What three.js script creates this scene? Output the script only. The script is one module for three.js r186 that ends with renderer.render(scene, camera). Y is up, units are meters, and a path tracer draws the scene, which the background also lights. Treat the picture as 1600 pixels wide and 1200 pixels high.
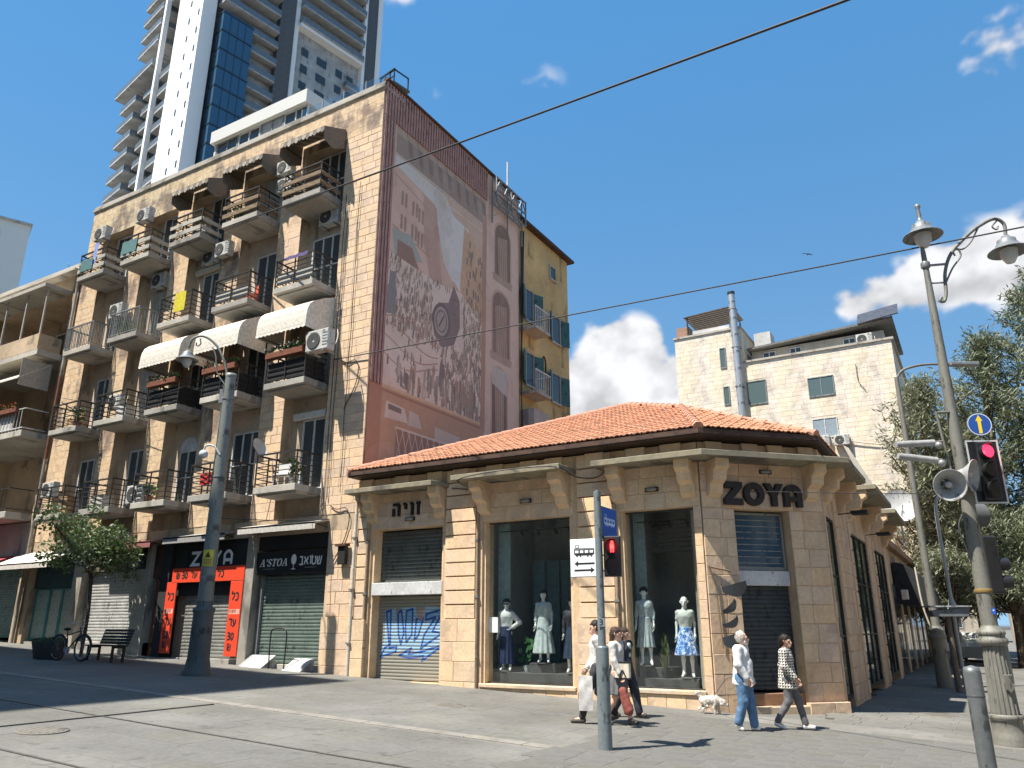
import * as THREE from 'three';
import { mergeGeometries } from 'three/addons/utils/BufferGeometryUtils.js';
import { ImprovedNoise } from 'three/addons/math/ImprovedNoise.js';

// ---------------------------------------------------------------- camera, sky, sun, exposure
const scene = new THREE.Scene();
const R = Math.PI / 180;
const camera = new THREE.PerspectiveCamera(53.13, 4 / 3, 0.1, 1500);
camera.rotation.order = 'YXZ';
camera.position.set(0, 1.65, 0);
camera.rotation.set(17.5 * R, 30.5 * R, 0);
scene.add(camera);
const renderer = new THREE.WebGLRenderer();
renderer.toneMapping = THREE.LinearToneMapping;
renderer.toneMappingExposure = 2.3;
renderer.shadowMap.enabled = true;

const SUN_EL = 63 * R, SUN_AZ = 30 * R;      // the sun stands behind the camera, towards the uphill end of the street
const sunDir = new THREE.Vector3(-Math.sin(SUN_AZ) * Math.cos(SUN_EL), Math.sin(SUN_EL), Math.cos(SUN_AZ) * Math.cos(SUN_EL));
const sun = new THREE.DirectionalLight(new THREE.Color(1, 0.945, 0.86), 4.5);
sun.position.copy(sunDir).multiplyScalar(150).add(new THREE.Vector3(-15, 5, -20));
sun.target.position.set(-15, 5, -20);
sun.castShadow = true; sun.shadow.mapSize.set(4096, 4096); sun.shadow.radius = 1;
Object.assign(sun.shadow.camera, { left: -130, right: 130, top: 130, bottom: -130, near: 1, far: 420 });
scene.add(sun, sun.target);

const perlin = new ImprovedNoise();
function fbm3(x, y, z, oct) { let a = 0.5, s = 0; for (let i = 0; i < oct; i++) { s += a * perlin.noise(x, y, z); x = x * 2.03 + 7.1; y = y * 2.03 + 3.7; z = z * 2.03 + 1.3; a *= 0.5; } return s; }
function rng(seed) { let a = seed >>> 0; return () => { a = (a + 0x6D2B79F5) >>> 0; let t = a; t = Math.imul(t ^ (t >>> 15), t | 1); t ^= t + Math.imul(t ^ (t >>> 7), t | 61); return ((t ^ (t >>> 14)) >>> 0) / 4294967296; }; }
const smooth = (a, b, x) => { const t = Math.min(1, Math.max(0, (x - a) / (b - a))); return t * t * (3 - 2 * t); };
const mix = (a, b, t) => a + (b - a) * t;

{ // clear spring sky with scattered fair-weather clouds, all round
  const W = 3328, H = 1664, data = new Float32Array(W * H * 4), r = rng(11);
  const dirOf = (azDeg, elDeg) => { const a = azDeg * R, e = elDeg * R; return [Math.sin(a) * Math.cos(e), Math.sin(e), -Math.cos(a) * Math.cos(e)]; };   // azimuth clockwise from the side street
  const puffs = [];
  const bank = (az, el, w, h, n, dens, rs) => { for (let i = 0; i < n; i++) { const t = n > 1 ? i / (n - 1) - 0.5 : 0; puffs.push({ d: dirOf(az + t * w + (r() - 0.5) * w * 0.15, el + (0.5 - Math.abs(t)) * h * (0.3 + 0.7 * r())), r: rs * (0.7 + 0.6 * r()) * R, k: dens }); } };
  // cumulus over the tiled roof, cloud behind the street lamps, thin wisps overhead
  bank(-21.6, 15.2, 9, 3.4, 10, 1.0, 3.1); bank(-21.4, 20.0, 2.6, 1.4, 4, 0.95, 2.0); bank(-24.5, 17.0, 2.4, 1, 3, 0.9, 2.0); bank(-19, 14.2, 4, 1.5, 4, 0.9, 2.4);
  bank(0.0, 21.4, 9, 1.4, 9, 0.56, 1.7); bank(4.4, 22.4, 7, 1.6, 7, 0.6, 1.9); bank(-4.2, 21.9, 2.4, 0.6, 3, 0.55, 1.2); bank(9, 21, 8, 2, 6, 0.6, 2.2);
  bank(7.2, 34.8, 3.4, 1.2, 4, 0.42, 1.5); bank(-28.5, 38.8, 3, 1, 3, 0.13, 1.5); bank(-38.4, 38.7, 1.5, 0.6, 2, 0.2, 1.0); bank(-41.5, 44.5, 3, 1, 3, 0.3, 1.6);
  for (let i = 0; i < 24; i++) { const az = 25 + r() * 255, el = 8 + r() * 50; bank(az, el, 4 + r() * 9, 3, 5, 0.55 + r() * 0.45, 2 + r() * 2); }
  for (let j = 0; j < H; j++) {
    const el = ((j + 0.5) / H - 0.5) * Math.PI, y = Math.sin(el), ce = Math.cos(el);
    const near = puffs.filter((p) => Math.abs(Math.asin(p.d[1]) - el) < p.r * 1.6);
    for (let i = 0; i < W; i++) {
      const az = ((i + 0.5) / W - 0.5) * 2 * Math.PI, x = Math.cos(az) * ce, z = Math.sin(az) * ce;
      const e = Math.max(y, 0), s = (x * sunDir.x + y * sunDir.y + z * sunDir.z) * 0.5 + 0.5;
      const h = Math.pow(1 - e, 3.2), g = 0.86 + 0.42 * s * s;
      let cr = mix(0.038, 0.195, h) * g, cg = mix(0.131, 0.325, h) * g, cb = mix(0.282, 0.455, h) * g;
      if (y < 0) { const t = smooth(0, -0.15, y); cr = mix(cr, 0.11, t); cg = mix(cg, 0.10, t); cb = mix(cb, 0.09, t); }
      let dens = 0, low = 0;
      for (const p of near) {
        const c = x * p.d[0] + y * p.d[1] + z * p.d[2]; if (c < 0.98) continue;
        const a = Math.acos(Math.min(1, c)), v = p.k * (1 - (a / (p.r * 1.25)) ** 2);
        if (v > 0) { dens = dens + v - dens * v * 0.55; low += v * (p.d[1] - y) / p.r; }
      }
      if (dens > 0) {
        const n = fbm3(x * 19, y * 24, z * 19, 8), n2 = fbm3(x * 8 + 9, y * 11, z * 8, 4);
        const c = smooth(0.12, 0.78, dens * 0.92 + n * 1.9 + n2 * 0.75 - 0.08) * Math.min(1, dens * 2.0) * 0.97;
        const lit = 0.88 + 0.75 * n - 0.2 * smooth(0, 1, low * 0.8);
        const L = Math.min(0.44, Math.max(0.27, lit * 0.44));
        cr = mix(cr, L, c); cg = mix(cg, L * 1.0, c); cb = mix(cb, L * 1.02, c);
      }
      const o = (j * W + i) * 4; data[o] = cr; data[o + 1] = cg; data[o + 2] = cb; data[o + 3] = 1;
    }
  }
  const sky = new THREE.DataTexture(data, W, H, THREE.RGBAFormat, THREE.FloatType);
  sky.mapping = THREE.EquirectangularReflectionMapping; sky.magFilter = sky.minFilter = THREE.LinearFilter; sky.wrapS = THREE.RepeatWrapping; sky.needsUpdate = true;
  scene.background = sky; scene.environment = sky;
}

// ---------------------------------------------------------------- helpers
const V = (x, y, z) => new THREE.Vector3(x, y, z);
const g0 = (x) => 0.04 * (-5.3 - Math.max(-60, Math.min(4, x)));          // the street climbs towards -x
const taken = new Map();
function numbered(n) { const k = taken.get(n) || 0; taken.set(n, k + 1); return k ? n + '_' + String(k).padStart(3, '0') : n; }
function tag(o, label, category, group, kind) { if (label) o.userData.label = label; if (category) o.userData.category = category; if (group) o.userData.group = group; if (kind) o.userData.kind = kind; return o; }
function thing(name, label, category, [x, y, z] = [0, 0, 0], turn = 0, group) { const o = new THREE.Group(); o.name = numbered(name); o.position.set(x, y, z); o.rotation.y = turn; tag(o, label, category, group); scene.add(o); return o; }
const up = V(0, 1, 0), _m = new THREE.Matrix4(), _q = new THREE.Quaternion();
function strip(g) { const n = g.index ? g.toNonIndexed() : g; for (const k of Object.keys(n.attributes)) if (!['position', 'normal', 'color'].includes(k)) n.deleteAttribute(k); n.morphAttributes = {}; return n; }
function boxUV(g) {
  const p = g.attributes.position, n = g.attributes.normal, uv = new Float32Array(p.count * 2);
  for (let i = 0; i < p.count; i++) {
    const ax = Math.abs(n.getX(i)), ay = Math.abs(n.getY(i)), az = Math.abs(n.getZ(i));
    let u, v; if (ay >= ax && ay >= az) { u = p.getX(i); v = p.getZ(i); } else if (ax > az) { u = p.getZ(i); v = p.getY(i); } else { u = p.getX(i); v = p.getY(i); }
    uv[i * 2] = u; uv[i * 2 + 1] = v;
  }
  g.setAttribute('uv', new THREE.BufferAttribute(uv, 2)); return g;
}
function mesh(name, geo, mat, parent) { const m = new THREE.Mesh(geo, mat); m.name = parent ? name : numbered(name); m.castShadow = m.receiveShadow = true; (parent || scene).add(m); return m; }
function cbox(w, h, d, c = 0.01) {      // chamfered box, centred
  c = Math.min(c, w * 0.3, h * 0.3, d * 0.3);
  const s = new THREE.Shape(); const a = w / 2 - c, b = h / 2 - c;
  s.moveTo(-a, -b); s.lineTo(a, -b); s.lineTo(a, b); s.lineTo(-a, b); s.closePath();
  return new THREE.ExtrudeGeometry(s, { depth: d - 2 * c, bevelEnabled: true, bevelSize: c, bevelThickness: c, bevelSegments: 1, curveSegments: 1 }).translate(0, 0, -d / 2 + c);
}
class MB {
  constructor() { this.g = []; this.tint = null; }
  add(g, m) { g = strip(g); if (m) g.applyMatrix4(m); if (this.tint) { const n = g.attributes.position.count, c = new Float32Array(n * 3); for (let i = 0; i < n; i++) c.set(this.tint, i * 3); g.setAttribute('color', new THREE.BufferAttribute(c, 3)); } this.g.push(g); return this; }
  at(g, x, y, z, rx = 0, ry = 0, rz = 0, s = 1) { return this.add(g, _m.compose(V(x, y, z), _q.setFromEuler(new THREE.Euler(rx, ry, rz)), Array.isArray(s) ? V(...s) : V(s, s, s))); }
  box(x0, x1, y0, y1, z0, z1, c = 0) { const w = Math.abs(x1 - x0), h = Math.abs(y1 - y0), d = Math.abs(z1 - z0); return this.at(c ? cbox(w, h, d, c) : new THREE.BoxGeometry(w, h, d), (x0 + x1) / 2, (y0 + y1) / 2, (z0 + z1) / 2); }
  rod(a, b, r0, r1 = r0, seg = 7) {
    a = V(...a); b = V(...b); const d = b.clone().sub(a), l = d.length(); if (l < 1e-5) return this;
    const g = new THREE.CylinderGeometry(r1, r0, l, seg); return this.add(g, _m.compose(a.add(b).multiplyScalar(0.5), _q.setFromUnitVectors(up, d.normalize()), V(1, 1, 1)));
  }
  bar(a, b, w, h) { a = V(...a); b = V(...b); const d = b.clone().sub(a), l = d.length(); const g = new THREE.BoxGeometry(w, h, l); const m = new THREE.Matrix4().lookAt(b, a, up); m.setPosition(a.add(b).multiplyScalar(0.5)); return this.add(g, m); }
  tube(pts, r, seg = 6, n) { return this.add(new THREE.TubeGeometry(new THREE.CatmullRomCurve3(pts.map((p) => V(...p))), n || pts.length * 5, r, seg)); }
  lathe(prof, x, y, z, seg = 16, rx = 0, ry = 0, rz = 0) { return this.at(new THREE.LatheGeometry(prof.map((p) => new THREE.Vector2(p[0], p[1])), seg), x, y, z, rx, ry, rz); }
  ext(pts, depth, x, y, z, rx = 0, ry = 0, rz = 0, bevel = 0) { const s = new THREE.Shape(pts.map((p) => new THREE.Vector2(p[0], p[1]))); return this.at(new THREE.ExtrudeGeometry(s, { depth, bevelEnabled: bevel > 0, bevelSize: bevel, bevelThickness: bevel, bevelSegments: 1, curveSegments: 8 }), x, y, z, rx, ry, rz); }
  ball(x, y, z, r, sx = 1, sy = 1, sz = 1, seg = 10) { return this.at(new THREE.SphereGeometry(r, seg, Math.max(5, seg * 0.7 | 0)), x, y, z, 0, 0, 0, [sx, sy, sz]); }
  each(name, material, parent) { for (const g of this.g) mesh(name, boxUV(g), material, parent); }
  geo(uv = true) { const g = this.g.length > 1 ? mergeGeometries(this.g) : this.g[0]; return uv ? boxUV(g) : g; }
  build(name, mat, parent) { const m = mesh(name, this.geo(), mat, parent); return m; }
}
// ---------------------------------------------------------------- textures: grain only, in metres
function noise2(seed) { const t = []; const r = rng(seed); for (let i = 0; i < 4096; i++) t.push(r()); return (x, y, p) => { const xi = Math.floor(x), yi = Math.floor(y), fx = x - xi, fy = y - yi, w = (a, b) => t[(((a % p + p) % p) * 71 + ((b % p + p) % p) * 131 + 17) & 4095]; const sx = fx * fx * (3 - 2 * fx), sy = fy * fy * (3 - 2 * fy); return mix(mix(w(xi, yi), w(xi + 1, yi), sx), mix(w(xi, yi + 1), w(xi + 1, yi + 1), sx), sy); }; }
function tex(size, metres, seed, fn, srgb = true) {
  const n = noise2(seed), d = new Uint8Array(size * size * 4);
  const f = (u, v, p, oct = 4) => { let s = 0, a = 0.5, t = 0; for (let i = 0; i < oct; i++) { s += a * n(u * p, v * p, p); t += a; a *= 0.5; p *= 2; } return s / t; };
  for (let j = 0; j < size; j++) for (let i = 0; i < size; i++) { const c = fn(i / size, j / size, f), o = (j * size + i) * 4; const q = Array.isArray(c) ? c : [c, c, c]; for (let k = 0; k < 3; k++) d[o + k] = Math.max(0, Math.min(255, q[k] * 255)); d[o + 3] = 255; }
  const t = new THREE.DataTexture(d, size, size); t.wrapS = t.wrapT = THREE.RepeatWrapping; t.magFilter = THREE.LinearFilter; t.minFilter = THREE.LinearMipmapLinearFilter; t.generateMipmaps = true; t.anisotropy = 8; t.repeat.set(1 / metres, 1 / metres); if (srgb) t.colorSpace = THREE.SRGBColorSpace; t.needsUpdate = true; return t;
}
const T = {
  stone: tex(512, 2.3, 1, (u, v, f) => { const a = f(u, v, 6, 5), b = f(u, v, 40, 3), c = f(u + 0.3, v, 3, 4); const k = 0.78 + 0.16 * a + 0.12 * (b - 0.4) - 0.07 * smooth(0.6, 0.75, c); return [k * 1.02, k, k * (0.93 + 0.1 * c)]; }),
  stoneB: tex(512, 2.3, 2, (u, v, f) => f(u, v, 24, 5), false),
  old: tex(512, 6.1, 3, (u, v, f) => { const a = f(u, v, 5, 6), b = f(u, v, 60, 3), st = f(u * 1, v * 0.25 + 0.1, 24, 4); const g = smooth(0.50, 0.68, a * 0.62 + st * 0.42); const k = 0.84 + 0.2 * (b - 0.5) - 0.27 * g; return [k * 1.02, k, k * (0.95 + 0.06 * g)]; }),
  plaster: tex(512, 4.3, 4, (u, v, f) => { const a = f(u, v, 4, 6), b = f(u, v, 50, 3); const k = 0.80 + 0.24 * (a - 0.5) + 0.1 * (b - 0.5) - 0.16 * smooth(0.6, 0.72, f(u + 0.5, v * 0.4, 9, 4)); return k; }),
  ground: tex(1024, 7.3, 5, (u, v, f) => { const a = f(u, v, 5, 6), b = f(u, v, 120, 3), sp = smooth(0.70, 0.78, f(u + 0.2, v + 0.7, 34, 3)); const k = 0.78 + 0.26 * (a - 0.5) + 0.10 * (b - 0.5) - 0.08 * sp; return [k * 1.01, k, k * 0.985]; }),
  groundB: tex(512, 1.7, 6, (u, v, f) => f(u, v, 40, 4), false),
  metal: tex(256, 1.3, 7, (u, v, f) => { const a = f(u, v, 6, 5), b = f(u, v, 40, 3); return 0.84 + 0.2 * (a - 0.5) + 0.12 * (b - 0.5) - 0.25 * smooth(0.66, 0.74, f(u + 0.4, v * 0.5, 14, 4)); }),
  rough: tex(256, 1.1, 8, (u, v, f) => 0.62 + 0.5 * (f(u, v, 8, 5) - 0.3), false),
  cloth: tex(256, 0.5, 9, (u, v, f) => 0.86 + 0.22 * (f(u, v, 8, 4) - 0.5) + 0.06 * (((u * 128 | 0) + (v * 128 | 0)) % 2), true),
  wood: tex(256, 0.9, 10, (u, v, f) => { const a = f(u * 0.3, v, 24, 4); const k = 0.72 + 0.4 * (a - 0.5); return [k, k * 0.97, k * 0.92]; }),
  tile: tex(256, 0.8, 12, (u, v, f) => { const a = f(u, v, 8, 5), l = smooth(0.6, 0.7, f(u + 0.3, v, 13, 4)); const k = 0.84 + 0.3 * (a - 0.5); return [k * (1 - 0.2 * l), k * (1 - 0.05 * l), k]; }),
};
const C3 = (r, g, b) => new THREE.Color().setRGB(r, g, b);
function mat(r, g, b, o = {}) { const { map = 'metal', bump, bumpScale = 0.004, ...p } = o; const m = new (p.transmission || p.clearcoat || p.sheen ? THREE.MeshPhysicalMaterial : THREE.MeshStandardMaterial)({ color: C3(r, g, b), roughness: 0.8, map: map ? T[map] : null, side: THREE.DoubleSide, ...p }); if (bump) { m.bumpMap = T[bump]; m.bumpScale = bumpScale; } return m; }
function stoneSet(r, g, b, seed, n = 6, dv = 0.1) { const q = rng(seed), a = []; for (let i = 0; i < n; i++) { const k = 1 + (q() - 0.5) * 2 * dv, w = (q() - 0.5) * 0.07; a.push(mat(r * k * (1 + w), g * k, b * k * (1 - w * 1.5), { map: 'stone', bump: 'stoneB', bumpScale: 0.006, roughness: 0.9 })); } return a; }
const M = {
  warm: stoneSet(0.81, 0.62, 0.44, 21, 6, 0.03), corner: stoneSet(0.83, 0.63, 0.425, 22, 7, 0.03), chamfer: stoneSet(0.78, 0.58, 0.41, 23, 7, 0.04),
  stoneV: mat(1, 1, 1, { map: 'stone', bump: 'stoneB', bumpScale: 0.006, vertexColors: true, roughness: 0.92 }),
  oldV: mat(1, 1, 1, { map: 'old', bump: 'stoneB', bumpScale: 0.006, vertexColors: true, roughness: 0.94 }),
  joint: mat(0.70, 0.53, 0.36, { map: 'stone', roughness: 1 }), wallWarm: mat(0.72, 0.55, 0.37, { map: 'plaster', bump: 'stoneB', roughness: 0.95 }), wallPeach: mat(0.78, 0.60, 0.43, { map: 'plaster', roughness: 0.95 }),
  concrete: mat(0.52, 0.49, 0.43, { map: 'plaster', bump: 'stoneB', roughness: 0.95 }), concreteLt: mat(0.68, 0.63, 0.54, { map: 'plaster', roughness: 0.95 }),
  white: mat(0.80, 0.79, 0.75, { map: 'plaster', roughness: 0.85 }), whitePaint: mat(0.82, 0.82, 0.80, { roughness: 0.5 }), cream: mat(0.74, 0.68, 0.55, { map: 'cloth', roughness: 0.95 }),
  iron: mat(0.045, 0.04, 0.036, { roughness: 0.6, metalness: 0.3 }), rust: mat(0.12, 0.06, 0.035, { roughness: 0.9 }), grayMetal: mat(0.36, 0.37, 0.36, { roughness: 0.5, metalness: 0.35 }), zinc: mat(0.66, 0.68, 0.69, { roughness: 0.42, metalness: 0.6 }),
  poleGreen: mat(0.27, 0.29, 0.26, { roughness: 0.55, metalness: 0.15 }), poleTan: mat(0.27, 0.262, 0.22, { roughness: 0.6, metalness: 0.1 }), poleDark: mat(0.13, 0.14, 0.14, { roughness: 0.6, metalness: 0.15 }), black: mat(0.016, 0.017, 0.02, { roughness: 0.5 }), blackMat: mat(0.03, 0.03, 0.032, { roughness: 0.9 }),
  darkIn: mat(0.62, 0.59, 0.54, { map: 'plaster', roughness: 0.95 }), glass: mat(0.93, 0.96, 0.96, { map: null, transmission: 1, roughness: 0.03, ior: 1.5, thickness: 0 }), pane: mat(0.045, 0.055, 0.06, { map: null, roughness: 0.06, metalness: 0.0 }), paneBlue: mat(0.05, 0.10, 0.15, { map: null, roughness: 0.08, metalness: 0.25 }),
  tile: mat(0.55, 0.235, 0.125, { map: 'tile', bump: 'stoneB', roughness: 0.9 }), tiles: [], brown: mat(0.10, 0.062, 0.045, { map: 'wood', roughness: 0.8 }), woodRail: mat(0.36, 0.26, 0.16, { map: 'wood', roughness: 0.8 }),
  shutter: mat(0.40, 0.40, 0.36, { roughness: 0.55, metalness: 0.35 }), shutterGreen: mat(0.22, 0.29, 0.25, { roughness: 0.5, metalness: 0.3 }), shutterDark: mat(0.075, 0.09, 0.105, { roughness: 0.5, metalness: 0.35 }), teal: mat(0.06, 0.28, 0.27, { roughness: 0.6 }), orange: mat(0.80, 0.11, 0.045, { roughness: 0.6, map: 'cloth' }),
  yellowWall: mat(0.86, 0.60, 0.26, { map: 'plaster', roughness: 0.95 }), redRib: mat(0.54, 0.31, 0.25, { map: 'metal', roughness: 0.75 }), green: mat(0.04, 0.11, 0.10, { roughness: 0.7 }), acWhite: mat(0.70, 0.69, 0.64, { roughness: 0.6 }), fanDark: mat(0.09, 0.09, 0.085, { roughness: 0.7 }),
  wire: mat(0.03, 0.03, 0.032, { map: null, roughness: 0.7 }), leafDark: mat(0.07, 0.12, 0.04, { map: null, roughness: 0.75, transmission: 0.25, thickness: 0 }), bark: mat(0.16, 0.12, 0.085, { map: 'wood', roughness: 0.95 }), dish: mat(0.78, 0.78, 0.75, { roughness: 0.55 }),
};
for (let i = 0, q = rng(5); i < 6; i++) { const k = 0.88 + q() * 0.24, w = q() * 0.14 - 0.04; M.tiles.push(mat(0.60 * k, 0.255 * k * (1 + w), 0.135 * k * (1 + w * 1.5), { map: 'tile', bump: 'stoneB', roughness: 0.88 })); }
// stones laid in courses on a wall: the first `budget.n` are meshes of their own, the rest one cladding mesh
const stoneCache = new Map();
function stones(parent, mats, o, budget, rest) {
  const { u0, u1, y0, y1, h = 0.28, w = [0.36, 0.62], z = 0, gap = 0.007, depth = 0.03, holes = [], seed = 1, proud = 0.008, dh = 0, name = 'stone' } = o, r = rng(seed);
  const seg = []; for (let y = y0, k = 0; y < y1 - 0.05; k++) { let hh = h * (1 + (r() - 0.5) * dh); if (y + hh > y1 - h * 0.4) hh = y1 - y; seg.push([y, hh]); y += hh; }
  for (const [y, hh] of seg) {
    let spans = [[u0, u1]];
    for (const [a, b, c, d] of holes) if (y + hh * 0.5 > c && y + hh * 0.5 < d) spans = spans.flatMap(([s, e]) => (b <= s || a >= e ? [[s, e]] : [[s, a], [b, e]].filter(([p, q]) => q - p > 0.03)));
    for (const [s, e] of spans) {
      let x = s; const first = r() * 0.5;
      while (x < e - 0.01) {
        let ww = w[0] + Math.round(r() * 4) / 4 * (w[1] - w[0]); if (x === s) ww *= 0.6 + first; if (e - x - ww < w[0] * 0.5) ww = e - x;
        const q = Math.floor(r() * mats.length), pz = r() * proud, W = ww - gap, Hh = hh - gap; const wave = r();
        if (W > 0.02) {
          if (budget.n > 0) {
            budget.n--; const key = [Math.round(W * 100), Math.round(Hh * 100), Math.round(depth * 100), wave * 3 | 0].join();
            let g = stoneCache.get(key); if (!g) { g = strip(cbox(Math.round(W * 100) / 100, Math.round(Hh * 100) / 100, depth, 0.007)); boxUV(g); const uv = g.attributes.uv; for (let i = 0; i < uv.count; i++) uv.setXY(i, uv.getX(i) + wave * 7, uv.getY(i) + wave * 3); stoneCache.set(key, g); }
            const m = mesh(name, g, mats[q], parent); m.position.set(x + ww / 2, y + hh / 2, z + depth / 2 + pz - 0.02);
          } else { const c = mats[q].color; rest.tint = [c.r, c.g, c.b]; rest.box(x + gap / 2, x + gap / 2 + W, y + gap / 2, y + gap / 2 + Hh, z - 0.02, z + depth + pz - 0.02); }
        }
        x += ww;
      }
    }
  }
}
function cladding(name, rest, parent, material = M.stoneV) { if (!rest.g.length) return; const m = rest.build(name, material, parent); m.userData.kind = 'stuff'; return m; }
// ---------------------------------------------------------------- lettering
const HEB = {
  'ה': [0.75, [[0, 1], [0.68, 1], [0.68, 0]], [[0.08, 0.65], [0.08, 0]]], 'ח': [0.75, [[0, 1], [0.68, 1], [0.68, 0]], [[0.08, 1], [0.08, 0]]], 'ל': [0.65, [[0.05, 1.32], [0.05, 0.95], [0.58, 0.95], [0.58, 0.6], [0.22, 0]]],
  'כ': [0.7, [[0.05, 1], [0.48, 1], [0.64, 0.8], [0.64, 0.2], [0.48, 0], [0.05, 0]]], 'ע': [0.7, [[0.02, 1], [0.32, 0.2]], [[0.6, 1], [0.6, 0.5], [0.42, 0.18], [0, -0.08]]], 'ד': [0.75, [[0, 1], [0.72, 1]], [[0.58, 1], [0.58, 0]]],
  'נ': [0.5, [[0.15, 1], [0.44, 1], [0.44, 0], [0, 0]]], 'ו': [0.35, [[0.05, 1], [0.28, 1], [0.28, 0]]], 'ת': [0.8, [[0.05, 1], [0.7, 1], [0.7, 0]], [[0.2, 1], [0.2, 0.1], [0, 0]]], 'ש': [0.9, [[0, 1], [0.12, 0], [0.6, 0], [0.8, 1]], [[0.4, 1], [0.36, 0.5], [0.12, 0.2]]],
  'ט': [0.78, [[0.2, 0.8], [0.05, 1], [0.05, 0.2], [0.2, 0], [0.55, 0], [0.7, 0.2], [0.7, 0.8], [0.5, 1]]], 'ב': [0.75, [[0.05, 1], [0.52, 1], [0.52, 0]], [[0, 0], [0.72, 0]]], 'א': [0.75, [[0, 1], [0.7, 0]], [[0.62, 1], [0.62, 0.7], [0.4, 0.48]], [[0.08, 0], [0.08, 0.3], [0.3, 0.58]]],
  'ז': [0.45, [[0, 1], [0.4, 1]], [[0.22, 1], [0.22, 0]]], 'י': [0.38, [[0.05, 1], [0.3, 1], [0.3, 0.55]]], 'ר': [0.68, [[0, 1], [0.45, 1], [0.6, 0.85], [0.6, 0]]], 'ק': [0.72, [[0, 1], [0.62, 1], [0.62, 0.6], [0.35, 0.15]], [[0.1, 0.7], [0.1, -0.35]]],
  '₪': [0.9, [[0.05, 0], [0.05, 1], [0.4, 1], [0.52, 0.8], [0.52, 0.3]], [[0.85, 1], [0.85, 0.2], [0.7, 0], [0.3, 0], [0.3, 0.7]]], '3': [0.62, [[0.02, 0.9], [0.2, 1], [0.48, 0.9], [0.48, 0.65], [0.22, 0.54], [0.52, 0.42], [0.52, 0.12], [0.22, 0], [0, 0.1]]], '0': [0.65, [[0.28, 1], [0.5, 0.8], [0.5, 0.2], [0.28, 0], [0.06, 0.2], [0.06, 0.8], [0.28, 1]]],
  ' ': [0.4],
};
// text given in the order in which it stands from left to right
function strokes(c, txt, x, y, h, lw, color) { c.strokeStyle = color; c.lineWidth = lw; c.lineCap = 'butt'; c.lineJoin = 'miter'; for (const ch of txt) { const [w, ...ls] = HEB[ch] || HEB[' ']; for (const l of ls) { c.beginPath(); l.forEach(([a, b], i) => (i ? c.lineTo(x + a * h, y - b * h) : c.moveTo(x + a * h, y - b * h))); c.stroke(); } x += (w + 0.14) * h; } return x; }
function canvasMat(w, h, draw, o = {}) { const c = document.createElement('canvas'); c.width = w; c.height = h; draw(c.getContext('2d'), w, h); const t = new THREE.CanvasTexture(c); t.colorSpace = THREE.SRGBColorSpace; t.anisotropy = 8; return new THREE.MeshStandardMaterial({ map: t, roughness: 0.65, side: THREE.DoubleSide, ...o }); }
function face(name, w, h, material, parent, x, y, z, ry = 0, rx = 0) { const m = mesh(name, new THREE.PlaneGeometry(w, h), material, parent); m.position.set(x, y, z); m.rotation.set(rx, ry, 0); return m; }

// ---------------------------------------------------------------- ground
{
  const xs = [-420, -260, -160, -100, -60, -50, -42, -36, -30, -25, -20, -15, -10, -5.3, -3, -1, 1, 4, 8, 16, 40, 100, 200, 420], zs = [-520, -300, -180, -110, -70, -50, -40, -32, -26, -22, -18, -14, -10, -6, -2, 4, 20, 60, 160];
  const pos = [], idx = []; for (const z of zs) for (const x of xs) pos.push(x, g0(x) - 0.03, z);
  for (let j = 0; j < zs.length - 1; j++) for (let i = 0; i < xs.length - 1; i++) { const a = j * xs.length + i, b = a + 1, c = a + xs.length, d = c + 1; idx.push(a, c, b, b, c, d); }
  const g = new THREE.BufferGeometry(); g.setAttribute('position', new THREE.Float32BufferAttribute(pos, 3)); g.setIndex(idx); g.computeVertexNormals();
  const m = mesh('ground', boxUV(strip(g)), mat(0.245, 0.24, 0.218, { map: 'ground', bump: 'groundB', bumpScale: 0.01, roughness: 0.92 })); tag(m, 'grey asphalt and stone street surface', 'ground', null, 'structure');
}
const paveMats = (() => { const q = rng(77), a = []; for (let i = 0; i < 6; i++) { const k = 0.97 + q() * 0.06; a.push(mat(0.24 * k, 0.237 * k, 0.217 * k * (0.96 + q() * 0.08), { map: 'ground', bump: 'groundB', bumpScale: 0.006, roughness: 0.85 })); } return a; })();
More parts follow.
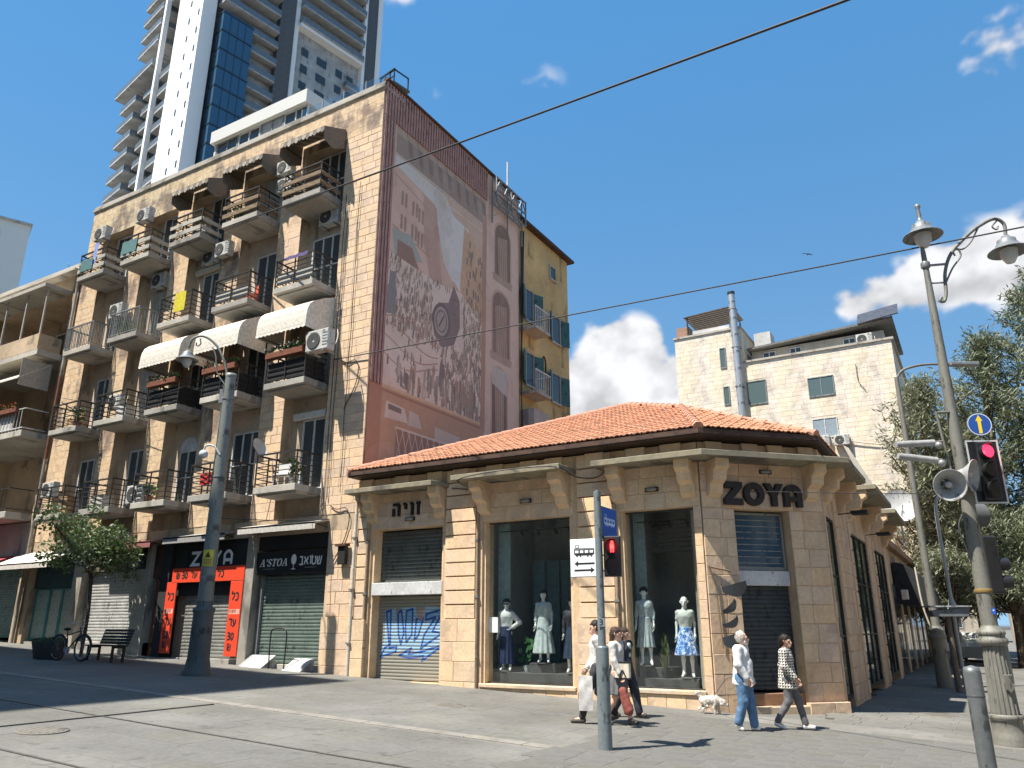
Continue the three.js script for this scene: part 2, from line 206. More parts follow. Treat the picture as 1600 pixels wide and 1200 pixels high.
{ // stone pavers: the ones beside the corner are separate stones, the rest one layer
    const pv = thing('pavement', 'grey stone paving in front of the corner shop', 'pavement', [0, 0, 0]); pv.userData.kind = 'structure';
  const tilt = Math.atan(-0.04), cache = new Map(), r = rng(3), rest = new MB(); let n = 0;
  const lay = (x0, x1, z0, z1, dz, w, gap, indiv, top) => {
    for (let z = z0; z < z1 - 0.02; z += dz) { let x = x0 - r() * w[0]; while (x < x1) { const ww = w[0] + Math.round(r() * 3) / 3 * (w[1] - w[0]), k = paveMats.length * r() | 0, cx = x + ww / 2, y = g0(cx) + top + r() * 0.002;
      if (indiv && n < 299) { const key = Math.round(ww * 100); let g = cache.get(key); if (!g) { g = boxUV(strip(cbox(ww - gap, 0.05, dz - gap, 0.006))); cache.set(key, g); } const m = mesh('paving_stone', g, paveMats[k], pv); m.position.set(cx, y - 0.025, z + dz / 2); m.rotation.z = cx > 4 ? 0 : tilt; n++; }
      else { const c = paveMats[k].color; rest.tint = [c.r, c.g, c.b]; rest.at(new THREE.BoxGeometry(ww - gap, 0.04, dz - gap), cx, y - 0.02, z + dz / 2, 0, 0, tilt); } x += ww; } }
  };
  lay(-5.2, 3.4, -15.6, -8.8, 0.45, [0.45, 0.75], 0.012, true, 0.007);
  lay(-36, -5.5, -16.6, -10.8, 0.5, [0.6, 1.1], 0.004, false, 0.002);
  lay(-36, -5.2, -10.35, -1.5, 0.6, [0.8, 1.4], 0.004, false, -0.006);
  lay(-5.2, 3.4, -16.6, -15.6, 0.5, [0.5, 0.9], 0.01, false, 0.004); lay(-5.2, 3.4, -8.8, -1.5, 0.45, [0.45, 0.75], 0.016, false, 0.004); lay(-2.7, 2.2, -50, -16.6, 0.5, [0.5, 0.9], 0.01, false, 0.002);
  { const q = new MB(); for (const [a, b, za, zb, dy] of [[-36, -5.2, -16.65, -1.4, -0.0085], [-5.2, 3.4, -16.65, -1.4, 0.0055], [-2.8, 2.3, -50, -16.65, -0.004]]) { const g = new THREE.PlaneGeometry(Math.hypot(b - a, (b - a) * 0.04), zb - za); g.rotateX(-Math.PI / 2); q.at(g, (a + b) / 2, g0((a + b) / 2) + dy, (za + zb) / 2, 0, 0, tilt); } q.each('mortar_bed', mat(0.29, 0.282, 0.26, { map: 'ground', roughness: 0.95 }), pv); }
  rest.tint = null; const rm = cladding('paving_layer', rest, pv, mat(1, 1, 1, { map: 'ground', bump: 'groundB', bumpScale: 0.006, vertexColors: true, roughness: 0.88 }));
  // kerb stones between the footway and the tramway, tram grooves
  const kerb = tag(new THREE.Group(), 'pale flush kerb stones along the tramway', 'kerb', null, 'structure'); kerb.name = 'kerb'; scene.add(kerb);
  const kg = boxUV(strip(cbox(0.992, 0.06, 0.24, 0.004))), km = [mat(0.29, 0.28, 0.255, { map: 'stone' }), mat(0.28, 0.27, 0.245, { map: 'stone' }), mat(0.30, 0.29, 0.26, { map: 'stone' })];
  for (let i = 0; i < 31; i++) { const x = -35.5 + i, m = mesh('kerb_stone', kg, km[i * 7 % 3], kerb); m.position.set(x, g0(x) - 0.024 + 0.001 * (i % 3), -10.575); m.rotation.z = tilt; }
  for (const z of [-8.1, -5.7]) { const t = new MB(); for (let x = -60; x < 3.9; x += 4) { const a = [x, g0(x) + 0.004, z], b = [Math.min(4, x + 4), g0(Math.min(4, x + 4)) + 0.004, z]; t.bar(a, b, 0.035, 0.008); } const m = t.build('tram_rail', mat(0.21, 0.205, 0.19, { roughness: 0.4, metalness: 0.3 })); tag(m, 'grooved steel tram rail set in the paving', 'rail', 'tram rails in the street'); m.userData.kind = 'structure'; }
  const ch = new MB(); ch.bar([-12.42, g0(-12.42) + 0.006, -10.3], [-12.3, g0(-12.3) + 0.006, -4], 0.06, 0.014); tag(ch.build('drain_channel', mat(0.17, 0.165, 0.15)), 'narrow dark drain channel crossing the tram street', 'drain', null, 'structure');
}
function manhole(x, z, r, label) { const t = thing('manhole_cover', label, 'manhole', [x, g0(x) + 0.004, z]); t.rotation.z = Math.atan(-0.04); const a = new MB(); a.lathe([[0, 0.008], [r - 0.03, 0.008], [r - 0.02, 0.004], [r, 0.006], [r, -0.02], [0, -0.02]], 0, 0, 0, 28); a.build('lid', mat(0.24, 0.22, 0.185, { roughness: 0.8, metalness: 0.1 }), t); const b = new MB(); for (let i = -3; i <= 3; i++) { const l = Math.sqrt(Math.max(0, (r - 0.06) ** 2 - (i * 0.08) ** 2)); b.box(-l, l, 0.006, 0.013, i * 0.08 - 0.015, i * 0.08 + 0.015); } b.build('rib_pattern', mat(0.26, 0.24, 0.2, { roughness: 0.8, metalness: 0.1 }), t); }
manhole(-11.6, -6.75, 0.34, 'round rusty manhole cover between the tram rails'); manhole(-1.15, -20.0, 0.36, 'round manhole cover on the side street pavement');
manhole(-15.2, -14.6, 0.3, 'small round cover in paving by the rusticated pier'); manhole(-9.3, -13.4, 0.3, 'round cover in paving before the three-mannequin window');
// ---------------------------------------------------------------- air conditioners, reusable
let acN = 0;
function acUnit(x, y, z, ry, label, s = 1, w = 0.85, h = 0.62) {
  const t = thing('air_conditioner', label, 'air conditioner', [x, y, z], ry, 'outdoor air conditioner units'); t.scale.setScalar(s); const d = 0.3; acN++;
  new MB().box(-w / 2, w / 2, 0, h, -d / 2, d / 2, 0.02).build('casing', M.acWhite, t);
  const f = new MB(); f.lathe([[0.05, 0], [0.22, 0.004], [0.24, 0.012], [0.255, 0.0], [0.255, -0.02], [0.05, -0.02]], -w * 0.14, h / 2, d / 2 + 0.012, 20, Math.PI / 2); for (let k = 0; k < 4; k++) f.lathe([[0.07 + k * 0.045, 0.006], [0.078 + k * 0.045, 0.006]], -w * 0.14, h / 2, d / 2 + 0.02, 18, Math.PI / 2); f.build('fan_grille', M.fanDark, t);
  const b = new MB(); for (const sx of [-1, 1]) { b.box(sx * w * 0.32 - 0.02, sx * w * 0.32 + 0.02, -0.05, 0.0, -d / 2 - 0.16, d / 2 + 0.02); } b.each('bracket', M.grayMetal, t);
  const l = new MB(); for (let k = 0; k < 5; k++) l.box(w * 0.27, w * 0.46, 0.12 + k * 0.09, 0.145 + k * 0.09, d / 2, d / 2 + 0.008); l.build('louvre', M.grayMetal, t);
  const p = new MB(); p.tube([[w / 2 - 0.01, 0.2, -0.02], [w / 2 + 0.09, 0.16, -0.06], [w / 2 + 0.1, 0.4, -0.14], [w / 2 + 0.02, 0.66, -0.2]], 0.018, 5); p.build('pipe', M.cream, t); return t;
}
// a door or window that fills a rectangle of a wall: frame, panes
function glazed(parent, name, u0, u1, y0, y1, z, cols, frameMat = M.whitePaint, paneMat = M.pane, arch = false, bars = 0) {
  const g = new THREE.Group(); g.name = name; parent.add(g); const f = new MB(), t = 0.055, d = 0.07;
  f.box(u0, u0 + t, y0, y1, z, z + d).box(u1 - t, u1, y0, y1, z, z + d).box(u0 + t, u1 - t, y1 - t, y1, z, z + d).box(u0 + t, u1 - t, y0, y0 + t * 1.4, z, z + d);
  const pw = (u1 - u0 - 2 * t) / cols; for (let i = 1; i < cols; i++) f.box(u0 + t + pw * i - t / 2, u0 + t + pw * i + t / 2, y0 + t * 1.4, y1 - t, z + 0.003, z + d - 0.003);
  for (let i = 1; i <= bars; i++) { const yy = mix(y0, y1, i / (bars + 1)); f.box(u0 + t, u1 - t, yy - 0.02, yy + 0.02, z + 0.006, z + d - 0.006); }
  if (arch) { const r = (u1 - u0) / 2; const s = new THREE.Shape(); s.absarc(0, 0, r, 0, Math.PI); const hl = new THREE.Path(); hl.absarc(0, 0, r - t, 0, Math.PI); s.holes.push(hl); f.at(new THREE.ExtrudeGeometry(s, { depth: d, bevelEnabled: false, curveSegments: 14 }), (u0 + u1) / 2, y1 - 0.002, z); const p = new MB(); const s2 = new THREE.Shape(); s2.absarc(0, 0, r - t, 0, Math.PI); p.at(new THREE.ShapeGeometry(s2, 14), (u0 + u1) / 2, y1, z + 0.03); p.build('fanlight', mat(0.55, 0.5, 0.42, { map: 'plaster' }), g); }
  f.build('frame', frameMat, g); for (let i = 0; i < cols; i++) { const m = mesh('pane', boxUV(strip(new THREE.BoxGeometry(pw - 0.01, y1 - y0 - t, 0.012))), paneMat, g); m.position.set(u0 + t + pw * (i + 0.5), (y0 + y1) / 2, z + 0.03); } return g;
}
function slatted(parent, name, u0, u1, y0, y1, z, mt, pitch = 0.085) { // roller shutter curtain
  const prof = [], n = Math.round((y1 - y0) / pitch), p = (y1 - y0) / n; for (let i = 0; i < n; i++) { const y = y0 + i * p; prof.push([0, y], [0.016, y + p * 0.2], [0.02, y + p * 0.5], [0.014, y + p * 0.82], [0, y + p * 0.9]); } prof.push([0, y1]);
  const pos = [], nrm = []; for (let i = 0; i < prof.length - 1; i++) { const [a, b] = prof[i], [c, d] = prof[i + 1], l = Math.hypot(c - a, d - b), nz = (d - b) / l, ny = -(c - a) / l; for (const q of [[u0, b, a], [u1, b, a], [u1, d, c], [u0, b, a], [u1, d, c], [u0, d, c]]) { pos.push(q[0], q[1], z + q[2]); nrm.push(0, ny, nz); } }
  const g = new THREE.BufferGeometry(); g.setAttribute('position', new THREE.Float32BufferAttribute(pos, 3)); g.setAttribute('normal', new THREE.Float32BufferAttribute(nrm, 3)); return mesh(name, boxUV(g), mt, parent);
}
// ---------------------------------------------------------------- the five-storey apartment building
const LX = -14.85, LZ = -16.7;
const apt = thing('apartment_building', 'five-storey stone apartment building with four rows of small balconies', 'building', [LX, 0, LZ]);
const COLS = [[-3.45, -1.72], [-6.45, -4.66], [-9.38, -7.62], [-12.35, -10.58], [-15.25, -13.45]], ROWS = [5.6, 8.85, 12.1, 15.35];
const RTOP = 17.65, RD = 0.42;
{
  const rec = COLS.map(([a, b]) => [a, b + 0.14]);
  const core = new MB(); core.box(-16.5, -0.02, 0.2, 19.2, -9.05, -RD - 0.05); const cm = core.build('rear_wall', M.wallPeach, apt);
  const piers = []; let e = 0; for (const [a, b] of rec) { piers.push([b, e]); e = a; } piers.push([-16.5, e]);
  const front = new MB(); for (const [a, b] of piers) front.box(a, b, 4.75, RTOP, -RD - 0.04, 0.003); front.box(-16.5, 0, RTOP, 19.15, -RD - 0.04, 0.003); front.box(-16.5, 0, 4.28, 4.75, -RD - 0.03, 0.001); const fw = front.build('front_wall', M.wallWarm, apt);
  const budget = { n: 230 }, rest = new MB(), rest2 = new MB();
  stones(fw, M.warm, { u0: rec[0][1], u1: -0.005, y0: 4.75, y1: RTOP, h: 0.27, w: [0.38, 0.62], seed: 4 }, budget, rest);
  piers.slice(1).forEach(([a, b], i) => stones(fw, M.warm, { u0: a, u1: b, y0: 4.75, y1: RTOP, h: 0.27, w: [0.34, 0.6], seed: 20 + i }, { n: i === 0 ? 40 : 0 }, i > 0 ? rest2 : rest));
  stones(fw, M.warm, { u0: -8, u1: -0.005, y0: RTOP, y1: 19.15, h: 0.27, w: [0.36, 0.66], seed: 61 }, { n: 0 }, rest2); stones(fw, stoneSet(0.74, 0.60, 0.42, 8), { u0: -16.5, u1: -8, y0: RTOP, y1: 19.15, h: 0.27, w: [0.36, 0.66], seed: 62 }, { n: 0 }, rest2);
  cladding('stone_cladding', rest, fw); cladding('parapet_cladding', rest2, fw, M.oldV);
  const back = new MB(); for (const [a, b] of rec) back.box(a + 0.003, b - 0.003, 4.76, RTOP - 0.004, -RD - 0.03, -RD); back.build('loggia_wall', M.wallPeach, apt);
  const cor = new MB(); cor.box(-16.56, 0.05, 19.15, 19.3, -1.0, 0.08, 0.02); cor.box(-16.52, 0.02, 19.3, 19.42, -0.4, 0.03); cor.build('coping', M.concreteLt, apt);
  new MB().box(-16.4, -0.1, 19.15, 19.25, -9, -1.0).build('roof', M.concrete, apt);
  // doors inside the loggias
  const kinds = ['glass', 'wide', 'arch', 'glass', 'wide', 'shut', 'glass', 'arch', 'shut', 'glass', 'wide', 'glass', 'glass', 'shut', 'glass', 'wide', 'shut', 'glass', 'glass', 'wide'];
  let k = 0; for (const y of ROWS) for (const [a, b] of rec) { const c = (a + b) / 2 + 0.1, kd = kinds[k++ % kinds.length]; if (kd === 'glass') glazed(apt, 'door', c - 0.5, c + 0.5, y + 0.02, y + 2.3, -RD, 2); else if (kd === 'wide') glazed(apt, 'door', c - 0.75, c + 0.65, y + 0.02, y + 2.25, -RD, 3, M.whitePaint, M.pane, false, 1); else if (kd === 'arch') glazed(apt, 'door', c - 0.55, c + 0.4, y + 0.02, y + 1.95, -RD, 2, M.whitePaint, M.pane, true, 1); else slatted(apt, 'blind', c - 0.6, c + 0.6, y + 0.02, y + 2.25, -RD + 0.004, mat(0.5, 0.5, 0.46), 0.07); }
  // balconies: slab and railing
  const railH = 0.98; let seedB = rng(9);
  ROWS.forEach((y, ri) => COLS.forEach(([a, b], ci) => {
    const g = new THREE.Group(); g.name = 'balcony'; apt.add(g); const pr = 0.92;
    const s = new MB(); s.box(a, b, y - 0.2, y, -RD + 0.01, pr, 0.012); s.box(a + 0.05, b - 0.05, y - 0.26, y - 0.2, -0.02, pr - 0.12); s.build('slab', ri + ci & 1 ? M.concrete : M.concreteLt, g);
    const rl = new MB(), t = 0.017; const post = (u, z) => rl.box(u - t, u + t, y, y + railH, z - t, z + t);
    const ua = a + 0.03, ub = b - 0.03, zf = pr - 0.03; for (const u of [ua, (ua + ub) / 2, ub]) post(u, zf); post(ub, zf / 2); post(ua, zf / 2);
    const flowers = ri === 1 && ci < 3, vert = (ri === 2 && (ci === 3 || ci === 4));
    if (vert) { for (let i = 1; i < 16; i++) { const u = mix(ua, ub, i / 16); rl.box(u - 0.009, u + 0.009, y + 0.08, y + railH, zf - 0.009, zf + 0.009); } for (let i = 1; i < 8; i++) { const z = zf * i / 8; for (const u of [ua, ub]) rl.box(u - 0.009, u + 0.009, y + 0.08, y + railH, z - 0.009, z + 0.009); } }
    const hs = vert ? [0.08, railH] : [0.1, 0.27, 0.44, 0.61, 0.78, railH]; for (const h of hs) { const q = h === railH ? 0.024 : 0.012; rl.box(ua - 0.02, ub + 0.02, y + h - q, y + h + q, zf - q, zf + q); for (const u of [ua, ub]) rl.box(u - q, u + q, y + h - q, y + h + q, 0, zf - q); }
    rl.build('railing', vert ? M.grayMetal : M.iron, g);
    if (flowers) { const p = new MB(); p.box(ua + 0.05, ub - 0.05, y + 0.06, y + 0.66, zf - 0.05, zf - 0.03); p.box(ub - 0.05, ub - 0.03, y + 0.06, y + 0.66, 0.05, zf - 0.06); p.build('windbreak_panel', M.blackMat, g); }
    else if (ri === 3) { const p = new MB(); p.box(ua - 0.03, ub + 0.03, y + 0.5, y + 0.64, zf + 0.02, zf + 0.06).box(ua - 0.03, ub + 0.03, y + 0.14, y + 0.3, zf + 0.02, zf + 0.06).box(ub + 0.02, ub + 0.06, y + 0.5, y + 0.64, 0.02, zf).box(ub + 0.02, ub + 0.06, y + 0.14, y + 0.3, 0.02, zf); p.build('rail_board', ci < 2 ? M.woodRail : M.concreteLt, g); }
    else if (ri === 2 && ci < 2) { const p = new MB(); p.box(ua + 0.02, ub - 0.02, y + 0.12, y + 0.52, zf - 0.06, zf - 0.04); p.build('screen_sheet', mat(0.52, 0.49, 0.43, { map: 'cloth' }), g); }
  }));
}
// penthouse on the roof, glass parapet
{
  const t = thing('penthouse', 'white-roofed penthouse with aluminium windows on the apartment roof', 'penthouse', [LX, 19.43, LZ - 0.35]);
  new MB().box(-9.3, -4.05, 0, 0.14, -4.5, -0.03).box(-9.3, -9.18, 0.14, 0.95, -4.5, -0.03).box(-9.15, -4.2, 0.14, 0.95, -4.5, -3.5).build('wall', M.white, t);
  new MB().ext([[-4.7, 0.95], [0.12, 0.95], [0.12, 1.5], [-4.7, 1.95]], 5.35, -4.05, 0, 0, 0, -Math.PI / 2, 0).build('roof', mat(0.56, 0.56, 0.53, { map: null }), t);
  for (let i = 0; i < 4; i++) glazed(t, 'window', -9.15 + i * 1.27, -7.92 + i * 1.27, 0.14, 0.95, -0.12, 2, i % 2 ? M.whitePaint : M.grayMetal, i === 2 ? mat(0.5, 0.52, 0.5, { map: 'cloth' }) : M.pane);
  const gp = thing('glass_parapet', 'low clear glass parapet along the apartment roof corner', 'glass railing', [LX, 19.43, LZ]);
  for (let i = 0; i < 4; i++) { new MB().box(-4.15 + i * 1.03, -3.15 + i * 1.03, 0.02, 0.52, -0.2, -0.188).build('glass_panel', M.glass, gp); new MB().box(-4.165 + i * 1.03, -4.135 + i * 1.03, 0, 0.56, -0.215, -0.175).build('post', M.grayMetal, gp); }
  for (let i = 0; i < 3; i++) new MB().box(-0.26, -0.248, 0.02, 0.52, -1.25 - i * 1.03, -0.25 - i * 1.03).build('glass_panel', M.glass, gp);
  const rb = thing('roof_shed', 'weathered grey shed wall behind the roof edge beside the penthouse', 'shed', [LX - 9.6, 19.3, LZ - 0.6]); new MB().box(-4.6, -0.1, 0, 0.62, -1.6, 0).build('wall', mat(0.22, 0.19, 0.155, { map: 'old' }), rb); new MB().box(-4.7, 0, 0.62, 0.68, -1.7, 0.08).build('roof', M.concrete, rb);
}
// striped awnings over the top row, white hoods over the second
function awning(x, y, z, w, d, drop, colorA, colorB, label, hood) {
  const t = thing('awning', label, 'awning', [x, y, z], 0, hood ? 'white hooded awnings' : 'striped awnings of the top balconies'); const n = 12;
  const prof = hood ? [[0.01, 0], [0.5, -0.22], [0.9, -0.45], [1.06, -0.6], [1.14, -0.8], [1.17, -1.02], [1.18, -1.28]] : [[0.01, 0], [d * 0.5, -drop * 0.28], [d, -drop * 0.55]];
  const end = prof[prof.length - 1]; const mk = (i0, i1, mtl, name) => { const g = new MB(); for (let i = i0; i < i1; i++) { const u0 = w * i / n, u1 = w * (i + 1) / n; for (let k = 0; k < prof.length - 1; k++) { const [z0, y0] = prof[k], [z1, y1] = prof[k + 1]; const s = new THREE.BufferGeometry(); s.setAttribute('position', new THREE.Float32BufferAttribute([u0, y0, z0, u0, y1, z1, u1, y1, z1, u0, y0, z0, u1, y1, z1, u1, y0, z0], 3)); s.computeVertexNormals(); g.add(s); }
      const sc = hood ? 0.13 : 0.2 + 0.07 * (i * 37 % 5) / 4; const v = new THREE.BufferGeometry(); v.setAttribute('position', new THREE.Float32BufferAttribute([u0, end[1], end[0], u0, end[1] - sc * 0.7, end[0] + 0.01, u1, end[1] - sc * 0.7, end[0] + 0.01, u0, end[1], end[0], u1, end[1] - sc * 0.7, end[0] + 0.01, u1, end[1], end[0], u0, end[1] - sc * 0.7, end[0] + 0.01, (u0 + u1) / 2, end[1] - sc, end[0] + 0.015, u1, end[1] - sc * 0.7, end[0] + 0.01], 3)); v.computeVertexNormals(); g.add(v); } return g.build(name, mtl, t); };
  if (colorA === colorB) mk(0, n, colorA, 'fabric'); else for (let i = 0; i < n; i++) mk(i, i + 1, i % 2 ? colorA : colorB, 'stripe');
  for (const u of [0, w]) { const s = new THREE.Shape(); s.moveTo(0, 0); for (const [a, b] of prof) s.lineTo(a, b); s.lineTo(end[0], end[1] - (hood ? 0.1 : 0.5)); s.lineTo(end[0] * 0.55, end[1] - (hood ? 0.1 : 0.62)); s.lineTo(0.02, end[1] - (hood ? 0.1 : 0.3)); s.closePath(); const m = mesh('side_panel', boxUV(strip(new THREE.ShapeGeometry(s))), colorA, t); m.rotation.y = -Math.PI / 2; m.position.x = u + (u ? -0.002 : 0.002); }
  const f = new MB(); for (const u of [0.03, w - 0.03]) f.rod([u, end[1] - 0.03, 0.02], [u, end[1] - 0.02, end[0] - 0.02], 0.015); f.rod([0.02, end[1] - 0.01, end[0] - 0.015], [w - 0.02, end[1] - 0.01, end[0] - 0.015], 0.018); f.build('frame', M.iron, t); return t;
}
const stA = mat(0.20, 0.165, 0.13, { map: 'cloth' }), stB = mat(0.40, 0.35, 0.28, { map: 'cloth' });
const hoodM = mat(0.76, 0.70, 0.60, { map: 'cloth', roughness: 0.95 });
[['striped brown awning on the top balcony beside the mural wall', 0, 1.02], ['striped awning on the top balcony, second from the mural wall', 1, 0.95], ['tattered striped awning on the top balcony, third from the mural wall', 2, 0.9]].forEach(([l, c, d]) => awning(LX + COLS[c][0] - 0.22, 18.05, LZ + 0.03, 2.05, d, 0.85, stA, stB, l));
[['white hooded awning above the balcony with the large air conditioner', 0], ['white hooded awning over the middle flower-box balcony', 1], ['white hooded awning behind the curled lamp arm', 2]].forEach(([l, c]) => awning(LX + COLS[c][0] - 0.25, 11.72, LZ + 0.03, 2.15, 1.18, 1.3, hoodM, hoodM, l, true));
// air conditioners on the apartment front
acUnit(-15.98, 9.5, -15.75, 0.0, 'large air conditioner on the balcony under the white hood by the mural', 1.06); acUnit(-17.1, 14.62, -16.9, 0, 'air conditioner hung under the top balcony beside the mural'); acUnit(-19.0, 16.95, -16.42, 0, 'upper of two air conditioners between top awnings', 0.85); acUnit(-18.92, 16.2, -16.42, 0, 'lower of two air conditioners between top awnings', 0.85);
acUnit(-21.85, 14.45, -16.42, 0, 'air conditioner on the pier beside the second bay', 0.9); acUnit(-23.1, 14.65, -16.9, 0, 'air conditioner hung under the third top balcony'); acUnit(-26.1, 14.4, -16.9, 0, 'air conditioner hung under the fourth top balcony', 0.95); acUnit(-27.85, 13.3, -16.42, 0, 'white air conditioner above the upright-bar balcony', 0.95);
acUnit(-27.1, 9.5, -16.5, 0, 'air conditioner inside the balcony behind the tree top', 0.85); acUnit(-30.4, 6.4, -16.42, 0, 'air conditioner on the first floor next to the drainpipe', 0.9); acUnit(-24.3, 5.62, -16.05, 0, 'air conditioner standing on a first floor balcony slab', 1.0); acUnit(-27.06, 17.35, -16.42, 0, 'stained air conditioner high under the roof edge', 0.95); acUnit(-29.94, 17.3, -16.42, 0, 'stained air conditioner at the far upper corner', 0.95);
// flower boxes on the hooded balconies
function flowers(x, y, z, w, cols, label, seed) {
  const t = thing('flower_box', label, 'flower box', [x, y, z], 0, 'flower boxes on balcony rails'), r = rng(seed); new MB().box(-w / 2, w / 2, 0, 0.2, -0.1, 0.1, 0.015).build('trough', mat(0.30, 0.10, 0.05, { map: 'wood' }), t);
  const lf = new MB(), fl = new MB(); for (let i = 0; i < 130; i++) { const a = (r() - 0.5) * w, h = 0.16 + r() * 0.26, q = (r() - 0.5) * 0.22; lf.at(new THREE.PlaneGeometry(0.07, 0.05), a, h, q, r() * 3, r() * 3, r() * 3); if (i % 3 === 0) fl.at(new THREE.IcosahedronGeometry(0.022, 0), a, h + 0.06, q + 0.05); }
  lf.build('leaves', mat(0.06, 0.14, 0.03, { map: null }), t).userData.kind = 'stuff'; fl.build('blossoms', mat(...cols, { map: null }), t).userData.kind = 'stuff';
}
flowers(LX + COLS[0][0] + 0.85, 9.62, LZ + 0.92, 1.6, [0.7, 0.6, 0.5], 'flower box with pale blooms beside the large air conditioner', 3); flowers(LX + COLS[1][0] + 0.85, 9.62, LZ + 0.92, 1.6, [0.6, 0.06, 0.1], 'flower box with red blooms behind the lamp post', 4); flowers(LX + COLS[2][0] + 0.85, 9.62, LZ + 0.92, 1.55, [0.5, 0.25, 0.2], 'flower box on the third hooded balcony', 5);
// laundry and cloths on rails
function clothOn(x, y, z, w, h, m, name, label) { const g = new THREE.PlaneGeometry(w, h, 12, 8), p = g.attributes.position; for (let i = 0; i < p.count; i++) p.setZ(i, 0.02 * Math.sin(p.getX(i) * 17 + p.getY(i) * 3)); g.computeVertexNormals(); const o = mesh(name, boxUV(strip(g)), m); o.position.set(x, y, z); tag(o, label, 'cloth', 'cloths on balcony rails'); }
clothOn(LX + COLS[2][0] + 1.2, 12.7, LZ + 0.96, 0.55, 0.75, mat(0.72, 0.6, 0.02, { map: 'cloth' }), 'yellow_cloth', 'yellow cloth hung over a second row balcony rail'); clothOn(LX + COLS[4][0] + 1.1, 16.15, LZ + 0.96, 0.3, 0.95, mat(0.25, 0.35, 0.75, { map: 'cloth' }), 'flag', 'small blue and white flag on a top balcony'); clothOn(LX + COLS[3][0] + 0.5, 15.85, LZ + 0.97, 1.0, 0.55, mat(0.10, 0.22, 0.22, { map: 'cloth' }), 'balcony_sheet', 'dark teal sheet over the fourth top balcony rail'); clothOn(LX + COLS[0][0] + 1.0, 13.02, LZ + 0.98, 1.0, 0.12, mat(0.12, 0.09, 0.25, { map: 'cloth' }), 'purple_towel', 'folded purple towel on a balcony rail'); clothOn(LX + COLS[1][0] + 0.8, 6.1, LZ + 0.86, 0.7, 0.38, mat(0.62, 0.03, 0.03, { map: 'cloth' }), 'red_cloth', 'red cloth on the first floor balcony behind the lamp post'); clothOn(LX + COLS[4][0] + 0.6, 15.75, LZ + 0.97, 0.9, 0.5, mat(0.08, 0.2, 0.2, { map: 'cloth' }), 'green_sheet', 'dark green sheet over the end top balcony rail');
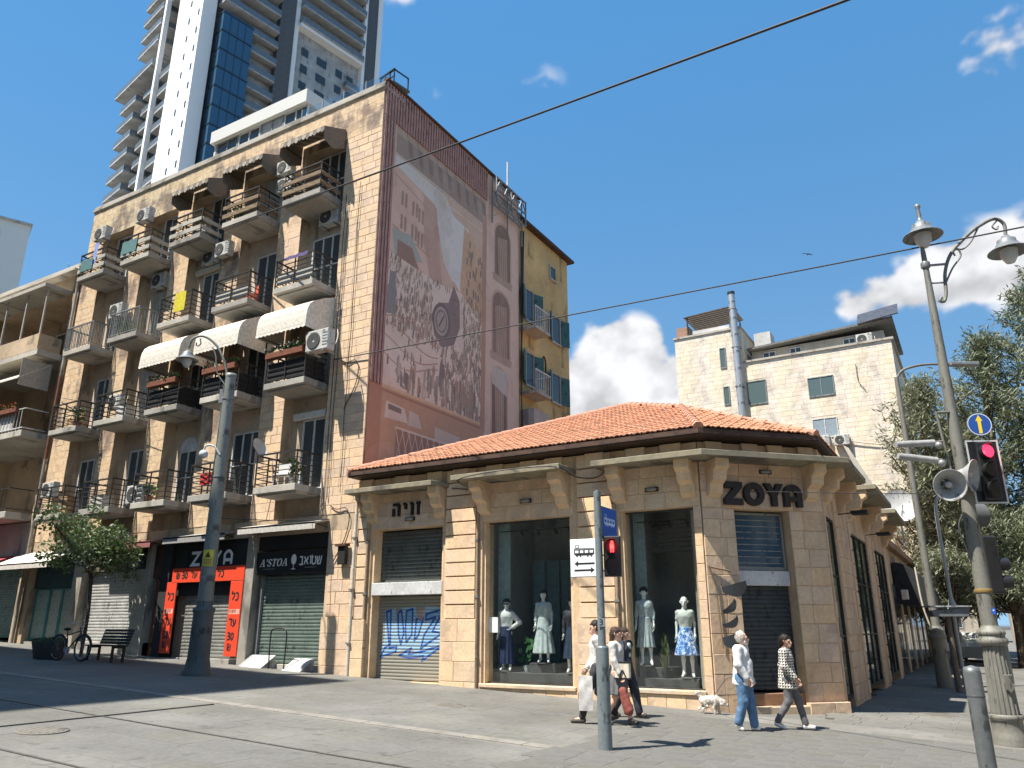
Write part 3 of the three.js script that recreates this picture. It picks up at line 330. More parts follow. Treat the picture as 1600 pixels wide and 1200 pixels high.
// ---------------------------------------------------------------- ground floor shops of the apartment building
{
  const P = (x) => x - LX, pier = (n, x0, x1, y1, m, z = 0.0) => new MB().box(P(x0), P(x1), g0(x1) - 0.25, y1, -0.9, z, 0.01).build(n, m, apt);
  const rp = pier('corner_pier', -16.0, -14.87, 4.28, M.joint, 0.0); const bd = { n: 60 }, rs = new MB();
  stones(rp, M.warm, { u0: P(-16.0), u1: P(-14.87), y0: 0.2, y1: 1.9, h: 0.42, w: [0.4, 0.8], seed: 91, depth: 0.09 }, bd, rs); stones(rp, M.warm, { u0: P(-15.9), u1: P(-14.87), y0: 1.9, y1: 4.28, h: 0.33, w: [0.4, 0.62], seed: 92, gap: 0.02 }, bd, rs); cladding('stone_cladding', rs, rp);
  pier('pier', -19.34, -18.97, 4.28, mat(0.55, 0.5, 0.42, { map: 'plaster' })); pier('pier', -23.4, -22.96, 4.28, M.blackMat); pier('pillar', -24.72, -24.0, 4.28, mat(0.66, 0.58, 0.47, { map: 'plaster' })); pier('pier', -28.4, -27.86, 4.28, mat(0.62, 0.55, 0.44, { map: 'plaster' })); pier('pier', -31.35, -31.1, 4.28, M.wallWarm);
  const back = new MB(); back.box(P(-31.3), P(-14.9), 0.3, 4.28, -1.3, -0.95); back.build('shop_wall', M.darkIn, apt);
  // grey green shutter shop beside the corner pier
  slatted(apt, 'roller_shutter', P(-18.95), P(-16.02), 0.62, 3.12, -0.34, M.shutterGreen, 0.1); new MB().box(P(-18.96), P(-16.01), 3.86, 4.27, -0.5, -0.12).build('fascia', M.blackMat, apt); new MB().box(P(-18.9), P(-18.8), 0.5, 3.1, -0.33, -0.24).box(P(-16.15), P(-16.05), 0.5, 3.1, -0.33, -0.24).each('shutter_guide', M.grayMetal, apt);
  new MB().box(P(-18.95), P(-16.03), 0.2, 0.6, -0.6, -0.2, 0.01).build('doorstep', M.concreteLt, apt);
  // black shop with orange-red banners
  slatted(apt, 'roller_shutter', P(-22.3), P(-19.95), 0.72, 2.62, -0.3, M.shutter, 0.105); new MB().box(P(-22.95), P(-19.36), 3.0, 4.26, -0.5, -0.1).build('fascia', M.black, apt); new MB().box(P(-22.9), P(-19.4), 2.6, 3.0, -0.55, -0.2).build('shutter_box', M.blackMat, apt); new MB().box(P(-22.95), P(-19.36), 0.3, 0.7, -0.6, -0.14, 0.01).build('doorstep', M.concrete, apt);
  // shop with the plain white shutter, teal shop, side passage
  slatted(apt, 'roller_shutter', P(-27.84), P(-24.74), 0.95, 3.5, -0.3, mat(0.62, 0.62, 0.58, { roughness: 0.55, metalness: 0.15 }), 0.105); new MB().box(P(-27.85), P(-24.73), 3.5, 4.27, -0.5, -0.1).build('fascia', mat(0.2, 0.17, 0.14, { map: 'old' }), apt);
  new MB().box(P(-23.95), P(-23.45), 0.6, 3.2, -0.6, -0.5).build('door', mat(0.16, 0.075, 0.05, { map: 'wood' }), apt); new MB().box(P(-24.0), P(-22.97), 3.2, 4.27, -0.5, -0.15).build('fascia', mat(0.14, 0.07, 0.06, { map: 'old' }), apt); new MB().box(P(-23.98), P(-23.8), 0.6, 3.1, -0.48, -0.3).build('door_jamb', mat(0.35, 0.12, 0.07), apt);
  glazed(apt, 'door', P(-31.05), P(-30.1), 1.15, 3.0, -0.3, 1, M.teal, mat(0.30, 0.40, 0.36, { map: 'cloth' })); glazed(apt, 'door', P(-30.08), P(-29.3), 1.15, 3.0, -0.3, 1, M.teal, mat(0.40, 0.43, 0.36, { map: 'cloth' })); glazed(apt, 'door', P(-29.28), P(-28.45), 1.15, 3.0, -0.3, 1, M.teal, mat(0.34, 0.4, 0.33, { map: 'cloth' })); new MB().box(P(-31.1), P(-28.41), 3.02, 4.27, -0.5, -0.15).build('fascia', mat(0.035, 0.09, 0.085), apt);
  new MB().box(P(-31.2), P(-24.0), 0.6, 1.12, -0.85, -0.1, 0.01).build('doorstep', M.concrete, apt);
  // signs (all flat boards on the shop fronts)
  const s1 = thing('shop_sign', 'black fascia sign with white script lettering and a wine-glass shape', 'sign', [-17.5, 3.46, LZ - 0.06]); new MB().box(-1.45, 1.45, -0.33, 0.34, -0.06, 0, 0.01).build('board', M.black, s1);
  face('lettering', 2.86, 0.64, canvasMat(860, 192, (c, w, h) => { c.fillStyle = '#16171a'; c.fillRect(0, 0, w, h); c.fillStyle = '#e6e4de'; c.font = 'italic bold 92px serif'; c.fillText("A'STOA", 40, 126); c.beginPath(); c.ellipse(470, 74, 32, 46, 0, 0, 7); c.fill(); c.fillRect(466, 110, 8, 46); c.fillRect(444, 154, 52, 7); strokes(c, 'באוטש', 540, 122, 66, 13, '#e6e4de'); c.fillStyle = '#8d8b86'; c.fillRect(90, 146, 150, 5); c.fillRect(610, 146, 130, 5); }), s1, 0, 0.005, 0.004);
  const s2 = thing('shop_sign', 'black fascia with big white letters above the orange banners', 'sign', [-21.1, 3.72, LZ - 0.09]); new MB().box(-1.72, 1.72, -0.3, 0.42, -0.02, 0.02, 0.01).build('board', M.black, s2);
  face('lettering', 2.3, 0.64, canvasMat(700, 196, (c, w, h) => { c.fillStyle = '#101114'; c.fillRect(0, 0, w, h); c.strokeStyle = '#eceae6'; c.lineWidth = 30; c.lineJoin = 'miter'; c.beginPath(); c.moveTo(70, 45); c.lineTo(190, 45); c.lineTo(85, 160); c.lineTo(205, 160); c.stroke(); c.beginPath(); c.ellipse(305, 102, 58, 60, 0, 0, 7); c.stroke(); c.beginPath(); c.moveTo(400, 38); c.lineTo(450, 105); c.lineTo(450, 172); c.moveTo(500, 38); c.lineTo(450, 105); c.stroke(); c.beginPath(); c.moveTo(555, 172); c.lineTo(555, 80); c.quadraticCurveTo(605, 10, 655, 80); c.lineTo(655, 172); c.moveTo(555, 130); c.lineTo(655, 130); c.stroke(); }), s2, 0, 0.03, 0.024);
  const bn = (name, label, x, y, w, h, draw, pxw, pxh) => { const t = thing(name, label, 'banner', [x, y, LZ + 0.02]); new MB().box(-w / 2, w / 2, -h / 2, h / 2, -0.03, 0, 0.006).build('board', M.orange, t); face('print', w - 0.02, h - 0.02, canvasMat(pxw, pxh, draw, { roughness: 0.6 }), t, 0, 0, 0.004); };
  const OR = '#dd4322', ink = '#221c1c';
  bn('sale_banner', 'horizontal orange-red sale banner over the shop shutter', -21.05, 3.22, 3.42, 0.46, (c, w, h) => { c.fillStyle = OR; c.fillRect(0, 0, w, h); strokes(c, '₪ 03', 60, 80, 46, 13, ink); c.fillStyle = OR; c.fillRect(55, 10, 260, 90); let x = strokes(c, '₪', 50, 78, 42, 12, ink); x = strokes(c, '30', x + 22, 80, 48, 13, ink); x = strokes(c, 'דע', x + 26, 78, 44, 13, ink); x = strokes(c, 'תונחה', x + 26, 78, 44, 13, ink); strokes(c, 'לכ', x + 30, 78, 44, 13, ink); }, 800, 108);
  const leg = (c, w, h) => { c.fillStyle = OR; c.fillRect(0, 0, w, h); c.fillStyle = '#e9a58f'; c.fillRect(10, 250, w - 20, 44); strokes(c, 'לכ', 34, 170, 62, 18, ink); strokes(c, 'תונחה', 14, 284, 26, 6, '#5a2a22'); strokes(c, 'דע', 30, 400, 60, 18, ink); strokes(c, '30', 30, 520, 62, 17, ink); strokes(c, '₪', 40, 610, 54, 13, ink); };
  bn('sale_banner', 'vertical orange-red sale banner next to the grey-green shutter shop', -19.63, 1.88, 0.56, 2.2, leg, 168, 660); bn('sale_banner', 'vertical orange-red sale banner next to the brown door', -22.72, 1.92, 0.5, 2.2, leg, 150, 660);
  const s3 = thing('shop_sign', 'small white letters on the pillar under a pink awning', 'sign', [-24.7, 3.85, LZ + 0.03]); new MB().box(-0.55, 0.45, -0.35, 0.38, -0.03, 0).build('board', M.blackMat, s3); face('lettering', 0.96, 0.7, canvasMat(280, 200, (c, w, h) => { c.fillStyle = '#2a2522'; c.fillRect(0, 0, w, h); strokes(c, 'קנב', 40, 90, 62, 15, '#eee8df'); strokes(c, 'ננזז', 60, 180, 50, 12, '#ddd5c8'); }), s3, -0.05, 0.015, 0.004);
  // shop awnings
  const sa = (x, y, w, d, drop, m, label) => { const t = thing('shop_awning', label, 'awning', [x, y, LZ + 0.02], 0, 'awnings over the ground floor shops'); new MB().ext([[0, 0], [0, -0.05], [d, -drop - 0.05], [d, -drop]], w, 0, 0, 0, 0, -Math.PI / 2, 0).build('fabric', m, t).position.set(w, 0, 0); new MB().box(0, w, -drop - 0.2, -drop, d - 0.012, d).build('valance', m, t); const f = new MB(); for (const u of [0.05, w - 0.05]) f.rod([u, -drop - 0.1, 0], [u, -drop - 0.04, d - 0.03], 0.015); f.build('frame', M.iron, t); };
  sa(-19.2, 4.62, 3.2, 0.55, 0.12, mat(0.62, 0.58, 0.52, { map: 'cloth' }), 'half folded grey-white awning over the grey-green shutter shop'); sa(-22.95, 4.52, 3.0, 0.4, 0.1, mat(0.36, 0.35, 0.33, { map: 'cloth' }), 'short grey awning roll above the black fascia'); sa(-25.8, 4.45, 2.5, 0.6, 0.12, mat(0.34, 0.13, 0.12, { map: 'cloth' }), 'dusty pink awning above the small pillar sign'); sa(-31.9, 4.35, 3.5, 1.0, 0.5, mat(0.72, 0.66, 0.58, { map: 'cloth' }), 'off-white awning over the teal shop doors');
  // steel handrail at the steps
  const hr = thing('handrail', 'dark steel hoop handrail at the shop step', 'handrail', [-17.35, g0(-17.35), LZ + 0.25]); new MB().tube([[-0.35, 0, 0], [-0.35, 1.02, 0], [-0.3, 1.08, 0], [0.2, 1.08, 0], [0.25, 1.02, 0], [0.25, 0.0, 0]], 0.02, 6, 40).build('rail', M.black, hr);
  const rampM = mat(0.72, 0.7, 0.66, { map: 'plaster' }); for (const [x, w, l] of [[-18.4, 1.0, 'white sloped threshold ramp before the pale pier'], [-16.75, 0.75, 'white sloped threshold ramp beside the steel handrail']]) { const o = new MB().ext([[0, 0], [0.55, 0], [0, 0.34]], w, 0, 0, 0, 0, -Math.PI / 2, 0).build('threshold_ramp', rampM); o.position.set(x + w / 2, g0(x) - 0.02, LZ - 0.18); tag(o, l, 'ramp', 'threshold ramps'); }
  // drain pipes and cable bundles
  const dp = thing('drain_pipe', 'cream drain pipe on the joint between apartment and corner shop', 'pipe', [LX - 0.02, g0(LX), LZ + 0.12]); new MB().rod([0, 0, 0], [0, 4.75, 0], 0.05, 0.05, 10).build('pipe', M.cream, dp); new MB().box(-0.07, 0.07, 4.7, 4.95, -0.1, 0.08, 0.02).build('hopper', M.cream, dp); for (const y of [0.8, 2.2, 3.6]) new MB().box(-0.07, 0.07, y, y + 0.05, -0.12, 0.065).build('clamp', M.grayMetal, dp);
  const dp2 = thing('drain_pipe', 'rusty brown drain pipe down the far edge of the apartment front', 'pipe', [-31.5, g0(-31.5), LZ + 0.1]); new MB().rod([0, 0, 0], [0, 7.0, 0], 0.06, 0.06, 10).build('lower_pipe', mat(0.42, 0.37, 0.3), dp2); new MB().rod([0, 7.0, 0], [0, 10.5, 0], 0.062, 0.062, 10).build('rusty_pipe', mat(0.26, 0.10, 0.055), dp2); new MB().rod([0, 10.5, 0], [0, 15.3, 0], 0.055, 0.055, 10).build('upper_pipe', M.concreteLt, dp2);
  const r = rng(51); for (let k = 0; k < 5; k++) { const x = -16.25 + k * 0.07 + (k > 2 ? 0.35 : 0), pts = []; for (let y = 4.6 + k * 0.3; y < 16; y += 0.9) pts.push([x + (r() - 0.5) * 0.05, y, LZ + 0.035 + 0.01 * k]); const o = new MB().tube(pts, 0.012, 4).build('wall_cable', k % 2 ? M.cream : M.wire); tag(o, k % 2 ? 'thin pale cable running down the pier next to the mural' : 'thin black cable running down the pier next to the mural', 'cable', 'cables on the corner pier'); }
  for (const [y, w, l] of [[9.5, 0.55, 'upper'], [5.0, 0.5, 'lower']]) { const o = new MB().tube([[-15.95, y, LZ + 0.05], [-15.7, y - 0.12, LZ + 0.06], [-15.35, y - 0.1, LZ + 0.06], [-15.2, y - 0.35, LZ + 0.06], [-15.3, y - 0.9, LZ + 0.05], [-15.7, y - 1.6, LZ + 0.05]], 0.014, 5).build('cable_loop', M.wire); tag(o, l + ' drooping cable loop on the corner pier', 'cable'); }
  const mtb = thing('meter_box', 'dark utility box on the corner pier', 'box', [-15.3, 3.3, LZ + 0.05]); new MB().box(-0.14, 0.14, 0, 0.5, 0, 0.14, 0.015).build('box', M.iron, mtb); new MB().box(-0.2, 0.2, 0.5, 0.56, 0, 0.2).build('hood', M.rust, mtb);
}
// satellite dishes and small wall lamps on the apartment building
{
  const t = thing('satellite_dish', 'small white satellite dish on a first floor balcony', 'dish', [-18.75, 6.9, LZ + 0.55], 1.75); new MB().lathe([[0, 0.02], [0.12, 0.035], [0.25, 0.09], [0.32, 0.15]], 0, 0, 0, 18, Math.PI / 2 - 0.4).build('reflector', M.dish, t); new MB().rod([0, -0.05, -0.02], [0.1, -1.1, -0.1], 0.015).build('arm', M.grayMetal, t);
}
// ---------------------------------------------------------------- next building up the street
{
  const t = thing('neighbour_building', 'beige building with covered corner balconies beside the rusty pipe', 'building', [-31.6, 0, LZ]);
  new MB().box(-14, -0.02, 0.3, 16.35, -9, -1.9).build('rear_wall', M.wallPeach, t); new MB().box(-14, -6.6, 0.6, 16.3, -1.9, 0).box(-0.4, -0.01, 0.6, 16.3, -1.9, -0.04).box(-6.6, -0.4, 15.5, 16.3, -1.9, -0.02).build('front_wall', M.wallWarm, t);
  new MB().box(-14.2, 0.1, 16.3, 16.42, -9, 0.35, 0.02).box(-14.1, 0.05, 16.42, 16.8, -8.5, 0.05).build('cornice', M.concreteLt, t);
  for (const [y, kind] of [[12.6, 0], [9.15, 1], [5.9, 2]]) {
    const g = new THREE.Group(); g.name = 'balcony'; t.add(g); new MB().box(-6.6, -0.42, y - 0.25, y, -1.88, 0.95, 0.015).build('slab', M.concreteLt, g);
    if (kind === 0) { new MB().box(-6.6, -0.6, y, y + 0.7, 0.85, 0.95).box(-0.6, -0.5, y, y + 0.7, 0, 0.95).build('parapet', M.wallWarm, g); const p = new MB(); for (const u of [-0.6, -2.1, -3.7, -5.2]) p.box(u - 0.03, u + 0.03, y + 0.7, y + 2.85, 0.86, 0.92); p.box(-6.6, -0.5, y + 2.8, y + 2.95, -0.02, 1.1); p.build('canopy_frame', M.concreteLt, g); glazed(t, 'window', -4.6, -2.4, y + 0.3, y + 2.3, -1.89, 2, M.whitePaint); }
    else { const rl = new MB(); for (const h of [0.1, 0.9]) rl.box(-6.6, -0.5, y + h, y + h + 0.04, 0.88, 0.92).box(-0.52, -0.48, y + h, y + h + 0.04, 0, 0.9); for (let i = 0; i < 24; i++) rl.box(-6.5 + i * 0.25, -6.48 + i * 0.25, y, y + 0.9, 0.89, 0.91); rl.build('railing', kind === 1 ? M.whitePaint : M.iron, g); new MB().box(-6.6, -1.4, y + 0.1, y + 0.7, 0.85, 0.87).build('screen_sheet', kind === 1 ? M.white : mat(0.35, 0.33, 0.3, { map: 'cloth' }), g); glazed(t, 'door', -3.4, -1.6, y, y + 2.2, -1.89, 2); }
  }
  new MB().box(-6.6, -0.42, 3.9, 5.6, -1.9, -0.1).build('shop_lintel', M.concrete, t); slatted(t, 'roller_shutter', -3.6, -0.45, 1.2, 3.9, -0.8, mat(0.3, 0.42, 0.38), 0.1); new MB().box(-6.6, -3.6, 0.8, 3.9, -1.5, -0.6).build('shop_wall', M.wallWarm, t);
  const a = thing('shop_awning', 'pinkish red awning over the shop past the teal doors', 'awning', [-36, 4.3, LZ + 0.02], 0, 'awnings over the ground floor shops'); new MB().ext([[0, 0], [0, -0.05], [1.0, -0.5], [1.0, -0.42]], 3.4, 0, 0, 0, 0, -Math.PI / 2, 0).build('fabric', mat(0.42, 0.06, 0.07, { map: 'cloth' }), a).position.set(3.4, 0, 0);
  const aw = thing('awning', 'sloping cream awning above the flower balcony next door', 'awning', [-38.2, 12.2, LZ + 0.1]); new MB().ext([[0, 0], [0, -0.05], [1.25, -0.95], [1.25, -0.9]], 5.9, 0, 0, 0, 0, -Math.PI / 2, 0).build('fabric', M.cream, aw).position.set(5.9, 0, 0); new MB().box(5.87, 5.89, -1.2, -0.05, 0, 1.2).build('side_panel', mat(0.5, 0.44, 0.36, { map: 'cloth' }), aw);
  flowers(-34.2, 9.95, LZ + 0.95, 3.2, [0.75, 0.16, 0.05], 'long flower box with orange-red blooms next door', 8);
  const dish = thing('satellite_dish', 'large cream satellite dish on the neighbouring roof', 'dish', [-36.2, 17.35, LZ - 2.2], 0.5); new MB().lathe([[0, 0], [0.4, 0.05], [0.8, 0.2], [0.95, 0.31]], 0, 0.5, 0, 24, 0.9).build('reflector', M.dish, dish); new MB().rod([0, -0.9, -0.1], [0, 0.5, 0], 0.04).build('mast', M.grayMetal, dish); new MB().rod([0, 0.52, 0], [0, 1.15, 0.75], 0.015).build('feed_arm', M.grayMetal, dish);
  const rw = thing('roof_room', 'bleached roof room behind the neighbouring parapet', 'roof room', [-37.5, 16.4, LZ - 3]); new MB().box(-3, 0.6, 0, 1.5, -4, 0).build('wall', M.concreteLt, rw); new MB().box(-3.1, 0.7, 1.5, 1.62, -4.1, 0.15).build('roof', M.concrete, rw);
  const sp = thing('solar_panel', 'tilted dark solar panel beside a white water tank', 'solar panel', [-34.6, 17.0, LZ - 1.6]); const sm = new MB().box(-0.9, 0.9, -0.03, 0.03, -0.6, 0.6).build('panel', M.paneBlue, sp); sm.rotation.x = 0.6; sm.position.y = 0.35; new MB().box(-0.8, 0.8, -0.2, 0.05, -0.5, 0.5).build('stand', M.grayMetal, sp);
  const wt = thing('water_tank', 'white boxed water tank on the neighbouring roof', 'water tank', [-33.4, 16.8, LZ - 1.8]); new MB().box(-0.5, 0.5, 0, 0.8, -0.5, 0.5, 0.03).build('tank', M.whitePaint, wt);
  const fb = thing('distant_building', 'plain white building block with one small dark window far up the street', 'building', [-66.7, 0, -30.3], 68 * R); new MB().box(-16, 0, 0, 35, -14, 0).build('wall', mat(0.82, 0.79, 0.72, { map: null }), fb); glazed(fb, 'window', -2.9, -2.1, 33.0, 33.9, 0.01, 1, M.concrete, mat(0.03, 0.04, 0.07, { map: null, roughness: 0.1 })); new MB().box(-16.2, 0.1, 35, 35.2, -14.2, 0.2).build('parapet', M.white, fb);
}
// things kept on the balconies
{
  const at = (c, r, du, dz) => [LX + COLS[c][0] + du, ROWS[r] + 0.002, LZ + dz];
  const chair = (p, ry, col, l) => { const t = thing('plastic_chair', l, 'chair', p, ry, 'chairs on the balconies'), m = mat(...col, { map: null, roughness: 0.5 }); new MB().box(-0.21, 0.21, 0.4, 0.43, -0.2, 0.2, 0.008).build('seat', m, t); new MB().box(-0.2, 0.2, 0.46, 0.82, -0.21, -0.18, 0.008).build('backrest', m, t); for (const x of [-0.18, 0.18]) for (const z of [-0.17, 0.17]) new MB().rod([x, 0, z], [x * 0.95, 0.41, z * 0.95], 0.018).build('leg', m, t); };
  chair(at(0, 0, 0.55, 0.35), 0.4, [0.7, 0.69, 0.66], 'white plastic chair on the first floor balcony next to the mural wall'); chair(at(1, 2, 1.2, 0.3), -0.5, [0.55, 0.1, 0.06], 'red plastic chair on a second row balcony under the striped awnings'); chair(at(4, 1, 0.6, 0.3), 0.3, [0.35, 0.2, 0.1], 'brown chair on the balcony beside the rusty pipe');
  const pot = (p, h, col, l, seed) => { const t = thing('balcony_plant', l, 'plant', p, 0, 'potted plants on the balconies'), r = rng(seed), g = new MB(); new MB().lathe([[0.09, 0], [0.14, 0.24], [0.15, 0.26], [0.12, 0.26], [0, 0.22]], 0, 0, 0, 14).build('pot', mat(...col, { map: 'plaster' }), t); for (let i = 0; i < 110; i++) { const a = r() * 6.28, q = r() * 0.24, y = 0.28 + r() * h; g.at(new THREE.PlaneGeometry(0.1, 0.05), Math.cos(a) * q, y, Math.sin(a) * q, r() * 3, r() * 3, r() * 3); } g.build('leaves', mat(0.07, 0.13, 0.035, { map: null }), t).userData.kind = 'stuff'; };
  pot(at(0, 0, 1.35, 0.6), 0.5, [0.6, 0.55, 0.5], 'leafy pot plant in the first floor balcony corner by the mural', 5); pot(at(2, 0, 0.4, 0.55), 0.35, [0.4, 0.14, 0.08], 'low plant in a clay pot next to the standing air conditioner', 6); pot(at(4, 1, 1.3, 0.6), 0.55, [0.36, 0.16, 0.1], 'bushy plant in a clay pot on the balcony beside the rusty pipe', 7); pot(at(1, 3, 0.4, 0.5), 0.4, [0.45, 0.2, 0.12], 'small plant on the second top balcony', 8); pot(at(3, 2, 0.4, 0.5), 0.45, [0.5, 0.3, 0.2], 'plant behind the upright bars of the grey balcony', 9);
  const box = (p, w, h, d, col, l) => { const t = thing('storage_box', l, 'box', p, 0.15, 'boxes on the balconies'); new MB().box(-w / 2, w / 2, 0, h, -d / 2, d / 2, 0.015).build('body', mat(...col, { map: 'cloth' }), t); new MB().box(-w / 2 - 0.01, w / 2 + 0.01, h, h + 0.04, -d / 2 - 0.01, d / 2 + 0.01, 0.008).build('lid', mat(col[0] * 0.8, col[1] * 0.8, col[2] * 0.8, { map: 'cloth' }), t); };
  box(at(3, 0, 0.6, 0.5), 0.6, 0.45, 0.4, [0.6, 0.58, 0.52], 'grey storage box on the first floor balcony over the tree'); box(at(1, 0, 1.2, 0.55), 0.5, 0.4, 0.35, [0.12, 0.11, 0.1], 'dark crate beside the red cloth'); box(at(4, 0, 1.3, 0.45), 0.45, 0.6, 0.4, [0.42, 0.26, 0.15], 'cardboard box on the end first floor balcony'); box(at(2, 3, 1.2, 0.4), 0.55, 0.5, 0.35, [0.55, 0.53, 0.48], 'pale box on the third top balcony'); box(at(3, 1, 1.2, 0.5), 0.5, 0.5, 0.4, [0.66, 0.64, 0.6], 'white box on the balcony behind the tree top'); box(at(0, 3, 0.4, 0.4), 0.5, 0.55, 0.4, [0.3, 0.22, 0.14], 'brown chest on the top balcony beside the mural');
  // canvas blinds and a leaning board
  for (const [c, r, l, col] of [[2, 2, 'rolled beige blind above the yellow cloth', [0.6, 0.52, 0.4]], [0, 0, 'small white shutter box over the first floor door by the mural', [0.72, 0.7, 0.66]], [4, 3, 'white panel beside the flag on the end top balcony', [0.75, 0.74, 0.7]]]) { const p = at(c, r, 0.9, -RD + 0.1), o = new MB().box(-0.7, 0.7, 2.3, 2.52, -0.02, 0.12, 0.02).build('blind_box', mat(...col, { map: 'cloth' })); o.position.set(...p); tag(o, l, 'blind', 'blind boxes over balcony doors'); }
}
// ---------------------------------------------------------------- single-storey corner shop with a hipped tile roof
const CX = -5, CZ = -16.7;
const shop = thing('corner_shop', 'single-storey stone corner shop with red tiled hip roof and chamfered corner', 'shop building', [CX, 0, CZ]);
const CB = { n: 298 };
{
  const wallTop = 5.62, S2 = Math.SQRT1_2, CH = 3.05;
  // wall frames: front along -x, chamfer at 45 degrees, side along the side street
  const mkWall = (name, segs, x, z, ry) => { const b = new MB(); for (const s of segs) b.box(...s); const m = b.build(name, M.joint, shop); m.position.set(x, 0, z); m.rotation.y = ry; return m; };
  const W1 = [-5.7, -3.18, 0.33, 4.18], W2 = [-1.94, -0.19, 0.36, 4.18], SH = [-9.36, -6.91, 0.3, 4.2], T0 = 0.012, TB = -0.5;
  const fr = mkWall('front_wall', [[-9.85, -9.36, -0.2, 5.62, TB, T0], [-9.36, -6.91, 4.2, 5.62, TB, T0], [-6.91, -5.7, -0.2, 5.62, TB, T0], [-5.7, -3.18, 4.18, 5.62, TB, T0], [-5.7, -3.18, -0.2, 0.3, TB, T0], [-3.18, -1.94, -0.2, 5.62, TB, T0], [-1.94, -0.19, 4.18, 5.62, TB, T0], [-1.94, -0.19, -0.2, 0.33, TB, T0], [-0.19, -0.02, -0.2, 5.62, -0.19, T0], [-9.36, -6.91, -0.2, 0.28, TB, T0]], 0, 0, 0);
  const rests = new Map(), st = (w, o) => { if (!rests.has(w)) rests.set(w, new MB()); stones(w, o.set || M.corner, { gap: 0.008, depth: 0.045, ...o }, CB, rests.get(w)); };
  // piers: plain pedestal, rusticated shaft above
  const pier = (u0, u1, seed, ped = 1.82) => { st(fr, { u0: u0 - 0.03, u1: u1 + 0.03, y0: -0.1, y1: ped, h: 0.46, w: [0.42, 0.75], seed, depth: 0.13 }); st(fr, { u0: u0 + 0.02, u1: u1 - 0.02, y0: ped, y1: 5.62, h: 0.345, w: [u1 - u0, u1 - u0 + 0.1], seed: seed + 1, depth: 0.10, gap: 0.032, proud: 0.01 }); };
  pier(-9.83, -9.42, 101); pier(-6.84, -5.84, 111); pier(-3.02, -2.06, 121);
  st(fr, { u0: -9.36, u1: -6.91, y0: 4.2, y1: 5.62, h: 0.36, seed: 131, w: [0.5, 0.8] }); st(fr, { u0: -5.78, u1: -3.1, y0: 4.18, y1: 5.62, h: 0.36, seed: 132, w: [0.5, 0.8] }); st(fr, { u0: -1.98, u1: -0.02, y0: 4.18, y1: 5.62, h: 0.36, seed: 133, w: [0.5, 0.8] }); st(fr, { u0: -5.78, u1: -3.1, y0: -0.1, y1: 0.25, h: 0.35, seed: 134 }); st(fr, { u0: -2, u1: -0.2, y0: -0.1, y1: 0.28, h: 0.38, seed: 135 });
  st(fr, { u0: -0.19, u1: -0.01, y0: -0.1, y1: 4.18, h: 0.38, seed: 136, w: [0.2, 0.25] });
  const sill = new MB(); sill.box(-5.74, -3.14, 0.25, 0.335, -0.3, 0.07, 0.012).box(-1.97, -0.16, 0.28, 0.365, -0.3, 0.07, 0.012); sill.each('window_sill', mat(0.66, 0.54, 0.40, { map: 'stone' }), shop);
  const jamb = new MB(); for (const u of [-9.36, -6.99, -5.72, -3.26, -1.97]) jamb.box(u, u + 0.09, 0.34, 4.2, -0.42, -0.05); jamb.each('jamb', M.corner[2], shop);
  // chamfer
  const chf = mkWall('chamfer_wall', [[0.02, 0.78, -0.4, 5.62, TB, T0], [2.16, CH, -0.4, 5.62, TB, T0], [0.78, 2.16, 4.14, 5.62, TB, T0], [0.78, 2.16, -0.4, 0.02, TB, T0]], 0, 0, Math.PI / 4);
  st(chf, { set: M.chamfer, u0: 0.0, u1: 0.78, y0: -0.1, y1: 4.14, h: 0.40, w: [0.36, 0.6], seed: 141 }); st(chf, { set: M.chamfer, u0: 2.16, u1: CH, y0: -0.3, y1: 4.14, h: 0.40, w: [0.4, 0.62], seed: 142 }); st(chf, { set: M.chamfer, u0: 0, u1: CH, y0: 4.14, y1: 5.62, h: 0.37, w: [0.45, 0.75], seed: 143 });
  st(chf, { set: M.chamfer, u0: 2.1, u1: CH + 0.03, y0: -0.32, y1: 0.12, h: 0.44, w: [0.5, 0.9], seed: 144, depth: 0.16 });
  glazed(chf, 'transom_window', 0.82, 2.12, 2.83, 4.1, -0.3, 1, M.grayMetal, M.paneBlue); new MB().box(0.8, 2.14, 2.5, 2.82, -0.34, -0.16, 0.01).build('shutter_box', M.whitePaint, chf); slatted(chf, 'roller_shutter', 0.8, 2.14, 0.35, 2.5, -0.3, M.shutterDark, 0.095);
  const bl = new MB(); for (let i = 0; i < 8; i++) bl.box(0.9, 2.04, 2.98 + i * 0.135, 3.0 + i * 0.135, -0.262, -0.258); bl.build('blind_slats', M.grayMetal, chf);
  const stp = new MB(); stp.box(0.74, 2.2, 0.02, 0.3, -0.6, -0.08, 0.01).build('door_sill', mat(0.30, 0.17, 0.10, { map: 'stone' }), chf); new MB().box(0.66, 2.3, -0.3, 0.06, -0.6, 0.12, 0.015).build('doorstep', mat(0.55, 0.45, 0.33, { map: 'stone' }), chf);
  // side wall
  const RX = CH * S2, RZ = -CH * S2, sd = mkWall('side_wall', [[0.0, 0.22, -0.5, 5.62, TB, T0], [1.35, 4.05, -0.5, 5.62, TB, T0], [7.4, 9.3, -0.5, 5.62, TB, T0], [12.6, 13.4, -0.5, 5.62, TB, T0], [0.22, 1.35, 4.1, 5.62, TB, T0], [4.05, 7.4, 4.1, 5.62, TB, T0], [9.3, 12.6, 4.1, 5.62, TB, T0]], RX, RZ, Math.PI / 2);
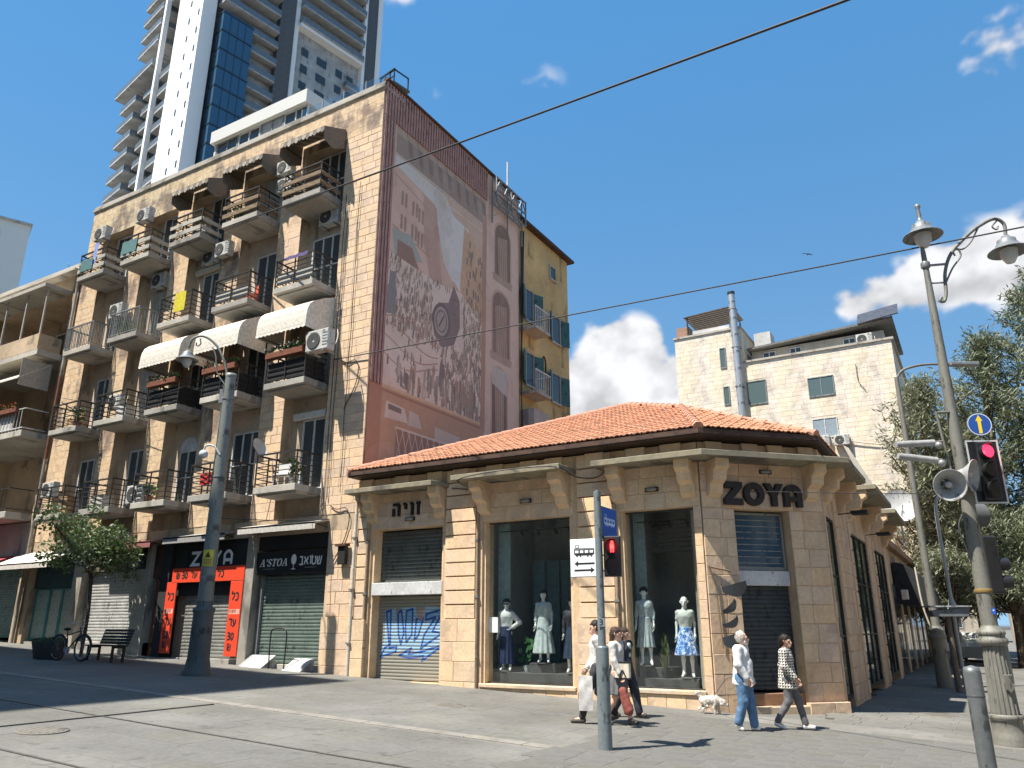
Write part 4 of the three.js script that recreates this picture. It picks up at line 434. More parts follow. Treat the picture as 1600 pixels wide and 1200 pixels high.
  const restS = { n: 0 }; for (const [a, b, s] of [[0, 0.22, 151], [1.35, 4.05, 152], [7.4, 9.3, 153], [12.6, 13.4, 154]]) stones(sd, M.chamfer, { u0: a, u1: b, y0: -0.4, y1: 5.62, h: 0.37, w: [0.4, 0.62], seed: s, depth: 0.045, gap: 0.008 }, restS, (sd.restMB = sd.restMB || new MB())); for (const [a, b] of [[0.22, 1.35], [4.05, 7.4], [9.3, 12.6]]) stones(sd, M.chamfer, { u0: a, u1: b, y0: 4.1, y1: 5.62, h: 0.37, seed: 155 }, restS, sd.restMB); cladding('stone_cladding', sd.restMB, sd); delete sd.restMB;
  for (const u of [1.6, 3.8, 7.6, 9.1]) { const p = new MB(); for (let y = 0.0; y < 5.3; y += 0.36) p.box(u - 0.2, u + 0.2, y + 0.02, y + 0.34, -0.02, 0.06, 0.01); p.build('pilaster', M.chamfer[1], sd); }
  for (const [a, b] of [[0.22, 1.35], [4.05, 7.4], [9.3, 12.6]]) glazed(sd, 'shop_window', a, b, 0.1, 4.1, -0.07, a < 1 ? 1 : 3, M.iron, mat(0.02, 0.045, 0.035, { map: null, roughness: 0.05 }), false, 2);
  // shutter bay
  slatted(shop, 'roller_shutter', SH[0] + 0.09, SH[1] - 0.08, 2.76, 4.16, -0.36, mat(0.15, 0.165, 0.15, { roughness: 0.5, metalness: 0.3 }), 0.1); new MB().box(SH[0] + 0.05, SH[1] - 0.04, 2.44, 2.77, -0.4, -0.02, 0.01).build('shutter_box', M.whitePaint, shop);
  // the lower curtain carries a sprayed tag
  const gm = canvasMat(1024, 896, (c, w, h) => { c.fillStyle = '#8f8d82'; c.fillRect(0, 0, w, h); const q = rng(44); for (let i = 0; i < 2600; i++) { const k = 128 + q() * 30 | 0; c.fillStyle = `rgba(${k},${k},${k - 12},0.25)`; c.fillRect(q() * w, q() * h, 2 + q() * 26, 1 + q() * 4); }
    const poly = (pts, fill, line, lw) => { c.beginPath(); pts.forEach(([x, y], i) => (i ? c.lineTo(x, y) : c.moveTo(x, y))); c.closePath(); if (fill) { c.fillStyle = fill; c.fill(); } if (line) { c.strokeStyle = line; c.lineWidth = lw; c.lineJoin = 'round'; c.stroke(); } };
    const lb = 'rgba(146,182,206,0.95)', bl = '#1d4a98'; poly([[100, 150], [260, 130], [290, 300], [340, 130], [560, 120], [600, 250], [720, 120], [1000, 130], [980, 420], [900, 560], [640, 640], [520, 560], [300, 600], [60, 660], [110, 420]], lb);
    for (const p of [[[120, 170], [190, 150], [200, 520], [120, 560], [60, 660], [290, 600], [300, 540], [190, 560]], [[300, 190], [350, 150], [400, 400], [360, 520], [320, 420]], [[430, 160], [520, 140], [520, 420], [440, 500], [420, 330]], [[580, 250], [680, 240], [620, 420], [560, 480]], [[720, 200], [980, 140], [820, 380], [960, 400], [660, 560], [700, 420], [860, 230], [720, 260]], [[340, 640], [520, 560], [480, 620], [640, 600], [980, 520], [680, 690], [700, 640], [500, 660]]]) poly(p, 'rgba(120,168,205,0.9)', bl, 24); c.fillStyle = 'rgba(190,150,140,0.8)'; c.fillRect(600, 150, 80, 110); }, { roughness: 0.55, metalness: 0.1 });
  const gs = slatted(shop, 'roller_shutter', SH[0] + 0.09, SH[1] - 0.08, 0.3, 2.42, -0.36, gm, 0.085); gs.userData.label = 'roller shutter with sprayed blue tag'; { const uv = gs.geometry.attributes.uv, a = SH[0] + 0.09, b = SH[1] - 0.08; for (let i = 0; i < uv.count; i++) uv.setXY(i, (uv.getX(i) - a) / (b - a), (uv.getY(i) - 0.3) / 2.12); }
  // display windows: frame, one sheet of glass, room behind
  for (const [a, b, c, d] of [W1, W2]) { const g = new THREE.Group(); g.name = 'display_window'; shop.add(g); const f = new MB(), t = 0.035; f.box(a + 0.02, a + 0.02 + t, c, d, -0.26, -0.2).box(b - 0.02 - t, b - 0.02, c, d, -0.26, -0.2).box(a + 0.02 + t, b - 0.02 - t, d - t, d, -0.26, -0.2).box(a + 0.02 + t, b - 0.02 - t, c, c + t, -0.26, -0.2); f.build('frame', mat(0.10, 0.11, 0.11, { roughness: 0.4, metalness: 0.4 }), g); new MB().box(a + 0.05, b - 0.05, c + 0.03, d - 0.03, -0.236, -0.228).build('glass_sheet', M.glass, g); }
  const room = new MB(); room.box(-5.9, -0.4, 0.1, 0.36, -3.0, -0.5).box(-5.95, -5.85, 0.1, 4.7, -3, -0.5).box(-5.9, -0.4, 4.6, 4.7, -3.0, -0.5).box(-5.9, -0.4, 0.1, 4.7, -3.1, -3.0).box(-0.42, -0.34, 0.1, 4.7, -3, -0.5).box(-3.1, -2.0, 0.1, 4.7, -2.6, -0.52); room.build('display_room', M.darkIn, shop);
  const pan = new MB(); for (let i = 0; i < 5; i++) pan.box(-5.2 + i * 0.42, -4.84 + i * 0.42, 0.4, 3.3, -1.75, -1.72); pan.each('sheer_panel', mat(0.10, 0.17, 0.175, { map: 'cloth' }), shop); new MB().box(-5.66, -5.3, 0.36, 4.2, -0.75, -0.7).build('screen_panel', mat(0.34, 0.42, 0.40, { map: 'cloth' }), shop); new MB().box(-1.9, -1.62, 0.36, 4.2, -0.75, -0.7).build('screen_panel', mat(0.34, 0.42, 0.40, { map: 'cloth' }), shop);
  const tr = new MB(); for (let i = 0; i < 7; i++) tr.box(-1.75, -0.35, 3.35 + i * 0.11, 3.38 + i * 0.11, -1.5, -1.46); tr.build('ceiling_slat', mat(0.12, 0.1, 0.09), shop); const rl = new MB(); rl.rod([-5.6, 4.0, -0.7], [-3.3, 4.0, -0.7], 0.015).rod([-1.8, 4.0, -0.7], [-0.4, 4.0, -0.7], 0.015); for (const u of [-5.0, -4.5, -4.0, -3.6, -1.5, -1.0, -0.6]) rl.rod([u, 4.0, -0.7], [u + 0.02, 3.88, -0.78], 0.035, 0.04, 8); rl.build('spot_track', M.blackMat, shop);
  const pf = new MB(); pf.box(-5.6, -3.3, 0.36, 0.58, -1.5, -0.42, 0.01).box(-1.85, -0.45, 0.36, 0.56, -1.5, -0.42, 0.01).box(-1.7, -1.1, 0.56, 0.78, -1.2, -0.6, 0.01).box(-4.7, -4.0, 0.58, 0.8, -1.3, -0.6, 0.01); pf.each('platform', mat(0.11, 0.11, 0.108, { map: 'plaster' }), shop);
  new MB().box(-9.3, 1.9, 0.1, 4.75, -12, -3.2).box(-9.85, -9.7, 0, 5.6, -14, -0.5).build('inner_wall', M.darkIn, shop);
  // frieze blocks under the eaves
  const fz = new MB(); for (const u of [-9.6, -8.3, -7.2, -6.35, -5.3, -4.3, -3.6, -2.5, -1.45, -0.6]) fz.box(u - 0.24, u + 0.24, 5.3, 5.62, -0.05, 0.13, 0.012); fz.each('frieze_block', M.corner[4], shop);
  const fz2 = new MB(); for (const u of [0.35, 1.25, 1.9, 2.7]) fz2.box(u - 0.2, u + 0.2, 5.3, 5.62, -0.05, 0.13, 0.012); fz2.each('frieze_block', M.corner[4], chf);
  // concrete canopies on stone corbels
  const corbel = (parent, u, z1, w = 0.3) => new MB().ext([[-0.02, 5.16], [z1 * 0.72, 5.16], [z1 * 0.72, 4.98], [z1 * 0.55, 4.9], [z1 * 0.5, 4.72], [z1 * 0.28, 4.64], [z1 * 0.22, 4.46], [-0.02, 4.34]], w, u + w / 2, 0, 0, 0, -Math.PI / 2, 0, 0.012).build('corbel', M.corner[3], parent);
  const canopy = (parent, pts, y = 5.17) => { const g = new MB(); g.ext(pts.map(([a, b]) => [a, -b]), 0.11, 0, y + 0.11, 0, Math.PI / 2, 0, 0, 0.012); return g.build('canopy_slab', mat(0.34, 0.31, 0.24, { map: 'old', roughness: 0.95 }), parent); };
  canopy(shop, [[-9.9, 0], [-6.72, 0], [-6.9, 0.66], [-9.86, 0.66]].map(([a, b]) => [a, -b])); corbel(shop, -9.3, 0.64); corbel(shop, -7.0, 0.64);
  canopy(shop, [[-6.1, 0], [-3.05, 0], [-3.05, 0.9], [-6.1, 0.9]].map(([a, b]) => [a, -b])); corbel(shop, -5.6, 0.86); corbel(shop, -3.35, 0.86);
  canopy(shop, [[-2.3, 0], [-2.3, 0.72], [0.3, 0.72], [RX + 0.72, 1.018 - RX - 0.72], [RX + 0.72, RZ - 2.7], [RX, RZ - 2.7], [RX, RZ], [0, 0]].map(([a, b]) => [a, -b])); corbel(shop, -1.9, 0.7); corbel(shop, -0.25, 0.7); corbel(chf, 0.3, 0.72); corbel(chf, 2.75, 0.72); corbel(sd, 0.35, 0.7); corbel(sd, 2.4, 0.7);
  canopy(sd, [[3.7, 0], [7.8, 0], [7.8, -0.85], [3.7, -0.85]]); corbel(sd, 3.9, 0.8); corbel(sd, 7.4, 0.8); canopy(sd, [[9.0, 0], [13.0, 0], [13.0, -0.85], [9.0, -0.85]]); corbel(sd, 9.2, 0.8); corbel(sd, 12.6, 0.8);
  // roof: boarded soffit, gutter board, tiles
  const E = 0.55, ey = 5.72, SE = 0.163, CE = E * 0.414 + E, A = [[-9.9, E], [E * 0.414, E], [RX + SE, CE - RX - SE], [RX + SE, -14.0], [-9.9, -14.0]];
  const sof = new MB(); sof.ext(A, 0.05, 0, ey - 0.02, 0, Math.PI / 2, 0, 0); const som = sof.build('soffit', M.brown, shop);
  const gut = new MB(); for (let i = 0; i < 3; i++) { const p = A[i], q = A[i + 1]; gut.bar([p[0], ey + 0.02, p[1]], [q[0], ey + 0.02, q[1]], 0.05, 0.11); } gut.build('gutter_board', mat(0.13, 0.075, 0.055, { map: 'wood' }), shop);
  const k = 0.42, d = (RX + SE + E - CE) / 0.5858, Q = [RX + SE - d, ey + 0.1 + k * d, E - d], D2 = (RX + SE + 9.9) / 2, AP = [RX + SE - D2, ey + 0.1 + k * D2, E - D2], BK = [AP[0], AP[1], -14 + D2], e0 = ey + 0.1;
  const P0 = [-9.9, e0, E], P1 = [E * 0.414, e0, E], P2 = [RX + SE, e0, CE - RX - SE], P3 = [RX + SE, e0, -14], P4 = [-9.9, e0, -14];
  const planes = [[P0, P1, Q, AP], [P1, P2, Q], [P2, P3, BK, AP, Q], [P3, P4, BK], [P4, P0, AP, BK]];
  const deck = new MB(); for (const pl of planes) { for (let i = 1; i < pl.length - 1; i++) { const g = new THREE.BufferGeometry(); g.setAttribute('position', new THREE.Float32BufferAttribute([...pl[0], ...pl[i], ...pl[i + 1]], 3)); g.computeVertexNormals(); deck.add(g); } } const dk = deck.build('roof', M.tile, shop); dk.geometry.translate(0, -0.02, 0);
  // interlocking tiles
  const tw = 0.25, tl = 0.37, prof = [[0, 0.012], [0.03, 0.03], [0.06, 0.012], [0.11, 0.008], [0.15, 0.03], [0.19, 0.03], [0.235, 0.008], [0.25, 0.012]];
  const tp = [], tn = []; for (let i = 0; i < prof.length - 1; i++) { const [a, b] = prof[i], [c, e] = prof[i + 1]; const lo = 0.022, hi = 0.0, q = [[a, b + lo, 0], [c, e + lo, 0], [c, e + hi, -tl], [a, b + hi, -tl]]; for (const t of [0, 1, 2, 0, 2, 3]) tp.push(...q[t]); const f = [[a, b + lo - 0.026, 0], [c, e + lo - 0.026, 0], [c, e + lo, 0], [a, b + lo, 0]]; for (const t of [0, 1, 2, 0, 2, 3]) tp.push(...f[t]); }
  const tileG = new THREE.BufferGeometry(); tileG.setAttribute('position', new THREE.Float32BufferAttribute(tp, 3)); tileG.computeVertexNormals(); boxUV(tileG);
  const rr = rng(66), restT = new MB(), cand = [];
  planes.slice(0, 3).forEach((pl, pi) => {
    const a = V(...pl[0]), b = V(...pl[1]), ex = b.clone().sub(a).normalize(), n = b.clone().sub(a).cross(V(...pl[2]).sub(a)).normalize(); if (n.y < 0) n.negate(); const up2 = n.clone().cross(ex); if (up2.y < 0) up2.negate(); const ez = up2.clone().negate();
    const to2 = (p) => { const v = V(...p).sub(a); return [v.dot(ex), v.dot(up2)]; }; const poly = pl.map(to2); const inside = (x, y) => { let c = false; for (let i = 0, j = poly.length - 1; i < poly.length; j = i++) { if ((poly[i][1] > y) !== (poly[j][1] > y) && x < (poly[j][0] - poly[i][0]) * (y - poly[i][1]) / (poly[j][1] - poly[i][1]) + poly[i][0]) c = !c; } return c; };
    const L = Math.max(...poly.map((p) => p[0])), Hh = Math.max(...poly.map((p) => p[1])); const ey3 = n.clone();
    for (let row = 0, v = -0.03; v < Hh; v += tl - 0.045, row++) for (let u = -0.2 - (row % 2) * 0.0; u < L + 0.2; u += tw) { if (!inside(u + tw / 2, Math.max(0.02, v + tl * 0.45))) continue; const pos = a.clone().addScaledVector(ex, u).addScaledVector(up2, v).addScaledVector(ey3, 0.004 + rr() * 0.006); const m = new THREE.Matrix4().makeBasis(ex, ey3, ez).setPosition(pos); cand.push({ m, s: pi === 1 ? 0 : pi === 0 ? 1 + row * 0.2 : 60, k: rr() * 6 | 0 }); }
  });
  cand.sort((x, y) => x.s - y.s); cand.forEach((c, i) => { if (i < 298) { const m = mesh('roof_tile', tileG, M.tiles[c.k], dk); m.matrix.copy(c.m); m.matrix.decompose(m.position, m.quaternion, m.scale); } else { const cl = M.tiles[c.k].color; restT.tint = [cl.r, cl.g, cl.b]; restT.add(tileG.clone(), c.m); } });
  const rt = restT.build('tile_cover', mat(1, 1, 1, { map: 'tile', bump: 'stoneB', roughness: 0.88, vertexColors: true }), dk); rt.userData.kind = 'stuff';
  const cap = (p, q, nm) => { const a = V(...p), b = V(...q), l = a.distanceTo(b), n = Math.round(l / 0.36); const m2 = mat(0.70, 0.33, 0.21, { map: 'tile', roughness: 0.9 }); for (let i = 0; i < n; i++) { const c0 = a.clone().lerp(b, i / n), c1 = a.clone().lerp(b, (i + 1.12) / n); const g = new MB().rod(c0.toArray(), c1.toArray(), 0.12, 0.10, 8).build('hip_tile', m2, dk); g.position.y = 0.0; } };
  cap(P0, AP); cap(P1, Q); cap(P2, Q); cap(Q, AP); cap(AP, BK);
  for (const [w, b] of rests) cladding('stone_cladding', b, w);
}
// letters over the chamfer door
{
  const S2 = Math.SQRT1_2, t = thing('shop_sign', 'big dark metal letters mounted over the chamfered corner door', 'sign', [CX + 0.5 * S2, 4.22, CZ - 0.5 * S2], Math.PI / 4), dm = mat(0.03, 0.022, 0.02, { roughness: 0.6 });
  const L = (pts, holes) => { const s = new THREE.Shape(pts.map((p) => new THREE.Vector2(...p))); if (holes) s.holes.push(holes); return new THREE.ExtrudeGeometry(s, { depth: 0.09, bevelEnabled: true, bevelSize: 0.006, bevelThickness: 0.006, bevelSegments: 1, curveSegments: 16 }); };
  const put = (g, x) => { const m = mesh('letter', boxUV(strip(g)), dm, t); m.position.set(x, 0, 0.05); };
  put(L([[0, 0], [0.44, 0], [0.44, 0.13], [0.2, 0.13], [0.44, 0.38], [0.44, 0.5], [0.01, 0.5], [0.01, 0.37], [0.24, 0.37], [0, 0.12]]), 0.02);
  { const s = new THREE.Shape(); s.absellipse(0.24, 0.25, 0.25, 0.255, 0, Math.PI * 2); const h = new THREE.Path(); h.absellipse(0.24, 0.25, 0.12, 0.13, 0, Math.PI * 2); s.holes.push(h); put(new THREE.ExtrudeGeometry(s, { depth: 0.09, bevelEnabled: true, bevelSize: 0.006, bevelThickness: 0.006, bevelSegments: 1, curveSegments: 18 }), 0.52); }
  put(L([[0.16, 0], [0.29, 0], [0.29, 0.22], [0.46, 0.5], [0.31, 0.5], [0.225, 0.34], [0.14, 0.5], [-0.01, 0.5], [0.16, 0.22]]), 1.04);
  { const p = [[0, 0], [0.13, 0], [0.13, 0.12], [0.32, 0.12], [0.32, 0], [0.45, 0], [0.45, 0.3]]; for (let i = 1; i <= 8; i++) { const a = Math.PI * i / 8; p.push([0.225 + 0.225 * Math.cos(a), 0.3 + 0.2 * Math.sin(a)]); } const h = new THREE.Path([[0.13, 0.22], [0.32, 0.22], [0.32, 0.3], [0.225, 0.39], [0.13, 0.3]].map((q) => new THREE.Vector2(...q))); put(L(p, h), 1.52); }
  const t2 = thing('shop_sign', 'dark metal Hebrew letters over the painted shutter', 'sign', [-13.6, 4.52, CZ + 0.02]); let x = 0.0; for (const ch of 'היוז') { const [w, ...ls] = HEB[ch]; const g = new MB(); for (const l of ls) for (let i = 0; i < l.length - 1; i++) g.bar([x + l[i][0] * 0.3, l[i][1] * 0.32, 0.04], [x + l[i + 1][0] * 0.3, l[i + 1][1] * 0.32 + 0.0001, 0.04], 0.07, 0.07); g.build('letter', mat(0.03, 0.022, 0.02, { roughness: 0.6 }), t2); x += (w + 0.2) * 0.3 + 0.06; }
  // bent metal plates of a broken upright sign on the corner
  const sg = thing('metal_wall_sign', 'broken upright sign of bent dark metal plates on the corner stone', 'sign', [CX + 0.28 * S2, 1.2, CZ - 0.28 * S2], Math.PI / 4), dk = mat(0.10, 0.11, 0.12, { roughness: 0.45, metalness: 0.5 });
  const leaf = (u, y, w, h, tilt, cv) => { const g = new THREE.PlaneGeometry(w, h, 10, 4), p = g.attributes.position; for (let i = 0; i < p.count; i++) { const a = p.getX(i) / w, b = p.getY(i); p.setY(i, b * (1 - 1.6 * Math.abs(a) ** 1.5) + cv * a * a); p.setZ(i, 0.22 - 0.3 * a * a); } g.computeVertexNormals(); const m = mesh('plate', boxUV(strip(g)), dk, sg); m.position.set(u, y, 0.08); m.rotation.z = tilt; };
  leaf(0.25, 1.18, 0.6, 0.28, 0.25, 0.3); leaf(0.1, 0.82, 0.4, 0.16, 0.7, 0.2); leaf(0.1, 0.5, 0.4, 0.15, 0.5, 0.25); leaf(0.15, 0.14, 0.55, 0.34, 0.15, 0.22);
  new MB().rod([-0.05, 0, 0.06], [-0.12, 1.5, 0.06], 0.012).rod([-0.2, 1.66, 0.06], [0.25, 1.58, 0.1], 0.02).rod([-0.24, 1.68, 0.06], [-0.12, 1.3, 0.06], 0.02).build('rod', mat(0.3, 0.22, 0.15), sg);
  // bulkhead lamps under the canopies
  for (const [x, y, z, ry, l] of [[-13.0, 4.42, CZ + 0.05, 0, 'bulkhead lamp above the painted shutter'], [-9.4, 4.62, CZ + 0.05, 0, 'bulkhead lamp above the three-mannequin window'], [-6.1, 4.62, CZ + 0.05, 0, 'bulkhead lamp above the two-mannequin window'], [CX + 1.65 * S2, 5.0, CZ - 1.65 * S2, Math.PI / 4, 'bulkhead lamp above the metal letters']]) { const b = thing('bulkhead_lamp', l, 'lamp', [x, y, z], ry); new MB().box(-0.16, 0.16, -0.05, 0.05, 0, 0.05, 0.01).build('base', M.blackMat, b); new MB().ball(0, 0, 0.06, 0.14, 1, 0.35, 0.5, 12).build('cover', mat(0.2, 0.19, 0.17, { roughness: 0.3, map: null }), b); }
  for (const [u, l] of [[3.6 - 1.4, 'flat floodlight on the side wall before the second canopy'], [7.6, 'flat floodlight on the side wall before the last canopy']]) { const b = thing('floodlight', l, 'lamp', [-2.85, 4.35, -18.86 - u], Math.PI / 2); new MB().rod([0, 0, 0], [0, 0.02, 0.4], 0.015).build('arm', M.iron, b); new MB().box(-0.2, 0.2, -0.03, 0.05, 0.35, 0.75, 0.02).build('housing', M.black, b); }
  const wr = new MB().tube([[-11.6, 5.12, CZ + 0.13], [-11.0, 5.05, CZ + 0.16], [-10.9, 5.15, CZ + 0.9], [-8.1, 5.2, CZ + 0.92], [-7.9, 5.05, CZ + 0.2], [-7.4, 5.02, CZ + 0.14], [-7.0, 5.2, CZ + 0.4]], 0.014, 5, 50).build('eave_cable', M.wire); tag(wr, 'cable slung between the shop canopies', 'cable');
  for (const [x, l] of [[-10.82, 'tan drain pipe beside the three-mannequin window'], [-7.05, 'tan drain pipe beside the two-mannequin window'], [-14.45, 'tan drain pipe beside the painted shutter']]) { const b = thing('drain_pipe', l, 'pipe', [x, g0(x), CZ + 0.06]); new MB().rod([0, 0.0, 0], [0, 4.3, 0], 0.04, 0.04, 10).build('pipe', mat(0.5, 0.36, 0.23), b); for (const y of [0.7, 2.1, 3.5]) new MB().box(-0.055, 0.055, y, y + 0.05, -0.1, 0.05).build('clamp', M.grayMetal, b); }
}
// ---------------------------------------------------------------- mural wall on the apartment building's side
{
  const sw = new MB(); sw.box(-0.05, 0.0, 0.2, 19.15, -9.05, -0.03); sw.build('side_wall', mat(0.70, 0.50, 0.40, { map: 'plaster' }), apt);
  const mural = canvasMat(1024, 1584, (c, w, h) => {
    const r = rng(29), X = (m) => m / 9.05 * w, Yy = (y) => (19.5 - y) / 14 * h;        // metres along the wall, world height
    const P = (pts, f) => { c.fillStyle = f; c.beginPath(); pts.forEach(([a, b], i) => (i ? c.lineTo(X(a), Yy(b)) : c.moveTo(X(a), Yy(b)))); c.closePath(); c.fill(); };
    const Ln = (pts, s, lw) => { c.strokeStyle = s; c.lineWidth = lw; c.beginPath(); pts.forEach(([a, b], i) => (i ? c.lineTo(X(a), Yy(b)) : c.moveTo(X(a), Yy(b)))); c.stroke(); };
    c.fillStyle = '#c4a590'; c.fillRect(0, 0, w, h);
    P([[0.7, 18.2], [6.4, 18.4], [6.4, 16.9], [0.7, 17.0]], '#8f7d72'); P([[0.7, 18.2], [6.4, 18.4], [6.4, 18.0], [0.7, 17.85]], '#a38f80');
    P([[0.7, 17.0], [3.6, 16.9], [4.6, 16.0], [4.9, 14.6], [4.2, 13.6], [3.6, 14.2], [3.0, 16.2], [0.7, 16.6]], '#cbcac4'); P([[3.2, 16.4], [5.2, 16.2], [5.4, 15.0], [4.7, 13.4], [4.1, 13.8], [3.6, 15.4]], '#d3d4cf');
    P([[0.6, 16.6], [3.0, 16.1], [3.5, 14.0], [3.6, 13.0], [0.6, 13.4]], '#d3af9d'); P([[2.3, 16.3], [3.1, 16.1], [3.6, 13.2], [2.9, 13.0], [2.4, 14.4]], '#b59484');
    for (const [a, b] of [[1.1, 15.8], [1.7, 15.7], [2.05, 15.6], [1.1, 14.9], [1.7, 14.8], [2.05, 14.7]]) for (let k = 0; k < 2; k++) P([[a + k * 0.2, b], [a + k * 0.2 + 0.12, b], [a + k * 0.2 + 0.12, b - 0.55], [a + k * 0.2, b - 0.55]], '#967a6e');
    Ln([[0.7, 16.25], [3.0, 15.7]], '#b08c78', 6); Ln([[0.7, 14.3], [2.8, 14.0]], '#a67c69', 5); P([[0.7, 14.2], [1.7, 14.35], [2.4, 13.6], [0.9, 13.2]], '#9aa49c'); P([[1.0, 13.9], [1.8, 13.9], [2.3, 13.1], [1.0, 12.9]], '#8a6d62');
    P([[4.9, 16.2], [6.3, 15.6], [6.3, 11.5], [5.2, 12.4], [4.7, 13.6]], '#c4a07f'); for (let i = 0; i < 60; i++) { const a = 5 + r() * 1.2, b = 12.2 + r() * 3.6; P([[a, b], [a + 0.1, b], [a + 0.1, b - 0.3], [a, b - 0.3]], ['#87705f', '#a88b72', '#6f6a63'][i % 3]); }
    // lattice girder
    Ln([[0.7, 17.05], [6.4, 16.95]], '#d8c6b4', 5); Ln([[1.8, 16.6], [6.4, 16.6]], '#d8c6b4', 5); for (let i = 0; i < 40; i++) { const a = 1.8 + i * 0.115; Ln([[a, i % 2 ? 17.0 : 16.6], [a + 0.115, i % 2 ? 16.6 : 17.0]], '#cdb8a5', 2.5); } for (let i = 0; i < 9; i++) { const a = 1.2 + i * 0.6; Ln([[a, 18.2], [a + 0.4, 17.1]], '#6e6158', 5); P([[a + 0.1, 17.9], [a + 0.35, 17.9], [a + 0.45, 17.3], [a + 0.2, 17.3]], '#75675e'); }
    // a crowd on a wide slope
    P([[0.55, 13.3], [3.2, 13.2], [4.8, 13.4], [6.2, 12.6], [6.2, 8.7], [0.55, 8.7]], '#d8c6b8');
    const pal = ['#8d7d72', '#776f68', '#9a8577', '#a58f80', '#83857e', '#9c7a6b', '#6a6460', '#b7a292', '#8b7d71', '#dccdbf']; for (let i = 0; i < 1500; i++) { const a = 0.55 + r() * 5.6, t = (r()), b = 13.3 - t * 4.4; if (a > 3.0 && a < 4.9 && b > 11.2 && b < 13.2) continue; if (a < 3.6 && b < 10.9 && r() > 0.06) continue; const s = 0.16 + 0.13 * t; c.fillStyle = pal[r() * pal.length | 0]; c.fillRect(X(a), Yy(b), X(s * 0.32), s * h / 14); c.fillStyle = '#a27a68'; c.beginPath(); c.arc(X(a + s * 0.16), Yy(b + s * 0.18), X(s * 0.12), 0, 7); c.fill(); if (r() > 0.5) Ln([[a, b - s], [a - 0.03, b - s * 1.5]], '#6a5b52', 3); }
    // curved horn with a round mouth
    P([[3.0, 11.9], [3.4, 12.5], [4.0, 12.7], [4.3, 13.5], [4.7, 13.0], [4.75, 12.0], [4.4, 11.2], [3.7, 10.9], [3.2, 11.2]], '#77696a'); c.lineWidth = 14; c.strokeStyle = '#5f5755'; c.fillStyle = '#9d938f'; c.beginPath(); c.ellipse(X(3.6), Yy(11.85), X(0.48), 0.62 / 14 * h, 0.15, 0, 7); c.fill(); c.stroke(); c.lineWidth = 6; c.beginPath(); c.ellipse(X(3.6), Yy(11.85), X(0.3), 0.4 / 14 * h, 0.15, 0, 7); c.stroke(); Ln([[3.45, 11.6], [3.75, 12.1]], '#5c5250', 8); Ln([[4.0, 12.3], [4.55, 12.4]], '#6b605c', 6); Ln([[4.2, 12.9], [4.65, 13.0]], '#6b605c', 6); Ln([[4.2, 12.3], [4.3, 12.9]], '#6b605c', 4);
    for (let k = 0; k < 4; k++) Ln(Array.from({ length: 14 }, (_, i) => [0.6 + i * 0.22, 11.0 - k * 0.42 + 0.25 * Math.sin(i * 0.35 + k)]), '#a5806f', 5); P([[3.6, 10.3], [3.85, 10.3], [4.0, 9.4], [3.5, 9.4]], '#6d5f5a'); P([[0.7, 12.6], [1.0, 12.7], [1.1, 11.2], [0.6, 11.1]], '#787e7c'); for (let i = 0; i < 90; i++) { const a = 1.2 + r() * 5.4, b = 8.72 + r() * 0.6; P([[a, b], [a + 0.12, b], [a + 0.14, b + 0.55 * r() + 0.2], [a + 0.02, b + 0.6]], pal[r() * 10 | 0]); }
    // painted parapet and house below
    P([[0, 8.7], [9.05, 8.7], [9.05, 5.5], [0, 5.5]], '#b08a70'); P([[0, 8.7], [0.62, 8.7], [0.62, 5.5], [0, 5.5]], '#a0725a'); Ln([[0.55, 8.7], [8.2, 8.68]], '#d0aa88', 12); Ln([[0.55, 8.55], [8.2, 8.52]], '#94674f', 8);
    P([[0.85, 8.25], [1.75, 8.2], [1.95, 7.75], [0.8, 7.7]], '#c9bcb2'); P([[0.95, 8.18], [1.6, 8.14], [1.6, 7.98], [0.95, 8.0]], '#6b605c'); P([[2.0, 8.2], [2.5, 8.15], [2.7, 7.7], [1.98, 7.7]], '#bdb0a6'); P([[3.4, 7.95], [4.9, 7.9], [4.9, 6.95], [3.4, 6.95]], '#bfae9f'); P([[1.35, 7.5], [4.3, 7.5], [4.3, 6.3], [1.35, 6.3]], '#8b6a5a'); for (let i = 0; i < 9; i++) { Ln([[1.35 + i * 0.33, 7.5], [1.75 + i * 0.33, 6.3]], '#c6b3a4', 5); Ln([[1.75 + i * 0.33, 7.5], [1.35 + i * 0.33, 6.3]], '#c6b3a4', 3); } Ln([[1.35, 7.5], [4.3, 7.5]], '#d2c2b4', 8); P([[5.2, 7.4], [5.6, 7.7], [5.9, 6.6], [5.1, 6.5]], '#75584b');
